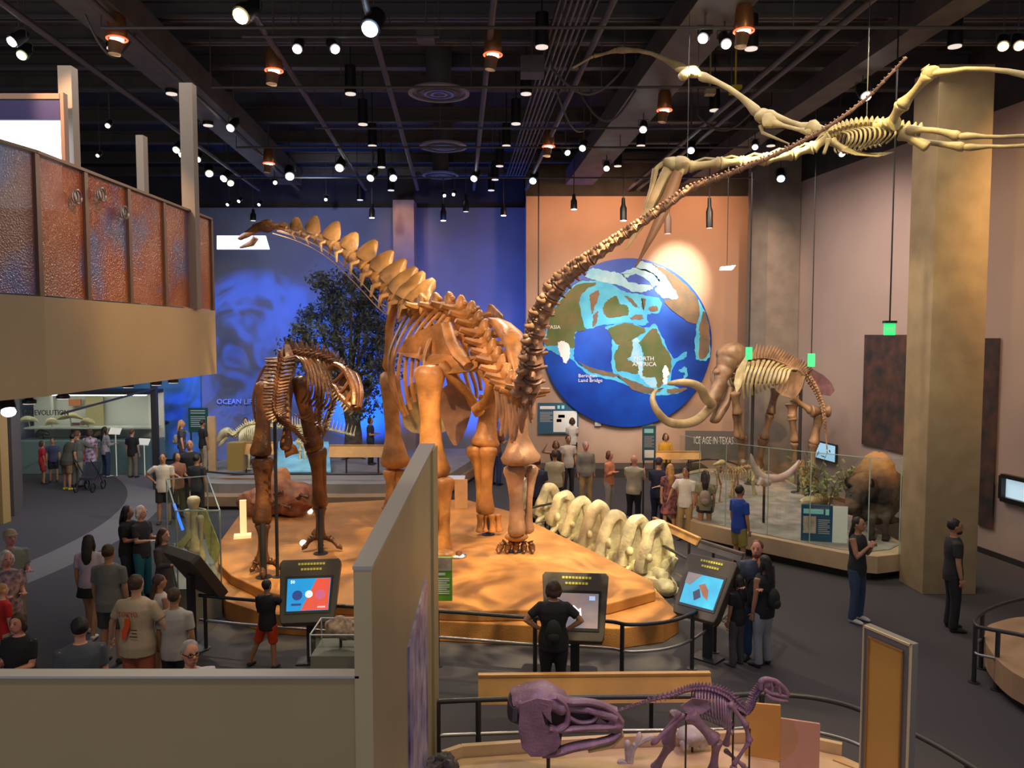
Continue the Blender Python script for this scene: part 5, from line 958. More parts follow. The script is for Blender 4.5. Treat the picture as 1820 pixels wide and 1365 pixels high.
# ================================================================ touch-screen kiosks
def kiosk(px, py, zc_, w_, h_, yaw, label, scr, tilt=.95, back=False, off=0):
    c = gr(px, py, zc_); t = thing('touch_kiosk', V(c.x, c.y, 0), label, 'kiosk', 'touch-screen kiosks', yaw, True)
    R_ = Matrix.Rotation(-(PI / 2 - tilt), 3, 'X')   # lean the face back
    up, nn = R_ @ V(0, 0, 1), R_ @ V(0, -1, 0); C0 = V(0, 0, zc_)
    pr = lambda a_, b_, dd=0: C0 + V(a_ * w_ / 2, 0, 0) + up * (b_ * h_ / 2) + nn * dd
    obj('housing', MB().prism([pr(-.92, 1), pr(.92, 1), pr(1, .9), pr(.86, -.85), pr(.8, -1), pr(-.8, -1), pr(-.86, -.85), pr(-1, .9)], nn * .16), mat('kiosk_brown', (.06, .045, .032), .45), t, False, bevel=.012)
    obj('screen_bezel', MB().prism([pr(-.78, .45, .085), pr(.78, .45, .085), pr(.72, -.72, .085), pr(-.72, -.72, .085)], nn * .012), BLACK, t, False)
    sn = lambda a_, b_, dd=.093: pr(a_ * .70, -.14 + b_ * .5, dd); sc = t
    sb = obj('screen', MB().prism([sn(-1, 1), sn(1, 1), sn(.95, -1), sn(-.95, -1)], nn * .008), scr[0], t, False)
    for kind, m, pts in scr[1:]:
        if kind == 'C':
            q = sn(*pts[0], .101); obj('screen_badge', MB().cyl(q, q + nn * .004, pts[1], n=20), m, sb)
        elif kind == 'X': text('screen_text', pts[1], sn(*pts[0], .107), pts[2], m, sb, rot=Matrix((V(1, 0, 0), up, nn)).transposed())
        else: obj('screen_image', MB().prism([sn(a_, b_, .100) for a_, b_ in pts], nn * .003), m, sb, False)
    for i in range(2):
        mbt = MB()
        for j in range(9 - 2 * i): q = pr(-.40 + j * .1 + i * .1, .80 - i * .17, .084); mbt.prism([q, q + V(.075 * w_ / 2, 0, 0), q + V(.075 * w_ / 2, 0, 0) + up * .032, q + up * .032], nn * .004)
        obj('title_line', mbt, mat('yellow_print', (.55, .50, .06), .5, emit=.15), t, False)
    obj('stalk', MB().box((0, .1, zc_ / 2), (.12, .08, zc_)).box((0, .1, .01), (.4, .3, .02)), STEEL, t, False)
    return t
EM = lambda n, c, e=.9, **k: mat(n, c, .3, emit=e, **k)
sb_, sr_ = EM('screen_blue', (.01, .26, .60)), EM('screen_red', (.62, .075, .045)); wt = EM('screen_whiteglow', (.9, .95, 1), 1.2)
kiosk(550, 1052, 1.05, .86, .92, .12, 'kiosk with a split blue and red quiz screen, before the boy in red shorts', [sb_, ('P', sr_, [(.35, .98), (.98, .98), (.93, -.98), (-.3, -.98)]), ('C', wt, ((.03, .0), .05)), ('X', sb_, ((-.03, -.06), 'VS', .05)), ('X', wt, ((-.85, .7), '50', .06)), ('C', EM('screen_navy', (.02, .05, .2)), ((-.5, -.05), .07)), ('C', EM('screen_rose', (.5, .1, .2)), ((.55, -.05), .07)), ('P', EM('screen_navy', (0, 0, 0)), [(-.75, -.55), (-.3, -.55), (-.3, -.68), (-.75, -.68)]), ('P', wt, [(.45, -.75), (.8, -.75), (.8, -.85), (.45, -.85)])])
kiosk(1022, 1080, 1.05, .90, .92, -.10, 'kiosk in front of the woman with hands on hips, its screen showing a skull', [EM('screen_dusk', (.16, .17, .22), .6, col2=(.30, .2, .17), scale=3), ('P', wt, [(-.25, -.35), (-.3, .1), (-.05, .3), (.15, .05), (.25, .15), (.28, -.3), (0, -.2)]), ('P', EM('screen_sky', (.4, .5, .75), .8), [(.6, .85), (.85, .85), (.85, .6), (.6, .6)])])
kiosk(1253, 1047, 1.05, .80, .92, -.75, 'kiosk with a bright blue screen at the right tip of the big plinth', [EM('screen_cyan', (.01, .30, .55), .9, col2=(.02, .42, .62), scale=4), ('P', EM('screen_rust', (.3, .1, .04), .6), [(-.2, .3), (.1, .5), (.4, .1), (.5, -.5), (.2, -.3)]), ('P', EM('screen_ink', (.01, .03, .1), .5), [(-.4, -.2), (-.1, .1), (.1, -.4), (-.2, -.7)]), ('P', EM('screen_dusk', (0, 0, 0)), [(-1, 1), (-.2, 1), (-.7, .2), (-1, .3)])])
kiosk(350, 1018, 1.15, .85, .85, 2.45, 'kiosk seen from behind beside the glass case, left of the tyrannosaur', [EM('screen_mist', (.15, .3, .45), .5)])
# ================================================================ glass case left of the plinth
GC = thing('tall_glass_case', gr(345, 1075, 0), 'tall clear glass case with pale upright bones and slanted labels, left of the big plinth', 'display case')
f0, f1 = gr(318, 1100, 0), gr(395, 1098, 0); b0, b1 = gr(300, 1010, 0), gr(372, 1000, 0); zt = P(300, 852, b0.y).z
cs = [V(p.x, p.y, 0) for p in (f0, f1, b1, b0)]
for p, q in zip(cs, cs[1:] + cs[:1]):
    obj('glass_pane', MB().bar(V(p.x, p.y, .5 + (zt - .5) / 2), V(q.x, q.y, .5 + (zt - .5) / 2), .012, zt - .5), GLASS, GC, False)
    obj('edge_strip', MB().bar(V(p.x, p.y, zt), V(q.x, q.y, zt), .02, .02).box((p.x, p.y, (.5 + zt) / 2), (.02, .02, zt - .5)), mat('glass_edge', (0, 0, 0)), GC, False)
obj('base', MB().slab([(p.x, p.y) for p in cs], 0, .5), mat('case_base', (.2, .19, .16), .6), GC, False)
cc = sum(cs, V(0, 0, 0)) / 4
wr = thing('case_readers', cc + V(0, 0, .5), 'pair of slanted yellow-green label boards inside the tall glass case', 'label board')
obj('label_board', MB().prism([P(352, 902, cc.y), P(366, 905, cc.y), P(392, 972, cc.y), P(384, 1000, cc.y), P(372, 985, cc.y)], (0, .03, 0)), mat('label_lime', (.42, .42, .16), .5, .2, 9), wr, False); obj('label_board', MB().prism([P(306, 975, cc.y - .2), P(345, 935, cc.y), P(349, 945, cc.y), P(312, 990, cc.y - .2)], (0, .03, 0)), mat('label_lime', (0, 0, 0)), wr, False)
bl = thing('blue_light_tube', cc + V(-.4, 0, .5), 'slim glowing blue light tube inside the tall glass case', 'lamp'); obj('tube', MB().cyl(P(309, 895, cc.y), P(325, 942, cc.y), .025, n=8), EM('tube_blue', (.02, .12, .9), 2.5), bl)
for i, (x, y0, y1, r, lb) in enumerate(((344, 882, 985, .06, 'thickest pale upright leg bone in the tall glass case'), (334, 905, 975, .04, 'thinner pale upright bone left of the thick one in the glass case'), (357, 915, 1000, .035, 'slim pale upright bone at the right of the glass case'))):
    t = thing('mounted_bone', V(P(x, y1, cc.y).x, cc.y, .5), lb, 'fossil bone'); obj('bone_shaft', MB().bone(P(x, y0, cc.y), P(x + 2, y1, cc.y), r, r * 2, r * 2.1), BONE_P, t); p = P(x + 2, y1, cc.y); obj('stand_rod', MB().cyl(V(p.x, p.y, .5), p, .015, n=6), BLACK, t)
# small glass box with a skull, just behind the near parapet
sbx = thing('small_glass_box', gr(600, 1235, 0), 'small clear glass box on a base, just behind the near parapet', 'display case'); q = gr(604, 1235, 0); zt = P(570, 1118, q.y).z
obj('base', MB().box((q.x + .05, q.y + .1, .3), (.75, .6, .6)), mat('case_base', (0, 0, 0)), sbx, False)
for dx, dy, w_, l_ in ((0, -.3, .75, .012), (0, .3, .75, .012), (-.375, 0, .012, .6), (.375, 0, .012, .6)): obj('glass_pane', MB().box((q.x + .05 + dx, q.y + .1 + dy, (.6 + zt) / 2), (w_, l_, zt - .6)), GLASS, sbx, False)
mb = MB(); X0, X1, Y0, Y1 = q.x - .325, q.x + .425, q.y - .2, q.y + .4
for a_, b_ in (((X0, Y0), (X1, Y0)), ((X1, Y0), (X1, Y1)), ((X1, Y1), (X0, Y1)), ((X0, Y1), (X0, Y0))): mb.bar(V(*a_, zt), V(*b_, zt), .014, .014); mb.box((*a_, (.6 + zt) / 2), (.014, .014, zt - .6))
obj('edge_strip', mb, mat('edge_bright', (.55, .6, .65), .3), sbx, False)
sk2 = thing('boxed_skull', V(q.x + .05, q.y + .1, .6), 'mottled tan small dinosaur skull inside the small glass box', 'fossil skull'); c = V(q.x + .0, q.y + .1, .86)
obj('skull', MB().sph(c, (.22, .15, .15), 14, 10).tube([c + V(.1, -.02, -.02), c + V(.3, -.05, -.1)], [.12, .05], 10).lumpy(.05, 7), mat('bone_spotted', (.5, .36, .25), .5, col2=(.16, .1, .07), scale=14), sk2); obj('stand_rod', MB().cyl(V(c.x, c.y, .6), c, .02, n=8), BLACK, sk2)
# ================================================================ foreground plinth with purple-lit skeletons
FP = thing('foreground_plinth', (2, 6.6, 0), 'tan plinth at the bottom edge carrying the purple-lit skull and skeleton', 'plinth')
f1 = poly([(790, 1362), (820, 1348), (960, 1338), (1110, 1330), (1330, 1322), (1430, 1330), (1500, 1345), (1560, 1372), (1600, 1400), (1600, 1600), (800, 1600)], .5)
obj('deck', MB().slab(f1, 0, .5), mat('plinth_peach', (.52, .36, .2), .7, .1, 3), FP, False)
q = [gr(x, y, .5) + V(0, .05, .04) for x, y in ((786, 1360), (820, 1348), (960, 1338), (1110, 1330), (1330, 1322), (1430, 1330), (1500, 1345))]
for p_, q_ in zip(q, q[1:]): obj('back_curb', MB().bar(p_, q_, .06, .14), mat('plinth_peach', (0, 0, 0)), FP, False)
q = gr(1480, 1352, .5); obj('corner_board', MB().prism([q, q + V(.5, -.5, 0), q + V(.55, -.55, .0), q + V(.05, .05, 0)], (0, 0, .03)), TAN, FP, False)
reader(850, 1262, 1202, 9.0, 'long bright tan reader rail behind the purple dinosaur skull', y1=1198, Yb=9.1, h=.26, tilt=.6)
def zz(x, y, Y): k = zc(850, 1180, 2.889)(x, y); return P(*k, Y)
SK = thing('duckbill_skull', V(zz(360, 480, 7.1).x, 7.1, .5), 'big purple-lit dinosaur skull on a post facing right, in the foreground', 'dinosaur skull')
so = lambda n, mb, m=BONE_V: obj(n, mb, m, SK)
def side(pts, r, k, w_=.17, fl=1): return MB().tube(crv([zz(x, y, 7.1 + k * w_ * (1 - .65 * max(0, (x - 350) / 400))) for x, y in pts], 4), [(q * .8, q * .55) for q in r], 9)
for k in (-1, 1):
    so('cheek_bar', side([(360, 330), (420, 340), (520, 330), (640, 325), (735, 320)], [.06, .065, .06, .055, .05, .05, .05, .05, .05, .052, .055, .055, .055, .055, .055, .055, .03], k))
    so('eye_bar', side([(400, 170), (440, 200), (460, 250), (450, 310), (400, 340)], [.04, .045, .05, .05, .05, .045, .04, .04, .042, .045, .05, .05, .05, .055, .055, .055, .05], k))
    so('brow_bar', side([(350, 180), (400, 170), (470, 195), (560, 195), (640, 215), (700, 250), (740, 300)], [.06] * 8 + [.055] * 8 + [.045] * 8 + [.04], k, .14))
    so('cheek_plate', MB().prism([zz(x, y, 7.1 + k * .18) for x, y in ((215, 200), (300, 170), (385, 185), (372, 250), (378, 300), (350, 270), (325, 235), (345, 310), (410, 345), (425, 400), (400, 440), (330, 470), (270, 470), (225, 425), (205, 330))], (0, .05, 0)))
    so('snout_bar', side([(460, 270), (520, 300), (590, 290), (620, 245)], [.035] * 13, k, .15)); so('jaw_bar', side([(330, 460), (400, 455), (480, 430), (580, 410), (680, 385), (735, 350)], [.07] * 6 + [.075] * 7 + [.06] * 6 + [.05, .03], k, .14))
    so('beak_plate', MB().prism([zz(x, y, 7.1 + k * .06) for x, y in ((640, 330), (600, 300), (620, 270), (660, 300), (700, 270), (735, 275), (748, 310), (735, 345), (700, 355))], (0, .04, 0)))
so('inner_shade', MB().prism([zz(x, y, 7.1) for x, y in ((200, 190), (380, 180), (470, 215), (640, 230), (735, 300), (700, 330), (560, 340), (430, 350), (420, 440), (280, 450), (220, 400))], (0, .05, 0)), mat('bone_shadow', (.05, .035, .045), .6)); so('crown', MB().tube(crv([zz(185, 175, 7.1), zz(230, 160, 7.1), zz(300, 150, 7.1), zz(370, 165, 7.1), zz(470, 205, 7.1), zz(600, 220, 7.1), zz(700, 262, 7.1)], 3), [(.17, .08)] * 4 + [(.2, .09)] * 8 + [(.13, .05)] * 7, 12).lumpy(.03, 7)); so('crest_knob', MB().sph(zz(330, 150, 7.1), (.10, .12, .05), 14, 8).sph(zz(215, 190, 7.1), (.10, .2, .12), 12, 9).lumpy(.03, 8))  # dark mid-plane sheet paints the shade inside the skull openings
so('squamosal', MB().tube([zz(190, 180, 7.1), zz(185, 240, 7.1), zz(215, 270, 7.1)], [(.2, .07), (.22, .07), (.14, .05)], 10), mat('bone_shadow', (.10, .07, .08), .5)); so('braincase', MB().sph(zz(280, 300, 7.1), (.14, .12, .2), 14, 10).lumpy(.04, 6)); so('lower_beak', MB().tube([zz(560, 425, 7.1), zz(680, 400, 7.1), zz(738, 350, 7.1)], [(.09, .04), (.1, .04), (.07, .03)], 9), BONE_Q)
so('post', MB().cyl(V(zz(360, 480, 7.1).x, 7.1, .5), zz(360, 470, 7.1), .018, n=8), BLACK)
# running small dinosaur
DN = thing('small_dinosaur_skeleton', V(zz(1200, 500, 7.0).x, 7.0, .5), 'small purple-lit dinosaur skeleton with its head raised at the right, in the foreground', 'dinosaur skeleton')
do = lambda n, mb, m=BONE_V: obj(n, mb, m, DN)
dv = crv([zz(460, 320, 7.15), zz(600, 285, 7.12), zz(740, 235, 7.1), zz(880, 190, 7.05), zz(1000, 160, 7.0), zz(1080, 135, 7.0), zz(1150, 128, 6.98), zz(1230, 145, 6.96), zz(1290, 180, 6.94), zz(1340, 235, 6.92), zz(1375, 255, 6.92), zz(1405, 220, 6.92), zz(1425, 170, 6.92), zz(1455, 125, 6.92), zz(1480, 105, 6.92)], 5)
for i in range(len(dv) - 1):
    f = i / len(dv); r = .006 + .03 * min(1, f * 1.6) if f < .65 else .026; dd = dv[i + 1] - dv[i]; do('vertebra', vert(dv[i], dd, V(-.3, 0, 1) if f < .7 else V(-1, 0, .3), dd.length * .9, r, (r * 1.6 if f > .2 else r * .8, .014, .008), r * .9, .35, 0, r if f < .3 else 0))
for i in range(13):
    q = dv[28 + i] if 28 + i < len(dv) else dv[-1]
    for k in (-1, 1): do('rib', rib([q, q + V(-.02, .09 * k, -.07), q + V(-.01, .11 * k, -.2 - .006 * i), q + V(.03, .05 * k, -.30 + .008 * abs(i - 6))], .010))
do('ilium', shell([zz(1040, 215, 6.85), zz(1100, 175, 6.85), zz(1180, 185, 6.85), zz(1195, 225, 6.85), zz(1150, 255, 6.85), zz(1080, 260, 6.85)], .03, .04)); do('ilium', shell([zz(1040, 215, 7.1), zz(1100, 175, 7.1), zz(1180, 185, 7.1), zz(1195, 225, 7.1), zz(1150, 255, 7.1), zz(1080, 260, 7.1)], .03, -.04))
dl = lambda n, a_, b_, r: do(n, MB().bone(zz(*a_), zz(*b_), r, r * 1.6, r * 1.6, 9))
dl('femur', (1085, 255, 6.85), (1220, 395, 6.8), .045); dl('tibia', (1225, 390, 6.8), (1205, 560, 6.85), .035); dl('femur', (1020, 250, 7.1), (975, 415, 7.15), .045); dl('tibia', (985, 410, 7.15), (905, 545, 7.15), .035); dl('ischium', (1060, 260, 7), (895, 410, 7), .018); dl('pubis', (1040, 250, 7), (890, 415, 7.05), .014)
dl('humerus', (1370, 300, 6.85), (1395, 400, 6.82), .022); dl('forearm', (1395, 395, 6.82), (1310, 520, 6.8), .016); dl('humerus', (1300, 290, 7.0), (1270, 420, 7.02), .022); dl('forearm', (1265, 440, 7.02), (1370, 530, 7.0), .016); dl('scapula', (1290, 200, 6.85), (1380, 320, 6.83), .02)
for x, y, Y in ((1200, 565, 6.85), (905, 550, 7.15), (1310, 522, 6.8), (1372, 532, 7.0)):
    p = zz(x, y, Y); g_ = V(p.x, p.y, .515); do('foot', MB().bone(p, g_ + V(.02, 0, .05), .02, .035, .03, 8)); toes(DN, BONE_V, g_ + V(.02, 0, .05), [g_ + V(.16, .06 * k, 0) for k in (-1, 0, 1)], .014)
for k in (-1, 1):
    q_ = lambda x, y: zz(x, y, 6.92 + .045 * k * (1 - max(0, (x - 1500) / 160)))
    do('skull_side', MB().tube(crv([q_(1450, 130), q_(1455, 92), q_(1480, 78), q_(1530, 90), q_(1575, 130), q_(1594, 165)], 3), [.022] * 10 + [.02] * 5 + [.012], 8)); do('cheek_bar', MB().tube(crv([q_(1465, 130), q_(1500, 150), q_(1545, 160), q_(1592, 168)], 3), [.02, .02, .018, .016, .016, .016, .016, .016, .016, .012], 8).tube([q_(1500, 90), q_(1510, 120), q_(1505, 148)], .014, 7).tube([q_(1545, 105), q_(1545, 130), q_(1550, 155)], .016, 7))
    do('lower_jaw', MB().tube(crv([q_(1475, 150), q_(1500, 175), q_(1550, 188), q_(1590, 190)], 3), [.016, .02, .022, .022, .022, .02, .02, .018, .015, .01], 8))
do('crown', MB().sph(zz(1480, 95, 6.92), (.075, .055, .055), 12, 8).lumpy(.02, 9)); do('snout', MB().tube([zz(1520, 100, 6.92), zz(1560, 130, 6.92), zz(1592, 165, 6.92)], [(.04, .03), (.035, .03), (.02, .02)], 10))
for x, yt in ((1068, 250), (1312, 180), (1395, 330)): p = zz(x, yt, 6.98); obj('support_post', MB().cyl(V(p.x, p.y, .5), p, .009, n=6), BLACK, DN)
c = zz(1100, 370, 7.7); t = thing('floor_skull', V(c.x, c.y, .5), 'small pale round skull between the legs of the purple-lit skeleton', 'fossil skull')
obj('skull', MB().sph(c, (.15, .13, .10), 14, 10).tube([c + V(.08, 0, -.03), c + V(.24, 0, -.06)], [.08, .03], 9).sph(c + V(-.1, -.05, -.06), (.06, .06, .06), 8, 6).lumpy(.04, 9), mat('bone_grey', (.42, .36, .34), .5, .3, 9), t); obj('stand_rod', MB().cyl(V(c.x, c.y, .5), c, .012, n=6), BLACK, t)
t = thing('antler_fossil', V(zz(770, 520, 7.5).x, 7.5, .5), 'small grey forked bone on the foreground plinth, right of the purple skull', 'fossil bone'); mb = MB()
for L_ in ([(780, 530), (790, 450), (820, 400), (830, 350)], [(800, 420), (860, 385), (900, 370)], [(770, 500), (765, 430), (768, 390)], [(780, 520), (740, 505), (715, 512)]): mb.tube(crv([zz(x, y, 7.5) for x, y in L_], 3), [.03] * (3 * (len(L_) - 1)) + [.008], 7)
obj('fork', mb.tube([V(zz(780, 530, 7.5).x, 7.5, .5), zz(780, 525, 7.5)], [.03, .03], 6), mat('bone_grey', (0, 0, 0)), t)
mb = MB(); q = P(775, 1352, 6.9)
for k in range(9): a = k * .7; mb.sph(q + V(random.uniform(-.14, .16), random.uniform(-.1, .1), random.uniform(-.1, .02)), (random.uniform(.05, .1), .07, random.uniform(.04, .07)), 9, 6)
mb.tube([V(q.x, q.y, .5), q], [.1, .1], 8); obj('fossil_lump', mb.lumpy(.05, 8), mat('fossil_dark', (.09, .075, .08), .6, .3, 10, .6), None, True, 'dark lumpy fossil mass at the bottom edge beside the near partition wall', 'fossil')
def fboard(x0, x1, y0, y1, Y, m, lb):
    a_, b_ = P(x0, y0, Y), P(x1, y1, Y - .1); t = thing('reader_board', V((a_.x + b_.x) / 2, Y, .5), lb, 'reader board')
    obj('board', MB().prism([V(a_.x, Y, .52), V(b_.x, Y - .1, .52), V(b_.x, Y - .1, b_.z), V(a_.x, Y, a_.z)], (0, .025, 0)), m, t, False); obj('post', MB().box(((a_.x + b_.x) / 2 + .16, Y - .05 - .03, .62), (.02, .02, .26)), BLACK, t, False)
fboard(1326, 1387, 1248, 1253, 7.6, mat('board_orange', (.52, .27, .055), .5, .05, 3), 'orange board behind the raised head of the small skeleton'); fboard(1388, 1457, 1276, 1286, 7.15, mat('board_peach', (.46, .24, .15), .5, .05, 3), 'peach board right of the orange one, at the bottom edge')
# framed orange panel
A_, B_ = P(1541, 1112, 6.75), P(1627, 1141, 6.3); zt = (A_.z + B_.z) / 2; dd = V(B_.x - A_.x, B_.y - A_.y, 0); L_ = dd.length; u_ = dd.normalized()
FR = thing('framed_panel', V((A_.x + B_.x) / 2, (A_.y + B_.y) / 2, 0), 'tall orange panel in a grey steel frame standing at the lower right', 'panel'); m1 = V(A_.x, A_.y, 0); m2 = V(B_.x, B_.y, 0)
ov = lambda s, z: V(A_.x, A_.y, 0) + u_ * (L_ * s) + V(0, 0, z)
obj('backing', MB().bar(ov(0, zt / 2), ov(1, zt / 2), .07, zt), mat('frame_grey', (.16, .16, .17), .45), FR, False)
n_ = V(u_.y, -u_.x, 0)
obj('orange_face', MB().prism([ov(.14, .1) + n_ * .036, ov(.82, .1) + n_ * .036, ov(.82, zt - .10) + n_ * .036, ov(.14, zt - .10) + n_ * .036], n_ * .012), mat('panel_orange', (.55, .30, .07), .4, .05, 2), FR, False)
obj('edge_trim', MB().bar(ov(.97, zt / 2) + n_ * .04, ov(1, zt / 2) + n_ * .04, .02, zt).bar(ov(0, zt - .01) + n_ * .04, ov(1, zt - .01) + n_ * .04, .02, .02).bar(ov(0, zt / 2) + n_ * .04, ov(.02, zt / 2) + n_ * .04, .02, zt), mat('trim_cream', (.6, .5, .33), .35), FR, False)
obj('inner_trim', MB().bar(ov(.12, zt - .09) + n_ * .045, ov(.84, zt - .09) + n_ * .045, .015, .02).bar(ov(.12, zt / 2 - .04) + n_ * .045, ov(.14, zt / 2 - .04) + n_ * .045, .015, zt - .1).bar(ov(.82, zt / 2 - .04) + n_ * .045, ov(.84, zt / 2 - .04) + n_ * .045, .015, zt - .1), mat('trim_rust', (.35, .17, .05), .5), FR, False)
# plinth at the right edge
RP = thing('corner_plinth', gr(1800, 1180, 0), 'curved tan plinth cut off by the right edge of the picture', 'plinth'); rp = [(p.x, p.y) for p in crv(gz([(1900, 1102), (1820, 1096), (1770, 1106), (1752, 1118), (1756, 1150), (1800, 1195), (1900, 1240)], .45), 4)]
obj('deck', MB().slab(rp + [(7.5, 8.4)], .12, .45), mat('plinth_tan', (.42, .27, .16), .6, .08, 2), RP, False); obj('toe_kick', MB().slab([(x + .08, y) for x, y in rp] + [(7.4, 8.5)], 0, .12), BLACK, RP, False)
# ================================================================ far left gallery under the balcony
M_WC = mat('case_white', (.55, .55, .48), .5)
WCs = thing('fossil_display_case', (-14, 26.3, 0), 'long brightly lit glass wall case of fossils under the balcony', 'display case')
x0, x1 = at(20, 800, 26.3).x, at(262, 800, 26.3).x; W_ = x1 - x0; cxx = (x0 + x1) / 2
obj('cabinet', MB().box((cxx, 27.05, .55), (W_, 1.2, 1.1)), mat('cabinet_sea', (.14, .22, .22), .5), WCs, False)
obj('back_panel', MB().box((cxx, 27.65, 1.9), (W_, .06, 1.8)), M_WC, WCs, False); obj('canopy', MB().box((cxx, 27.0, 2.75), (W_, 1.3, .12)), STEEL, WCs, False)
obj('shelf', MB().box((cxx, 27.2, 1.5), (W_ - .2, .7, .05)), mat('case_white', (0, 0, 0)), WCs, False); obj('light_strip', MB().box((cxx, 26.75, 2.66), (W_ - .4, .1, .04)), mat('strip_glow', (1, .97, .85), .5, emit=14), WCs, False)
obj('glass_front', MB().box((cxx, 26.45, 1.9), (W_, .02, 1.6)), GLASS, WCs, False)
for px0, px1, py0, py1, m_ in ((86, 92, 704, 745, M_WC), (118, 140, 710, 722, mat('panel_rust', (.45, .14, .04), .6)), (148, 182, 706, 775, mat('panel_khaki', (.36, .30, .14), .6)), (122, 146, 752, 775, mat('panel_plum', (.16, .06, .10), .6))):
    p, q = at(px0, py0, 27.3), at(px1, py1, 27.3); obj('display_panel', MB().box(((p.x + q.x) / 2, 27.45, (p.z + q.z) / 2), (q.x - p.x, .05, p.z - q.z)), m_, WCs, False)
text('lettering', 'THE EVOLUTION', at(38, 738, 26.38), .26, mat('letter_dark', (.03, .03, .03), .6), WCs, sx=.8, ext=.01)
for i, (px, py, s, lb) in enumerate(((50, 748, .7, 'pale long skull on the upper shelf at the far left of the lit case'), (92, 752, .5, 'second pale skull from the left in the lit case'), (125, 742, .9, 'yellow long curved jaw fossil in the lit case'), (155, 752, .5, 'greenish small fossil at the right part of the lit case'), (60, 790, .8, 'brown long fossil on the lower left shelf of the lit case'), (75, 772, .5, 'dark grey slab fossil on the lower shelf of the lit case'), (185, 772, .7, 'brown fossil above the open book label in the lit case'))):
    c = at(px, py, 27.0); obj('case_fossil', MB().tube(crv([c - V(s * .5, 0, .06), c - V(s * .2, 0, -.05), c + V(s * .15, 0, .06), c + V(s * .5, 0, -.02)], 3), [.03, .06, .09, .11, .12, .12, .1, .09, .06, .02], 8).cyl(c - V(0, -.1, .3), c, .02, n=6).lumpy(.04, 5, i), (BONE_P, BONE_P, BONE_Q, BONE_Q, BONE_T, STEEL, BONE_M)[i], None, True, lb, 'fossil', 'fossils in the lit wall case')
for px, py, lb in ((202, 768, 'lit white label page standing open above the case'), (253, 787, 'small lit white reading panel at the right end of the case'), (130, 800, 'lit white reading panel in the middle of the case front')):
    c = at(px, py, 25.9); obj('label_panel', MB().prism([c + V(-.2, .05, -.06), c + V(.17, .05, -.08), c + V(.2, .15, .1), c + V(-.17, .15, .12)], (0, 0, .03)).box((c.x, c.y + .12, c.z / 2), (.02, .02, c.z)), mat('label_white', (.75, .75, .65), .5, emit=.35), None, False, lb, 'label panel', 'reading panels by the lit case')
struct('wall_mural_blue', MB().box((-14.2, 29.3, 2.8), (5.2, .1, 5.5)), mat('mural_blue', (.04, .12, .35), .7, col2=(.10, .30, .6), scale=.9))
mr = thing('sea_serpent_mural', at(220, 760, 29.1), 'long dark swimming reptile shown on the blue mural wall', 'mural figure'); q = crv([at(x, y, 29.15) for x, y in ((185, 720), (215, 745), (245, 758), (270, 752), (300, 750))], 4)
obj('reptile_shape', MB().tube(q, [(.05, .03 + .16 * math.sin(PI * i / 16)) for i in range(17)], 8), mat('serpent_grey', (.04, .05, .07), .6), mr); obj('flipper', MB().tube([at(250, 758, 29.1), at(240, 775, 29.1)], [.1, .02], 6), mat('serpent_grey', (0, 0, 0)), mr)
struct('trim_left_1', MB().box((at(274, 700, 23.8).x, 23.8, 2.1), (.16, .16, 4.2)), STEEL); struct('trim_left_2', MB().box((at(0, 800, 19.5).x, 19.5, 2.05), (.22, .3, 4.1)), mat('trim_ochre', (.38, .26, .1), .6)); struct('trim_left_3', MB().bar(at(110, 735, 20), at(276, 690, 23.8), .05, .05), STEEL)
# exit signs
for px, py, Y, zt_, lb in ((1581, 585, 13.2, 9.38, 'green exit sign hanging on a long cord left of the near column'), (1442, 640, 20.6, None, 'green glowing exit sign above the mammoth hind quarters'), (1331, 628, 21.6, None, 'green glowing exit sign behind the mammoth shoulder')):
    c = P(px, py, Y); t = thing('exit_sign', c - V(0, 0, .12), lb, 'exit sign', 'green exit signs')
    obj('sign_face', MB().box(c, (.17 if Y < 15 else .17, .06, .2 if Y < 15 else .34)), mat('exit_green', (.04, .70, .2), .5, emit=1.0), t, False); obj('hanging_rod', MB().cyl(c + V(0, 0, .1), V(c.x, c.y, 11.3), .014, n=6), BLACK, t)
    if Y < 15: text('exit_letters', 'EXIT', c + V(-.065, -.034, -.03), .07, WHITEP, t); obj('sign_cap', MB().box(c + V(0, 0, .12), (.2, .1, .04)), BLACK, t, False)
c = P(1292, 476, 20); t = thing('pendant_light', c, 'small bright white slab light hanging on a cord beside the globe', 'lamp'); obj('light_slab', MB().prism([c + V(-.17, 0, -.05), c + V(.12, 0, -.05), c + V(.2, 0, .06), c + V(-.15, 0, .02)], (0, .12, 0)), mat('lamp_hot', (1, .95, .9), .4, emit=9), t, False); obj('cord', MB().cyl(c, V(c.x, c.y, 11.3), .008, n=5), BLACK, t)
c = P(957, 500, 25); t = thing('hanging_cable', V(c.x, c.y, 7), 'thin black cable hanging down at the left side of the peach wall', 'cable'); obj('cable_line', MB().cyl(V(c.x, c.y, P(957, 540, 25).z), V(c.x, c.y, 11.3), .02, n=6), BLACK, t)
tc_ = c
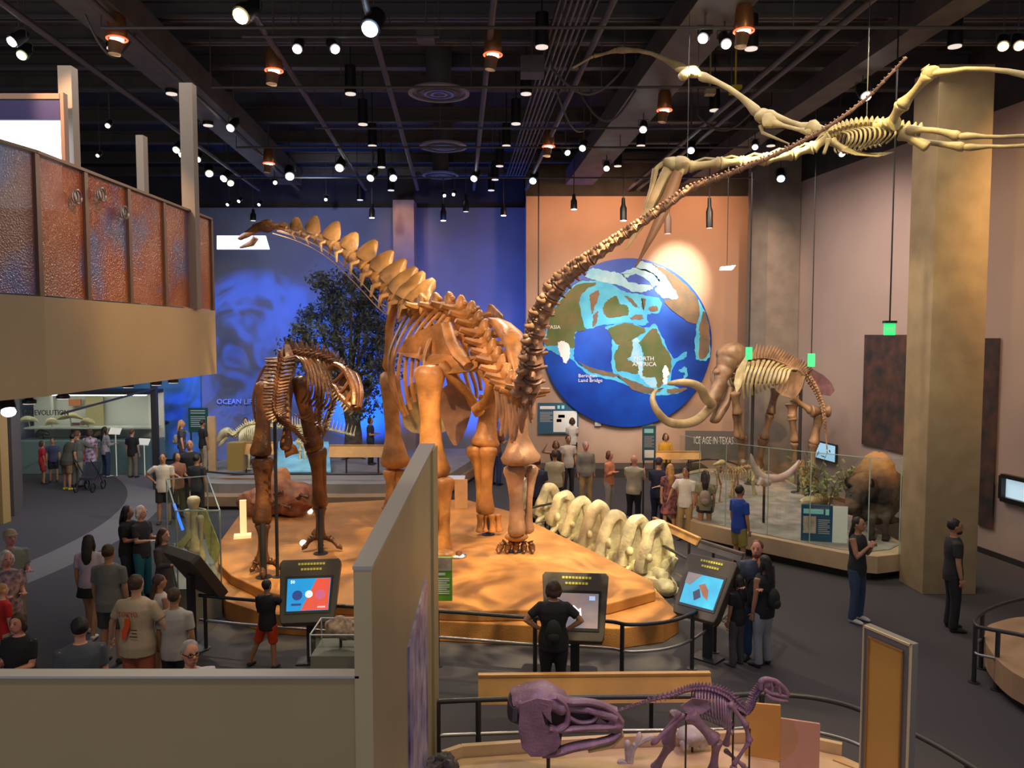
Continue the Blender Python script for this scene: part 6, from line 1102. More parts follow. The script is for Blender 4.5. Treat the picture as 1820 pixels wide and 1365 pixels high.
# ================================================================ lamps on the ceiling
LG = {'w': mat('lens_white', (1, .95, .9), .4, emit=14), 'b': mat('lens_blue', (.55, .75, 1), .4, emit=12), 'y': mat('lens_yellow', (1, .72, .25), .4, emit=12), 'g': mat('lens_green', (.85, 1, .5), .4, emit=9), 'd': mat('lens_dim', (1, .9, .8), .4, emit=.75)}
M_RED = mat('lamp_red', (1, .12, .04), .4, emit=2.2); M_AMB = mat('housing_amber', (.30, .13, .05), .35, metal=.6)
def lampthing(name, px, py, z, label, kind, col='w', s=1., grp=None, aim=(0, -.5, -1)):
    c = gr(px, py, z); t = thing(name, V(c.x, c.y, c.z), label, 'ceiling lamp' if kind != 'spot' else 'spotlight', grp, 0, False)
    f = Vector(aim).normalized(); r = .085 * s
    if kind == 'can':
        obj('housing', MB().cyl(c + V(0, 0, .02), c + V(0, 0, .5 * s), r * 1.25, r * 1.15, 14), BLACK, t); obj('lens', MB().cyl(c, c + V(0, 0, .018), r * 1.1, n=16), LG[col], t); obj('stem', MB().cyl(c + V(0, 0, .5 * s), V(c.x, c.y, 11.3), .012, n=6), BLACK, t)
    elif kind == 'spot':
        obj('housing', MB().tube([c - f * .02, c - f * .05, c - f * .3 * s, c - f * .36 * s], [r * 1.25, r * 1.3, r * 1.15, r * .6], 14), BLACK, t)
        o = obj('lens', MB().sph(c, (r, r, r * .45), 14, 8, f.to_track_quat('Z', 'Y').to_matrix()), LG[col], t)
        yk = c - f * .18 * s + V(0, 0, r * 1.8); obj('yoke', MB().tube([c - f * .18 * s + V(-r * 1.5, 0, 0), c - f * .18 * s + V(-r * 1.5, 0, r * 1.8), yk + V(r * 1.5, 0, 0), c - f * .18 * s + V(r * 1.5, 0, 0)], .012, 6).cyl(yk, V(yk.x, yk.y, 11.3), .014, n=6), PIPE, t)
    else:
        obj('housing', MB().tube([c + V(0, 0, .02), c + V(0, 0, .1), c + V(0, 0, .36), c + V(0, 0, .46)], [.12, .15, .13, .06], 14), M_AMB, t); obj('glow_rim', MB().tube([c + V(math.cos(k * PI / 8) * .15, math.sin(k * PI / 8) * .15, .02) for k in range(17)], .014, 6), M_RED, t)
        obj('lens', MB().cyl(c, c + V(0, 0, .02), .10, n=16), LG[col], t); obj('shade', MB().tube([c + V(-.02, .0, -.02), c + V(-.05, 0, -.22)], [.11, .09], 12, caps=False), mat('shade_brown', (.14, .08, .03), .6), t); obj('stem', MB().cyl(c + V(0, 0, .46), V(c.x, c.y, 11.3), .02, n=6), PIPE, t)
    return t
GS = 'bright spotlights under the ceiling'
for px, py, col, s, lb in ((427, 29, 'y', 1.35, 'large yellow glowing spotlight at the top left of the ceiling'), (657, 52, 'b', 1.45, 'large bluish white spotlight at the top centre'), (528, 88, 'w', .85, 'left of the two white spotlights on the short grey bar'), (596, 88, 'w', .85, 'right of the two white spotlights on the short grey bar'),
    (20, 75, 'w', .9, 'upper bulb of the twin spotlight in the top left corner'), (38, 99, 'g', .9, 'lower greenish bulb of the twin spotlight in the top left corner'), (409, 228, 'w', 1.0, 'white spotlight just right of the tallest balcony post'), (191, 224, 'w', .6, 'small white spotlight left of the short balcony post'),
    (313, 267, 'g', 1.0, 'upper left bulb of the pair beside the tallest balcony post'), (322, 276, 'g', .9, 'lower right bulb of the pair beside the tallest balcony post'), (351, 284, 'w', .9, 'white bulb just right of the tallest balcony post, low'), (372, 309, 'g', 1.2, 'round greenish lamp above the far end of the glass railing'), (397, 318, 'w', 1.2, 'white lamp in the cluster above the railing end'), (410, 326, 'g', 1.1, 'greenish lamp lowest in the cluster above the railing end'),
    (515, 314, 'w', 1.4, 'round white lamp above the long-necked skull'), (489, 325, 'w', .7, 'small dim lamp just left of the round white lamp'), (603, 299, 'w', 1.3, 'white ringed spotlight hanging left of the paired lamps'), (658, 317, 'w', 1.2, 'left of the paired round white lamps before the back wall'), (699, 317, 'w', 1.2, 'right of the paired round white lamps before the back wall'),
    (842, 318, 'w', 1.1, 'white spotlight under the long grey pipe right of the diffusers'), (947, 322, 'b', 1.2, 'bluish spotlight just above the corner of the peach wall'), (1009, 272, 'w', .8, 'small white spotlight right of the red-rimmed lamp over the globe'), (1035, 264, 'w', .9, 'white spotlight over the top of the globe wall'),
    (1078, 300, 'w', .9, 'white spotlight left of the flying reptile beak'), (1249, 69, 'w', .9, 'left of two white spotlights above the flying reptile wing'), (1291, 79, 'w', .9, 'right of two white spotlights above the flying reptile wing'), (1143, 231, 'w', .9, 'bluish white spotlight left of the tilted amber lamp'), (1228, 268, 'b', 1.0, 'blue-white spotlight just above the flying reptile head'),
    (1388, 318, 'b', 1.3, 'blue-white spotlight in front of the far concrete column'), (1783, 83, 'y', .9, 'yellow-white spotlight near the top right corner'), (1812, 82, 'y', .9, 'rightmost yellow-white spotlight at the top right edge'), (1342, 262, 'w', .8, 'white spotlight just below the flying reptile neck'), (1497, 274, 'w', .9, 'white spotlight under the flying reptile chest'),
    (173, 277, 'w', .5, 'tiny white spotlight between the screen post and the short post'), (579, 355, 'w', .6, 'tiny white spotlight left over the blue wall'), (424, 358, 'w', .6, 'leftmost tiny white light in the far row over the railing end'), (404, 364, 'w', .6, 'second tiny white light in the far row over the railing end'), (460, 364, 'w', .6, 'third tiny white light in the far row over the railing end'), (790, 348, 'w', .6, 'left tiny white light high over the blue wall'), (806, 346, 'w', .6, 'right tiny white light high over the blue wall'), (1540, 172, 'w', 1.1, 'white light where the whip tail crosses the hanging cable')):
    lampthing('spotlight', px, py, 9.3, lb, 'spot', col, s, GS, (random.uniform(-.5, .5), -.7, -.75))
for px, py, z, lb in ((487, 128, 9.3, 'dark amber lamp with a red rim, left of the round air diffusers'), (876, 100, 9.3, 'large amber lamp with a glowing red rim at the top centre'), (1322, 58, 9.3, 'large amber lamp with a glowing red rim above the flying reptile'), (1181, 198, 9.3, 'amber red-rimmed lamp above the flying reptile neck'), (975, 262, 9.3, 'small amber red-rimmed lamp above the globe wall'), (478, 292, 9.3, 'small amber lamp above the long-necked skull'), (208, 72, 9.3, 'amber lamp at the upper left over the balcony')): lampthing('amber_lamp', px, py, z, lb, 'amber', 'w', 1, 'amber lamps with red glowing rims')
for px, py, lb in ((305, 168, 'black cylinder downlight beside the tallest balcony post'), (623, 168, 'black cylinder downlight left of the nearest air diffuser'), (370, 224, 'black cylinder downlight left of the white spotlight by the balcony'), (935, 168, 'dim round downlight right of the nearest air diffuser'), (963, 85, 'dim round downlight at the top right of centre'), (662, 260, 'black cylinder downlight left of the middle air diffuser'), (900, 260, 'dim downlight right of the middle air diffuser'), (645, 222, 'dim downlight between the near and middle diffusers, left'), (917, 221, 'dim downlight between the near and middle diffusers, right'),
    (678, 298, 'dim downlight left of the farthest air diffuser'), (888, 296, 'dim downlight right of the farthest air diffuser'), (880, 320, 'faint downlight far right of the farthest diffuser'), (873, 339, 'faintest downlight near the blue wall'), (695, 339, 'faint downlight above the pale square column'), (1139, 260, 'dim downlight over the tail above the globe'), (1098, 296, 'dim downlight above the left part of the globe wall'), (1697, 84, 'dim downlight at the top right above the near column'), (1335, 88, 'dim downlight beside the large amber lamp'), (1270, 197, 'yellowish dim downlight behind the flying reptile wing'), (1370, 260, 'dim downlight above the far concrete column'), (202, 88, 'dim downlight beneath the upper left amber lamp'), (640, 356, 'faint tiny downlight before the blue wall')):
    lampthing('downlight', px, py, 9.6, lb, 'can', 'd', 1.15, 'black cylinder downlights')
for px, py, y2, Y, on, lb in ((661, 387, 362, 26.5, 1, 'black track head before the blue wall, left of the pale column'), (788, 392, 362, 26.5, 1, 'black track head with a white glow before the blue wall'), (828, 376, 345, 26.5, 0, 'dark track head right of the glowing one before the blue wall'), (895, 383, 362, 26.5, 1, 'tilted track head at the right end of the blue wall'), (450, 392, 372, 27, 0, 'dark track head above the long-necked skull'), (1020, 372, 345, 24.5, 1, 'leftmost black track head before the peach wall'), (1108, 392, 352, 23.5, 1, 'second black track head before the peach wall'), (1187, 415, 365, 22.5, 0, 'brown track head hanging lowest before the peach wall'), (1261, 405, 352, 23, 0, 'rightmost black track head before the peach wall'), (228, 688, 676, 13, 0, 'middle black lamp under the balcony edge'), (278, 684, 670, 13.5, 0, 'right one of the two close black lamps under the balcony edge'), (308, 680, 668, 14, 0, 'black lamp farthest right under the balcony'), (112, 708, 698, 11.5, 0, 'left black lamp under the balcony edge'), (52, 717, 706, 11, 0, 'leftmost black lamp under the balcony edge')):
    c = P(px, py, Y); tp = P(px, y2, Y); t = thing('track_head', c, lb, 'track light', 'black track heads'); r = .10 if Y > 20 else .09
    obj('housing', MB().tube([c, c + (tp - c) * .55, c + (tp - c) * .7, tp], [r, r, r * .6, r * .5], 12), BLACK if px != 1187 else mat('lamp_brown', (.14, .07, .05), .5), t)
    obj('lens', MB().cyl(c - V(0, 0, .01), c, r * .85, n=12), LG['w' if on else 'd'], t); obj('stem', MB().cyl(tp, V(tp.x, tp.y, 11.3 if Y > 20 else 4.12), .015, n=6), PIPE, t)
c = P(15, 729, 10.6); t = thing('track_head', c, 'bright lilac spotlight glowing under the balcony at the left edge', 'track light'); obj('housing', MB().tube([c, c + V(-.1, .1, .25)], [.1, .08], 12), BLACK, t); obj('lens', MB().sph(c + V(.02, -.03, -.02), (.09, .09, .07), 12, 8), mat('lens_lilac', (.75, .7, 1), .4, emit=8), t); obj('stem', MB().cyl(c + V(-.1, .1, .25), V(c.x - .1, c.y + .1, 4.12), .015, n=6), PIPE, t)
# yellow tags, ballast boxes and cables up in the dark
for px, py, s, m_, lb in ((1307, 160, .22, mat('tag_yellow', (.55, .42, .02), .6), 'small yellow box high under the ceiling behind the flying reptile wing'), (1262, 163, .2, mat('tag_sand', (.4, .33, .2), .6), 'small sand-coloured box beside the yellow one under the ceiling'), (946, 120, .45, DUCT, 'grey ballast box beside the cable tray'), (757, 62, .3, DUCT, 'small grey box at the right end of the short grey bar')):
    c = gr(px, py, 9.8); obj('ceiling_box', MB().box(c, (s, s, s * .7)).cyl(c, V(c.x, c.y, 11.3), .02, n=6), m_, None, False, lb, 'box')
for i, (x0, y0, x1, y1, sg, lb) in enumerate(((980, 120, 1110, 120, .5, 'drooping black cable under the duct, nearest'), (1030, 165, 1130, 160, .6, 'drooping black cable under the duct, second'), (985, 150, 1050, 220, .5, 'drooping black cable crossing toward the cable tray'), (1240, 205, 1340, 195, .4, 'drooping black cable near the yellow box'), (150, 25, 240, 60, .5, 'drooping black cable at the upper left'))):
    a_, b_ = gr(x0, y0, 9.7), gr(x1, y1, 9.7); obj('drooping_cable', MB().tube([a_.lerp(b_, k / 12) - V(0, 0, sg * math.sin(PI * k / 12)) for k in range(13)], .022, 6).cyl(a_, V(a_.x, a_.y, 11.3), .015, n=5).cyl(b_, V(b_.x, b_.y, 11.3), .015, n=5), PIPE, None, True, lb, 'cable', 'drooping cables')
# ================================================================ visitors
SKIN = {'l': mat('skin_light', (.58, .33, .22), .5, .08, 6), 'm': mat('skin_tan', (.40, .20, .11), .5, .08, 6), 'd': mat('skin_brown', (.16, .075, .04), .5, .08, 6), 'r': mat('skin_rosy', (.62, .27, .20), .5, .08, 6)}
HAIR = {k: mat('hair_' + k, c, .6, .3, 18, .4, 60) for k, c in dict(black=(.012, .010, .010), brown=(.06, .03, .015), blond=(.42, .22, .08), grey=(.30, .29, .30), white=(.6, .55, .48), auburn=(.14, .05, .02)).items()}
CL = {}
def cloth(c, c2=None, sc=3.):
    k = (c, c2, sc)
    if k not in CL: CL[k] = mat('cloth_%d' % len(CL), c, .85, .12, sc, .35, 9, col2=c2)
    return CL[k]
ARMS = {'down': ((.14, .02, -1), (.02, .18, -1)), 'hip': ((.85, -.25, -.7), (-.72, .28, -.55)), 'cross': ((.12, .12, -1), (-.85, .55, .22)), 'front': ((.08, .15, -1), (-.25, .95, .12)), 'chin': ((.08, .3, -1), (-.55, .6, .85)),
        'up': ((.85, .2, .1), (-.55, .15, .9)), 'reach': ((.15, .75, -.6), (.0, 1, -.15)), 'phone': ((.1, .45, -.8), (-.18, .65, .75)), 'side': ((.5, .1, -.85), (.25, .3, -.9)), 'back': ((.3, -.35, -1), (-.85, -.35, -.2)), 'sway': ((.25, -.25, -1), (.1, .1, -1))}
def person(px, py, H, yaw, label, shirt, pants, skin='l', hair='brown', hs='short', arms=('down', 'down'), sleeve='short', leg='long', z0=0., Y=None, sex='m', legs='stand', lean=0., face=False, extra=None, group=None, stout=1.):
    if Y: c = P(px, py, Y); H = c.z - z0
    else: c = gr(px, py, H + z0)
    base = V(c.x, c.y, z0); t = thing('person', base, label, 'person', group, yaw, True); s = H / 1.77; vox = .0115 if base.y < 13.6 else .018
    sw = .175 if sex == 'm' else .155; W_ = stout
    ln = lambda z, x=0, y=0: V(x, y - max(0, z - .9) * lean, z) * s         # lean forward from the hips (facing -Y)
    tor = lambda e: ([ln(z) for z in (.84, .92, 1.02, 1.13, 1.25, 1.36, 1.43, 1.475)], [((a + e) * s * W_, (b + e) * s * W_) for a, b in ((.13, .10), (.158, .115), (.15, .108), (.135 if sex == 'm' else .12, .10), (.155, .112), (.165, .108), (.125, .085), (.065, .06))])
    J = {}
    for k, nm in ((-1, arms[0]), (1, arms[1])):      # k=-1: the arm on the picture's left when facing us
        (ux, uy, uz), (fx, fy, fz) = ARMS[nm]; sh = ln(1.40, k * (sw + .012), 0); u = V(ux * k, -uy, uz).normalized(); f = V(fx * k, -fy, fz).normalized()
        el = sh + u * .285 * s; wr = el + f * .245 * s; J[k] = (sh, el, wr, f, u)
    LG_ = {}
    for k in (-1, 1):
        hp = ln(.90, k * .088, 0); st_ = {'stand': (.03 * k, 0), 'stride': (.0, .20 * k), 'out': (.36 if k == 1 else 0, .05), 'wide': (.10 * k, 0)}[legs]
        an = V(k * .088 + st_[0], -st_[1], .075) * s; kn = hp.lerp(an, .48) + V(0, -.025, 0) * s; LG_[k] = (hp, kn, an)
    b = MB(); pts, rr = tor(0); b.tube(pts, rr, 14, (0, 1, 0)); hc = ln(1.64, 0, -.012); nk = ln(1.47)
    b.tube([nk - V(0, 0, .05 * s), hc - V(0, -.012, .05) * s], [.058 * s, .052 * s], 10)
    b.sph(hc, (.077 * s, .096 * s, .118 * s), 16, 12).sph(hc + V(0, -.028, -.055) * s, (.058 * s, .07 * s, .066 * s), 12, 9).tube([hc + V(0, -.085, .02) * s, hc + V(0, -.112, -.022) * s, hc + V(0, -.095, -.034) * s], [.012 * s, .019 * s, .016 * s], 7)
    for k in (-1, 1):
        b.sph(hc + V(.079 * k, .01, -.005) * s, (.014 * s, .022 * s, .033 * s), 8, 6)
        sh, el, wr, f, u = J[k]; b.tube([sh - u * .03 * s, sh.lerp(el, .3), sh.lerp(el, .8), el, el.lerp(wr, .3), wr], [.054 * s, .050 * s, .042 * s, .040 * s, .040 * s, .027 * s], 9)
        sd = f.cross(V(0, 0, 1)); sd = sd.normalized() if sd.length > .1 else V(0, 1, 0); nr = sd.cross(f).normalized(); pm = wr + f * .05 * s
        if abs(f.z) > .7: sd = V(0, -1, 0); sd = (sd - f * sd.dot(f)).normalized(); nr = f.cross(sd)
        b.sph(pm, (.04 * s, .05 * s, .016 * s), 9, 6, Matrix((sd, f, nr)).transposed())
        for i, L_ in enumerate((.068, .080, .074, .058)):
            o_ = pm + f * .035 * s + sd * (.034 - i * .0225) * s; d1 = (f + sd * (.22 - .14 * i)).normalized(); cu = nr * (-.25 if nr.z > 0 else .25)
            b.tube([o_, o_ + d1 * L_ * .5 * s, o_ + (d1 + cu * 1.6).normalized() * L_ * s * .95], [.0105 * s, .0098 * s, .008 * s], 6)
        b.tube([pm - f * .02 * s + sd * .03 * s, pm + f * .015 * s + sd * .062 * s, pm + f * .05 * s + sd * .070 * s], [.014 * s, .0115 * s, .009 * s], 6)
        hp, kn, an = LG_[k]; b.tube([hp, hp.lerp(kn, .35), kn, kn.lerp(an, .35), an], [.088 * s * W_, .082 * s * W_, .055 * s, .054 * s, .036 * s], 10).tube([an + V(0, .03, -.02) * s, an + V(0, -.06, -.035) * s, an + V(0, -.15, -.05) * s], [(.036 * s, .035 * s), (.042 * s, .03 * s), (.035 * s, .018 * s)], 8)
    def skinobj(n, mb, m, v): 
        o = obj(n, mb, m, t); md = o.modifiers.new('merge', 'REMESH'); md.mode = 'VOXEL'; md.voxel_size = v; md.use_smooth_shade = True
        sm = o.modifiers.new('soft', 'SMOOTH'); sm.factor = .5; sm.iterations = 2; return o
    skinobj('body', b, SKIN[skin], vox)
    # clothing follows the body a little further out
    c_ = MB(); pts, rr = tor(.024); rr[0] = (.178 * s * W_, .142 * s * W_); rr[1] = (.186 * s * W_, .146 * s * W_)
    if leg in ('dress',): pts = [ln(.50), ln(.7)] + pts; rr = [(.25 * s, .2 * s), (.19 * s, .155 * s)] + rr
    hem = [pts[0] - V(0, 0, .045 * s)] if leg != 'dress' else []
    c_.tube(hem + pts[:-1] + [pts[-1]], ([(rr[0][0], rr[0][1])] if hem else []) + rr, 16, (0, 1, 0))
    if sleeve != 'none':
        for k in (-1, 1):
            sh, el, wr, f, u = J[k]; c_.tube([sh - V(.05 * k, 0, .0) * s, sh, sh.lerp(el, .45), sh.lerp(el, .72)], [.06 * s, .07 * s, .066 * s, .064 * s], 10)
            if sleeve == 'long': c_.tube([sh.lerp(el, .6), el, el.lerp(wr, .5), el.lerp(wr, .92)], [.06 * s, .055 * s, .048 * s, .038 * s], 10)
    so_ = skinobj('dress' if leg == 'dress' else 'tank_top' if sleeve == 'none' else 'shirt', c_, shirt, max(.016, vox))
    if leg != 'dress':
        p_ = MB().tube([ln(1.0), ln(.94), ln(.86), ln(.80)], [(.13 * s * W_, .10 * s * W_), (.155 * s * W_, .12 * s * W_), (.158 * s * W_, .122 * s * W_), (.12 * s, .1 * s)], 14, (0, 1, 0))
        if leg == 'skirt': p_.tube([ln(.9), ln(.7)], [(.18 * s, .14 * s), (.23 * s, .17 * s)], 14, (0, 1, 0))
        for k in (-1, 1):
            hp, kn, an = LG_[k]
            if leg == 'long': p_.tube([hp, hp.lerp(kn, .4), kn, kn.lerp(an, .5), an + V(0, .01, -.02) * s], [.105 * s * W_, .098 * s * W_, .076 * s, .072 * s, .07 * s], 10)
            elif leg in ('shorts',): p_.tube([hp, hp.lerp(kn, .5), hp.lerp(kn, .93)], [.108 * s * W_, .10 * s, .095 * s], 10)
            elif leg == 'short': p_.tube([hp, hp.lerp(kn, .42)], [.11 * s, .105 * s], 10)
        skinobj({'long': 'trousers', 'skirt': 'skirt'}.get(leg, 'shorts'), p_, pants, max(.016, vox))
    ex = extra or {}; sm_ = cloth(ex.get('shoe', (.03, .03, .03)))
    for k in (-1, 1):
        an = LG_[k][2]; obj('shoe', MB().tube([an + V(0, .055, -.035) * s, an + V(0, .03, -.03) * s, an + V(0, -.06, -.035) * s, an + V(0, -.15, -.047) * s, an + V(0, -.19, -.055) * s], [(.03 * s, .03 * s), (.043 * s, .044 * s), (.05 * s, .040 * s), (.048 * s, .027 * s), (.02 * s, .014 * s)], 10, (0, 0, 1)), sm_, t)
    hm = HAIR[hair]
    if hs != 'bald':
        h = MB().sph(hc + V(0, .022, .028) * s, (.086 * s, .099 * s, .104 * s), 16, 12)
        if hs in ('long', 'pony'):
            L_ = .42 if hs == 'long' else .40; wd = .085 if hs == 'long' else .04
            h.tube(crv([hc + V(0, .07, .03) * s, hc + V(0, .10, -.1) * s, hc + V(0, .13, -.22) * s, hc + V(0, .13, -L_) * s], 3), [(wd * s, .05 * s), (wd * s, .05 * s), (wd * 1.05 * s, .05 * s), (wd * 1.1 * s, .045 * s), (wd * 1.1 * s, .04 * s), (wd * 1.05 * s, .04 * s), (wd * s, .035 * s), (wd * .9 * s, .03 * s), (wd * .6 * s, .02 * s), (wd * .25 * s, .01 * s)], 10, (0, 1, 0))
            if hs == 'long':
                for k in (-1, 1): h.tube([hc + V(.07 * k, .02, .03) * s, hc + V(.085 * k, .01, -.08) * s, hc + V(.09 * k, .03, -.22) * s], [.03 * s, .033 * s, .012 * s], 8)
        if hs == 'bob':
            for k in (-1, 1): h.tube([hc + V(.06 * k, .0, .04) * s, hc + V(.085 * k, .015, -.05) * s, hc + V(.07 * k, .03, -.12) * s], [.04 * s, .04 * s, .02 * s], 8)
            h.sph(hc + V(0, .07, -.05) * s, (.075 * s, .05 * s, .08 * s), 10, 8)
        o = skinobj('hair', h.lumpy(.012 * s, 14), hm, .014)
    if 'cap' in ex:
        cm = cloth(ex['cap']); cp = obj('cap', MB().sph(hc + V(0, .01, .05) * s, (.092 * s, .106 * s, .085 * s), 14, 9), cm, t); obj('brim', MB().prism([hc + V(math.sin(a) * .08, -.07 - math.cos(a) * .09, .055) * s for a in [(-1.4 + i * .35) for i in range(9)]], (0, 0, .012)), cm, cp, False)
    if 'beard' in ex: obj('beard', MB().sph(hc + V(0, -.045, -.085) * s, (.058 * s, .062 * s, .045 * s), 12, 8).lumpy(.008, 20), hm, t)
    if 'glasses' in ex:
        g_ = MB(); zo = {'face': .01, 'head': .075}[ex['glasses']]
        for k in (-1, 1): g_.tube([hc + V(.035 * k + math.cos(a) * .026, -.103 + (.02 if zo > .05 else 0), zo + math.sin(a) * .02) * s for a in [i * PI / 5 for i in range(11)]], .004 * s, 5).bar(hc + V(.06 * k, -.095, zo) * s, hc + V(.084 * k, .0, zo) * s, .005)
        obj('glasses', g_.bar(hc + V(-.012, -.106, zo) * s, hc + V(.012, -.106, zo) * s, .005), BLACK, t)
    if face:
        for k in (-1, 1):
            obj('eye', MB().sph(hc + V(.031 * k, -.089, .012) * s, (.0125 * s, .008 * s, .007 * s), 8, 6), mat('eye_dark', (.02, .012, .01), .2), t)
            obj('eyebrow', MB().bar(hc + V(.016 * k, -.096, .034) * s, hc + V(.047 * k, -.084, .036) * s, .008 * s, .006 * s), hm, t)
        obj('mouth', MB().sph(hc + V(0, -.098, -.062) * s, (.023 * s, .007 * s, .006 * s), 10, 6), mat('lips', (.35, .09, .07), .4), t)
    if 'print' in ex:
        pp = lambda x, z: V(x * s, (.166 * W_) * s, z * s)
        obj('print_splash', MB().prism([pp(.03, 1.30), pp(-.03, 1.30), pp(-.03, 1.2), pp(.0, 1.14), pp(.02, 1.06), pp(.07, 1.03), pp(.07, 1.15), pp(.04, 1.2)], (0, .006, 0)), cloth((.70, .08, .01)), so_, False)
        obj('print_lines', MB().box(pp(-.08, 1.16), (.07 * s, .006, .012)).box(pp(-.08, 1.12), (.06 * s, .006, .012)).box(pp(-.07, 1.08), (.09 * s, .006, .012)), cloth((.10, .03, .02)), so_, False)
        for body_, z, sz, col, wd in ex['print']:
            o = text('shirt_print', body_, (wd / 2 * s, (.155 * W_) * s, z * s), sz * s, cloth(col), so_, rx=PI / 2, rz=PI)
            w_now = max(v.co.x for v in o.data.vertices) - min(v.co.x for v in o.data.vertices)
            for v in o.data.vertices: v.co.x = v.co.x * wd * s / w_now; v.co.z += (0)
    def wp(v): return base + Matrix.Rotation(yaw, 3, 'Z') @ (Vector(v) * s)
    if 'pack' in ex:
        col, lb, big = ex['pack']; pk = thing('backpack', base + Matrix.Rotation(yaw, 3, 'Z') @ V(0, .2 * s, 1.05 * s), lb, 'backpack', None, yaw, True); pm_ = cloth(col); o_ = V(0, 0, 0)
        yo = .09 - .2
        obj('bag', MB().sph(V(0, yo + .09, .07) * s, (.13 * big * s, .085 * s, .19 * big * s), 16, 12), pm_, pk); obj('pocket', MB().sph(V(0, yo + .15, .0) * s, (.095 * big * s, .05 * s, .09 * big * s), 12, 9), pm_, pk)
        for k in (-1, 1): obj('strap', MB().tube(crv([V(.07 * k, yo + .04, .2 * big) * s, V(.10 * k, yo - .08, .36) * s, V(.115 * k, yo - .27, .30) * s, V(.12 * k, yo - .29, .12) * s, V(.13 * k, yo - .1, -.06) * s, V(.09 * k, yo + .05, -.08) * s], 3), [(.02 * s, .008 * s)] * 16, 6), pm_, pk)
    if 'phone' in ex:
        sh, el, wr, f, u = J[1]; q = Matrix.Rotation(yaw, 3, 'Z') @ (wr + f * .11 * s); obj('phone', MB().box(base + q, (.075, .012, .15), yaw), BLACK, None, False, ex['phone'], 'phone')
    if 'bag' in ex:
        col, lb = ex['bag']; q = wp((.24, 0, .78)); bg = thing('handbag', q - V(0, 0, .12), lb, 'bag'); obj('pouch', MB().sph(q, (.12, .09, .13), 12, 9), cloth(col), bg); obj('strap', MB().tube(crv([q + V(-.06, 0, .1), wp((.19, 0, 1.2)), wp((.16, 0, 1.47)), q + V(.06, 0, .1)], 4), .008, 5), cloth(col), bg)
    return t
W = (.62, .60, .56); K = (.013, .013, .016); NV = (.012, .018, .05); KH = (.36, .25, .12); GY = (.17, .18, .18); JN = (.035, .06, .12)
Pn = person
# far left gallery
Pn(74, 783, 1.38, 2.3, 'child in a bright red shirt and red shorts at the far left case', cloth((.55, .02, .03)), cloth((.5, .03, .03)), 'm', 'brown', 'bob', leg='shorts', sex='f')
Pn(93, 778, 1.42, .5, 'child with dark hair in dark blue peeking out beside the child in red', cloth((.05, .06, .12)), cloth(K), 'm', 'black', leg='shorts')
Pn(116, 771, 1.72, 2.7, 'stooping man in a dark olive shirt and khaki shorts with yellow shoes', cloth((.055, .055, .045)), cloth((.17, .12, .06)), 'm', 'black', arms=('sway', 'reach'), leg='shorts', lean=.35, stout=1.2, extra={'shoe': (.5, .45, .05)})
Pn(134, 765, 1.76, 2.9, 'man in a long grey-green shirt and pale loose trousers pushing the stroller', cloth((.10, .115, .10)), cloth((.22, .20, .17)), 'm', 'auburn', arms=('reach', 'reach'), sleeve='long', lean=.1, stout=1.2)
Pn(159, 762, 1.66, 3.3, 'woman in a purple and white floral dress carrying a red handbag', cloth((.10, .04, .15), (.55, .45, .55), 9), cloth(K), 'm', 'brown', 'bob', leg='dress', sex='f', extra={'bag': ((.5, .03, .04), 'red round handbag hanging beside the woman in the floral dress')})
Pn(186, 758, 1.68, 2.5, 'woman with long dark hair, grey striped top and jeans at the lit case', cloth((.22, .2, .24), (.35, .33, .36), 16), cloth((.02, .035, .09)), 'm', 'black', 'long', arms=('front', 'front'), sleeve='long', sex='f', extra={'shoe': (.6, .55, .5)})
Pn(234, 762, 1.62, 3.0, 'person in a black shirt and grey trousers at the right end of the lit case', cloth(K), cloth((.20, .17, .12)), 'l', 'auburn', 'short')
st = thing('stroller', gr(160, 872, 0), 'dark stroller with thin wheels between the man in grey-green and the floral dress', 'stroller'); c = gr(160, 872, 0)
for dx, dy in ((-.25, -.3), (.25, -.3), (-.25, .3), (.25, .3)): obj('wheel', MB().tube([c + V(dx, dy + math.cos(a) * .13, .14 + math.sin(a) * .13) for a in [i * PI / 8 for i in range(17)]], .02, 6), BLACK, st)
obj('seat', MB().prism([c + V(0, -.2, .35), c + V(0, .1, .3), c + V(0, .3, .8), c + V(0, .2, .85), c + V(0, 0, .45), c + V(0, -.2, .42)], (.42, 0, 0)), cloth((.03, .03, .05)), st, False)
for k in (-1, 1): obj('frame', MB().tube([c + V(.25 * k, -.3, .15), c + V(.25 * k, .1, .5), c + V(.22 * k, -.35, 1.0)], .015, 6).tube([c + V(.25 * k, .3, .15), c + V(.25 * k, .1, .5)], .015, 6), STEEL, st)
Pn(322, 746, 0, 1.9, 'woman with wavy blond hair and a grey backpack before the blue wall', cloth((.05, .05, .06)), cloth((.05, .05, .06)), 'r', 'blond', 'long', z0=.62, Y=23.2, sex='f', arms=('down', 'sway'), extra={'pack': ((.25, .22, .18), 'grey backpack worn by the woman with wavy blond hair', .9)})
Pn(360, 746, 0, 2.4, 'man in a black shirt and khaki trousers beside the dark green wall panel', cloth(K), cloth((.32, .26, .18)), 'm', 'black', z0=.62, Y=23.4)
Pn(337, 781, 0, .3, 'bald man in a black polo shirt in the group left of the tall glass case', cloth((.012, .012, .018)), cloth(K), 'm', 'brown', 'bald', Y=20.6, stout=1.2, face=True)
Pn(314, 803, 0, .9, 'woman in a pinkish brown top reaching right, beside the bald man', cloth((.24, .10, .07)), cloth(K), 'm', 'black', 'bob', Y=20.0, sex='f', arms=('reach', 'front'))
Pn(349, 807, 0, 2.9, 'child in a black and grey striped shirt right of the bald man', mat('cloth_stripe', (.02, .02, .025), .85), cloth(K), 'm', 'black', Y=19.6)
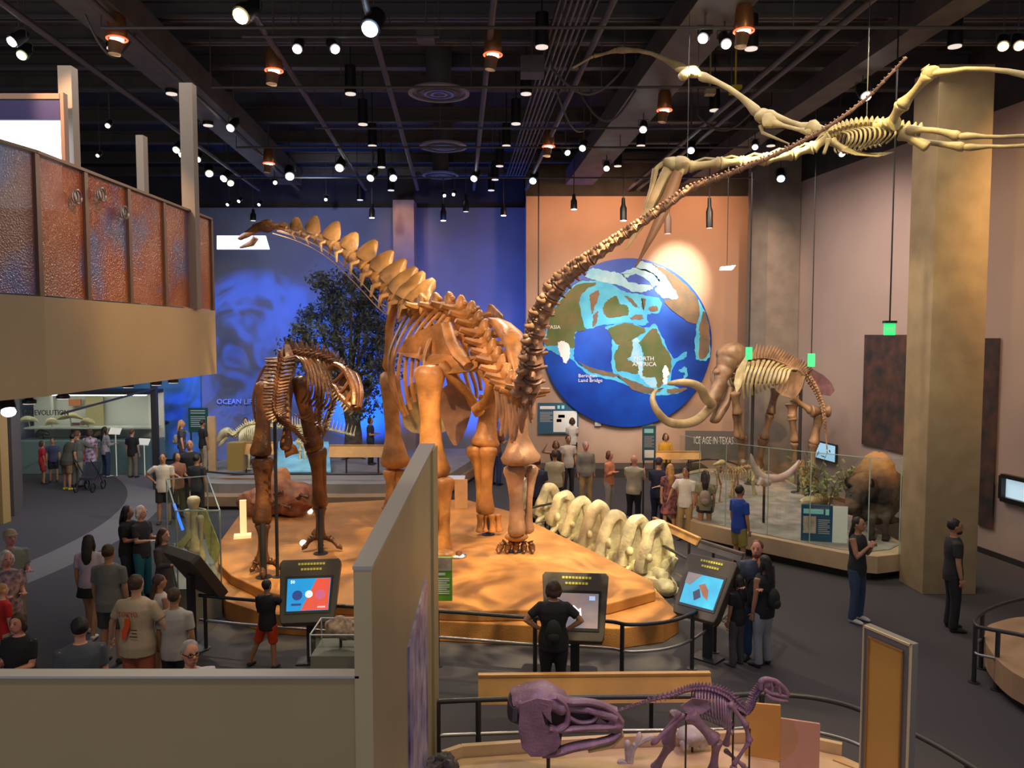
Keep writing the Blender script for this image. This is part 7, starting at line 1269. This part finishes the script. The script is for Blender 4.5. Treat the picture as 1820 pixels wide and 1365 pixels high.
Pn(289, 805, 0, .25, 'boy in a white T-shirt with a green print and black shorts, one hand on hip', cloth((.58, .52, .42)), cloth(K), 'm', 'black', Y=19.4, arms=('hip', 'down'), leg='shorts', face=True, extra={})
Pn(436, 742, 0, .4, 'man with dark hair in black behind the low pale skeleton', cloth(K), cloth(K), 'm', 'black', z0=.62, Y=24.6)
Pn(658, 741, 0, 1.4, 'woman in dark blue standing behind the rail right of the tree trunk', cloth((.02, .03, .06)), cloth(K), 'm', 'black', 'bob', z0=.62, Y=24.6, sex='f', arms=('front', 'front'))
Pn(880, 745, 0, 2.6, 'man in a reddish brown shirt half hidden behind the giant skeleton shin', cloth((.16, .05, .03)), cloth((.02, .03, .10)), 'm', 'brown', Y=24.4, arms=('front', 'front'))
# left foreground crowd
Pn(226, 898, 1.66, 1.5, 'woman in black with long black hair, left one of the pair looking right', cloth(K), cloth((.02, .03, .05)), 'm', 'black', 'long', arms=('front', 'front'), sex='f', stout=1.15)
Pn(250, 898, 1.68, 1.3, 'white-haired woman in a dark top and teal jeans, right one of the pair', cloth((.03, .03, .04)), cloth((.02, .16, .22)), 'l', 'white', 'bob', arms=('front', 'front'), sex='f', face=True)
Pn(290, 938, 1.60, 1.3, 'woman with long brown hair in a dark grey dress beside the tall glass case', cloth((.07, .065, .065)), cloth(K), 'l', 'brown', 'long', arms=('front', 'front'), leg='dress', sex='f', sleeve='long', face=True)
Pn(157, 949, 1.62, 3.3, 'young woman with very long dark hair, lilac white top and black skirt', cloth((.42, .37, .45)), cloth(K), 'm', 'black', 'long', leg='skirt', sex='f', legs='stride', arms=('down', 'down'), extra={'shoe': (.55, .5, .5)})
Pn(192, 966, 1.74, 3.1, 'man in a grey-green T-shirt seen from behind, beside the young woman in lilac white', cloth((.15, .155, .14)), cloth((.05, .05, .05)), 'm', 'brown', leg='shorts', stout=1.1)
Pn(241, 1020, 1.80, 3.05, 'man in a cream TOKYO T-shirt and salmon shorts seen from behind', cloth((.50, .38, .26)), cloth((.42, .10, .06)), 'l', 'brown', arms=('side', 'side'), leg='shorts', stout=1.22, extra={'print': [('TOKYO', 1.31, .09, (.5, .05, .02), .24), ]})
Pn(282, 1020, 1.52, 2.5, 'girl with a ponytail and white tank top behind the boy in the white T-shirt', cloth((.5, .45, .42)), cloth((.3, .1, .08)), 'm', 'brown', 'pony', sleeve='none', leg='shorts', sex='f')
Pn(309, 1044, 1.60, 3.1, 'boy in a plain white T-shirt right of the man in the TOKYO shirt', cloth((.42, .38, .36)), cloth(K), 'm', 'brown', leg='shorts', stout=1.1)
Pn(17, 940, 1.76, .9, 'man in a beige cap and grey-green polo shirt at the left edge', cloth((.24, .27, .22)), cloth((.3, .25, .17)), 'r', 'grey', arms=('down', 'front'), face=True, stout=1.15, extra={'cap': (.42, .33, .2)})
sm = cloth((.5, .33, .3), (.12, .09, .13), 16)
Pn(10, 978, 1.66, .9, 'white-haired person in a pink and purple shirt in front of the capped man', sm, cloth((.3, .22, .15)), 'r', 'white', 'bob', arms=('front', 'front'), sex='f', face=True, stout=1.1)
Pn(2, 1036, 1.36, 2.6, 'child in a red shirt at the very left edge in front of the striped shirt', cloth((.5, .015, .015)), cloth((.4, .3, .2)), 'l', 'blond', leg='shorts')
Pn(32, 1088, 1.60, -.1, 'woman in a black top facing us at the bottom left behind the parapet', cloth(K), cloth(K), 'r', 'brown', 'bob', arms=('front', 'front'), sex='f', face=True, stout=1.2)
Pn(141, 1095, 1.74, -2.6, 'man with short dark hair in slate blue, seen from behind at the parapet', cloth((.07, .08, .11)), cloth(K), 'r', 'black', stout=1.15)
Pn(337, 1137, 1.74, .75, 'grey-haired man with glasses and a white shirt right behind the parapet', cloth((.55, .50, .6)), cloth(K), 'r', 'grey', face=True, extra={'glasses': 'face'})
Pn(474, 1029, 1.30, 2.85, 'boy in a black top and bright red shorts touching the kiosk screen', cloth(K), cloth((.62, .05, .01)), 'm', 'black', arms=('reach', 'front'), sleeve='long', leg='shorts', legs='out')
Pn(984, 1029, 1.64, 3.1, 'woman in a black T-shirt with both hands on her hips before the middle kiosk', cloth(K), cloth((.012, .012, .02)), 'm', 'brown', 'bob', arms=('hip', 'hip'), sex='f', stout=1.15, extra={'pack': ((.015, .017, .016), 'small black backpack on the woman with her hands on her hips', .8)})
# right side
Pn(1312, 1020, 1.32, -2.5, 'girl with black hair, black T-shirt and grey trousers by the right kiosk', cloth(K), cloth((.08, .08, .085)), 'm', 'black', 'long', sex='f', extra={'shoe': (.12, .12, .12)})
Pn(1346, 959, 1.76, -.5, 'man in a navy T-shirt facing us behind the girl and the woman with the backpack', cloth((.03, .045, .09)), cloth((.04, .1, .22)), 'r', 'auburn', arms=('front', 'front'), face=True, extra={'beard': 1})
Pn(1359, 986, 1.60, -2.5, 'woman with long black hair, tank top and grey sweatpants at the right kiosk', cloth(K), cloth((.30, .32, .33)), 'm', 'black', 'long', sleeve='none', sex='f', stout=1.1, extra={'pack': ((.02, .02, .022), 'black backpack slung on the woman in grey sweatpants', .85)})
Pn(1526, 918, 1.74, .7, 'woman with a dark ponytail, black tank top and flared jeans, hands at her chest', cloth((.02, .025, .025)), cloth(JN), 'm', 'black', 'pony', arms=('chin', 'chin'), sleeve='none', sex='f', face=True, extra={'shoe': (.5, .5, .5)})
Pn(1697, 921, 1.80, 1.35, 'bearded man all in black standing in front of the near column', cloth((.022, .02, .024)), cloth(K), 'm', 'black', face=True, extra={'beard': 1})
Pn(1315, 861, 1.74, 2.0, 'man in a royal blue T-shirt and olive yellow shorts before the ice age plinth', cloth((.015, .06, .36)), cloth((.27, .23, .05)), 'm', 'black', leg='shorts')
Pn(1254, 835, 1.66, 2.9, 'woman with long dark hair, olive shirt and navy shorts wearing a beige backpack', cloth((.22, .2, .14)), cloth((.02, .03, .06)), 'm', 'black', 'long', leg='short', sex='f', extra={'pack': ((.27, .22, .18), 'beige backpack on the woman in navy shorts', 1)})
Pn(1219, 829, 1.70, -.55, 'person in a white T-shirt and khaki trousers with sunglasses on the head', cloth(W), cloth(KH), 'm', 'black', 'short', arms=('side', 'down'), face=True, extra={'glasses': 'head'})
Pn(1191, 824, 1.66, 3.2, 'woman with long wavy blond hair in a dark floral dress', cloth((.04, .03, .06), (.4, .14, .14), 12), cloth(K), 'l', 'blond', 'long', leg='dress', sex='f')
Pn(1171, 813, 1.76, 2.6, 'man in a navy cap and navy T-shirt with one hand behind his back', cloth(NV), cloth(NV), 'l', 'brown', arms=('back', 'front'), stout=1.15, extra={'cap': (.02, .025, .10)})
Pn(1127, 808, 1.76, 2.7, 'bald man in a cream shirt and black trousers holding up a phone', cloth((.42, .37, .27)), cloth(K), 'r', 'brown', 'bald', arms=('phone', 'phone'), stout=1.1, extra={'phone': 'dark phone held up by the bald man in the cream shirt'})
Pn(1083, 801, 1.66, .95, 'woman in a long salmon blouse with arms crossed and white trousers', cloth((.60, .22, .12)), cloth((.4, .36, .32)), 'r', 'auburn', 'bob', arms=('cross', 'cross'), sleeve='long', sex='f', face=True)
Pn(1041, 784, 1.78, .2, 'man in a grey shirt and khaki trousers facing us behind the vertebrae', cloth((.24, .21, .18)), cloth((.42, .28, .12)), 'r', 'grey', sleeve='long', face=True, stout=1.1)
Pn(986, 800, 1.74, 3.15, 'man in a cream T-shirt and dark shorts seen from behind at the vertebrae', cloth((.45, .38, .25)), cloth((.02, .02, .04)), 'm', 'brown', leg='shorts', stout=1.2)
Pn(1010, 773, 1.76, .3, 'man in a white shirt behind the man in the cream T-shirt', cloth((.5, .44, .4)), cloth((.03, .03, .04)), 'm', 'black', face=True)
Pn(988, 783, 1.66, .1, 'woman in black raising one arm to her head near the teal board', cloth(K), cloth(K), 'm', 'auburn', 'bob', arms=('up', 'down'), sleeve='none', sex='f', face=True, extra={'glasses': 'head'})
struct('floor_step', MB().box((3.5, 26.3, .15), (6.0, 1.2, .3)), mat('step_dark', (.05, .045, .04), .7))
Pn(1017, 742, 0, 3.0, 'woman with dark hair and a white top reading the teal board under the globe', cloth(W), cloth(K), 'm', 'brown', 'bob', z0=.3, Y=26.1, sex='f', arms=('front', 'front'))
Pn(955, 813, 1.74, 3.1, 'man in a navy T-shirt just right of the giant skeleton shin', cloth(NV), cloth(K), 'm', 'brown', stout=1.1)
Pn(1183, 770, 1.66, .1, 'woman in a mustard yellow top behind the tan reader board right of the globe', cloth((.5, .27, .02)), cloth((.05, .04, .04)), 'm', 'brown', 'bob', sex='f', arms=('front', 'front'), face=True)
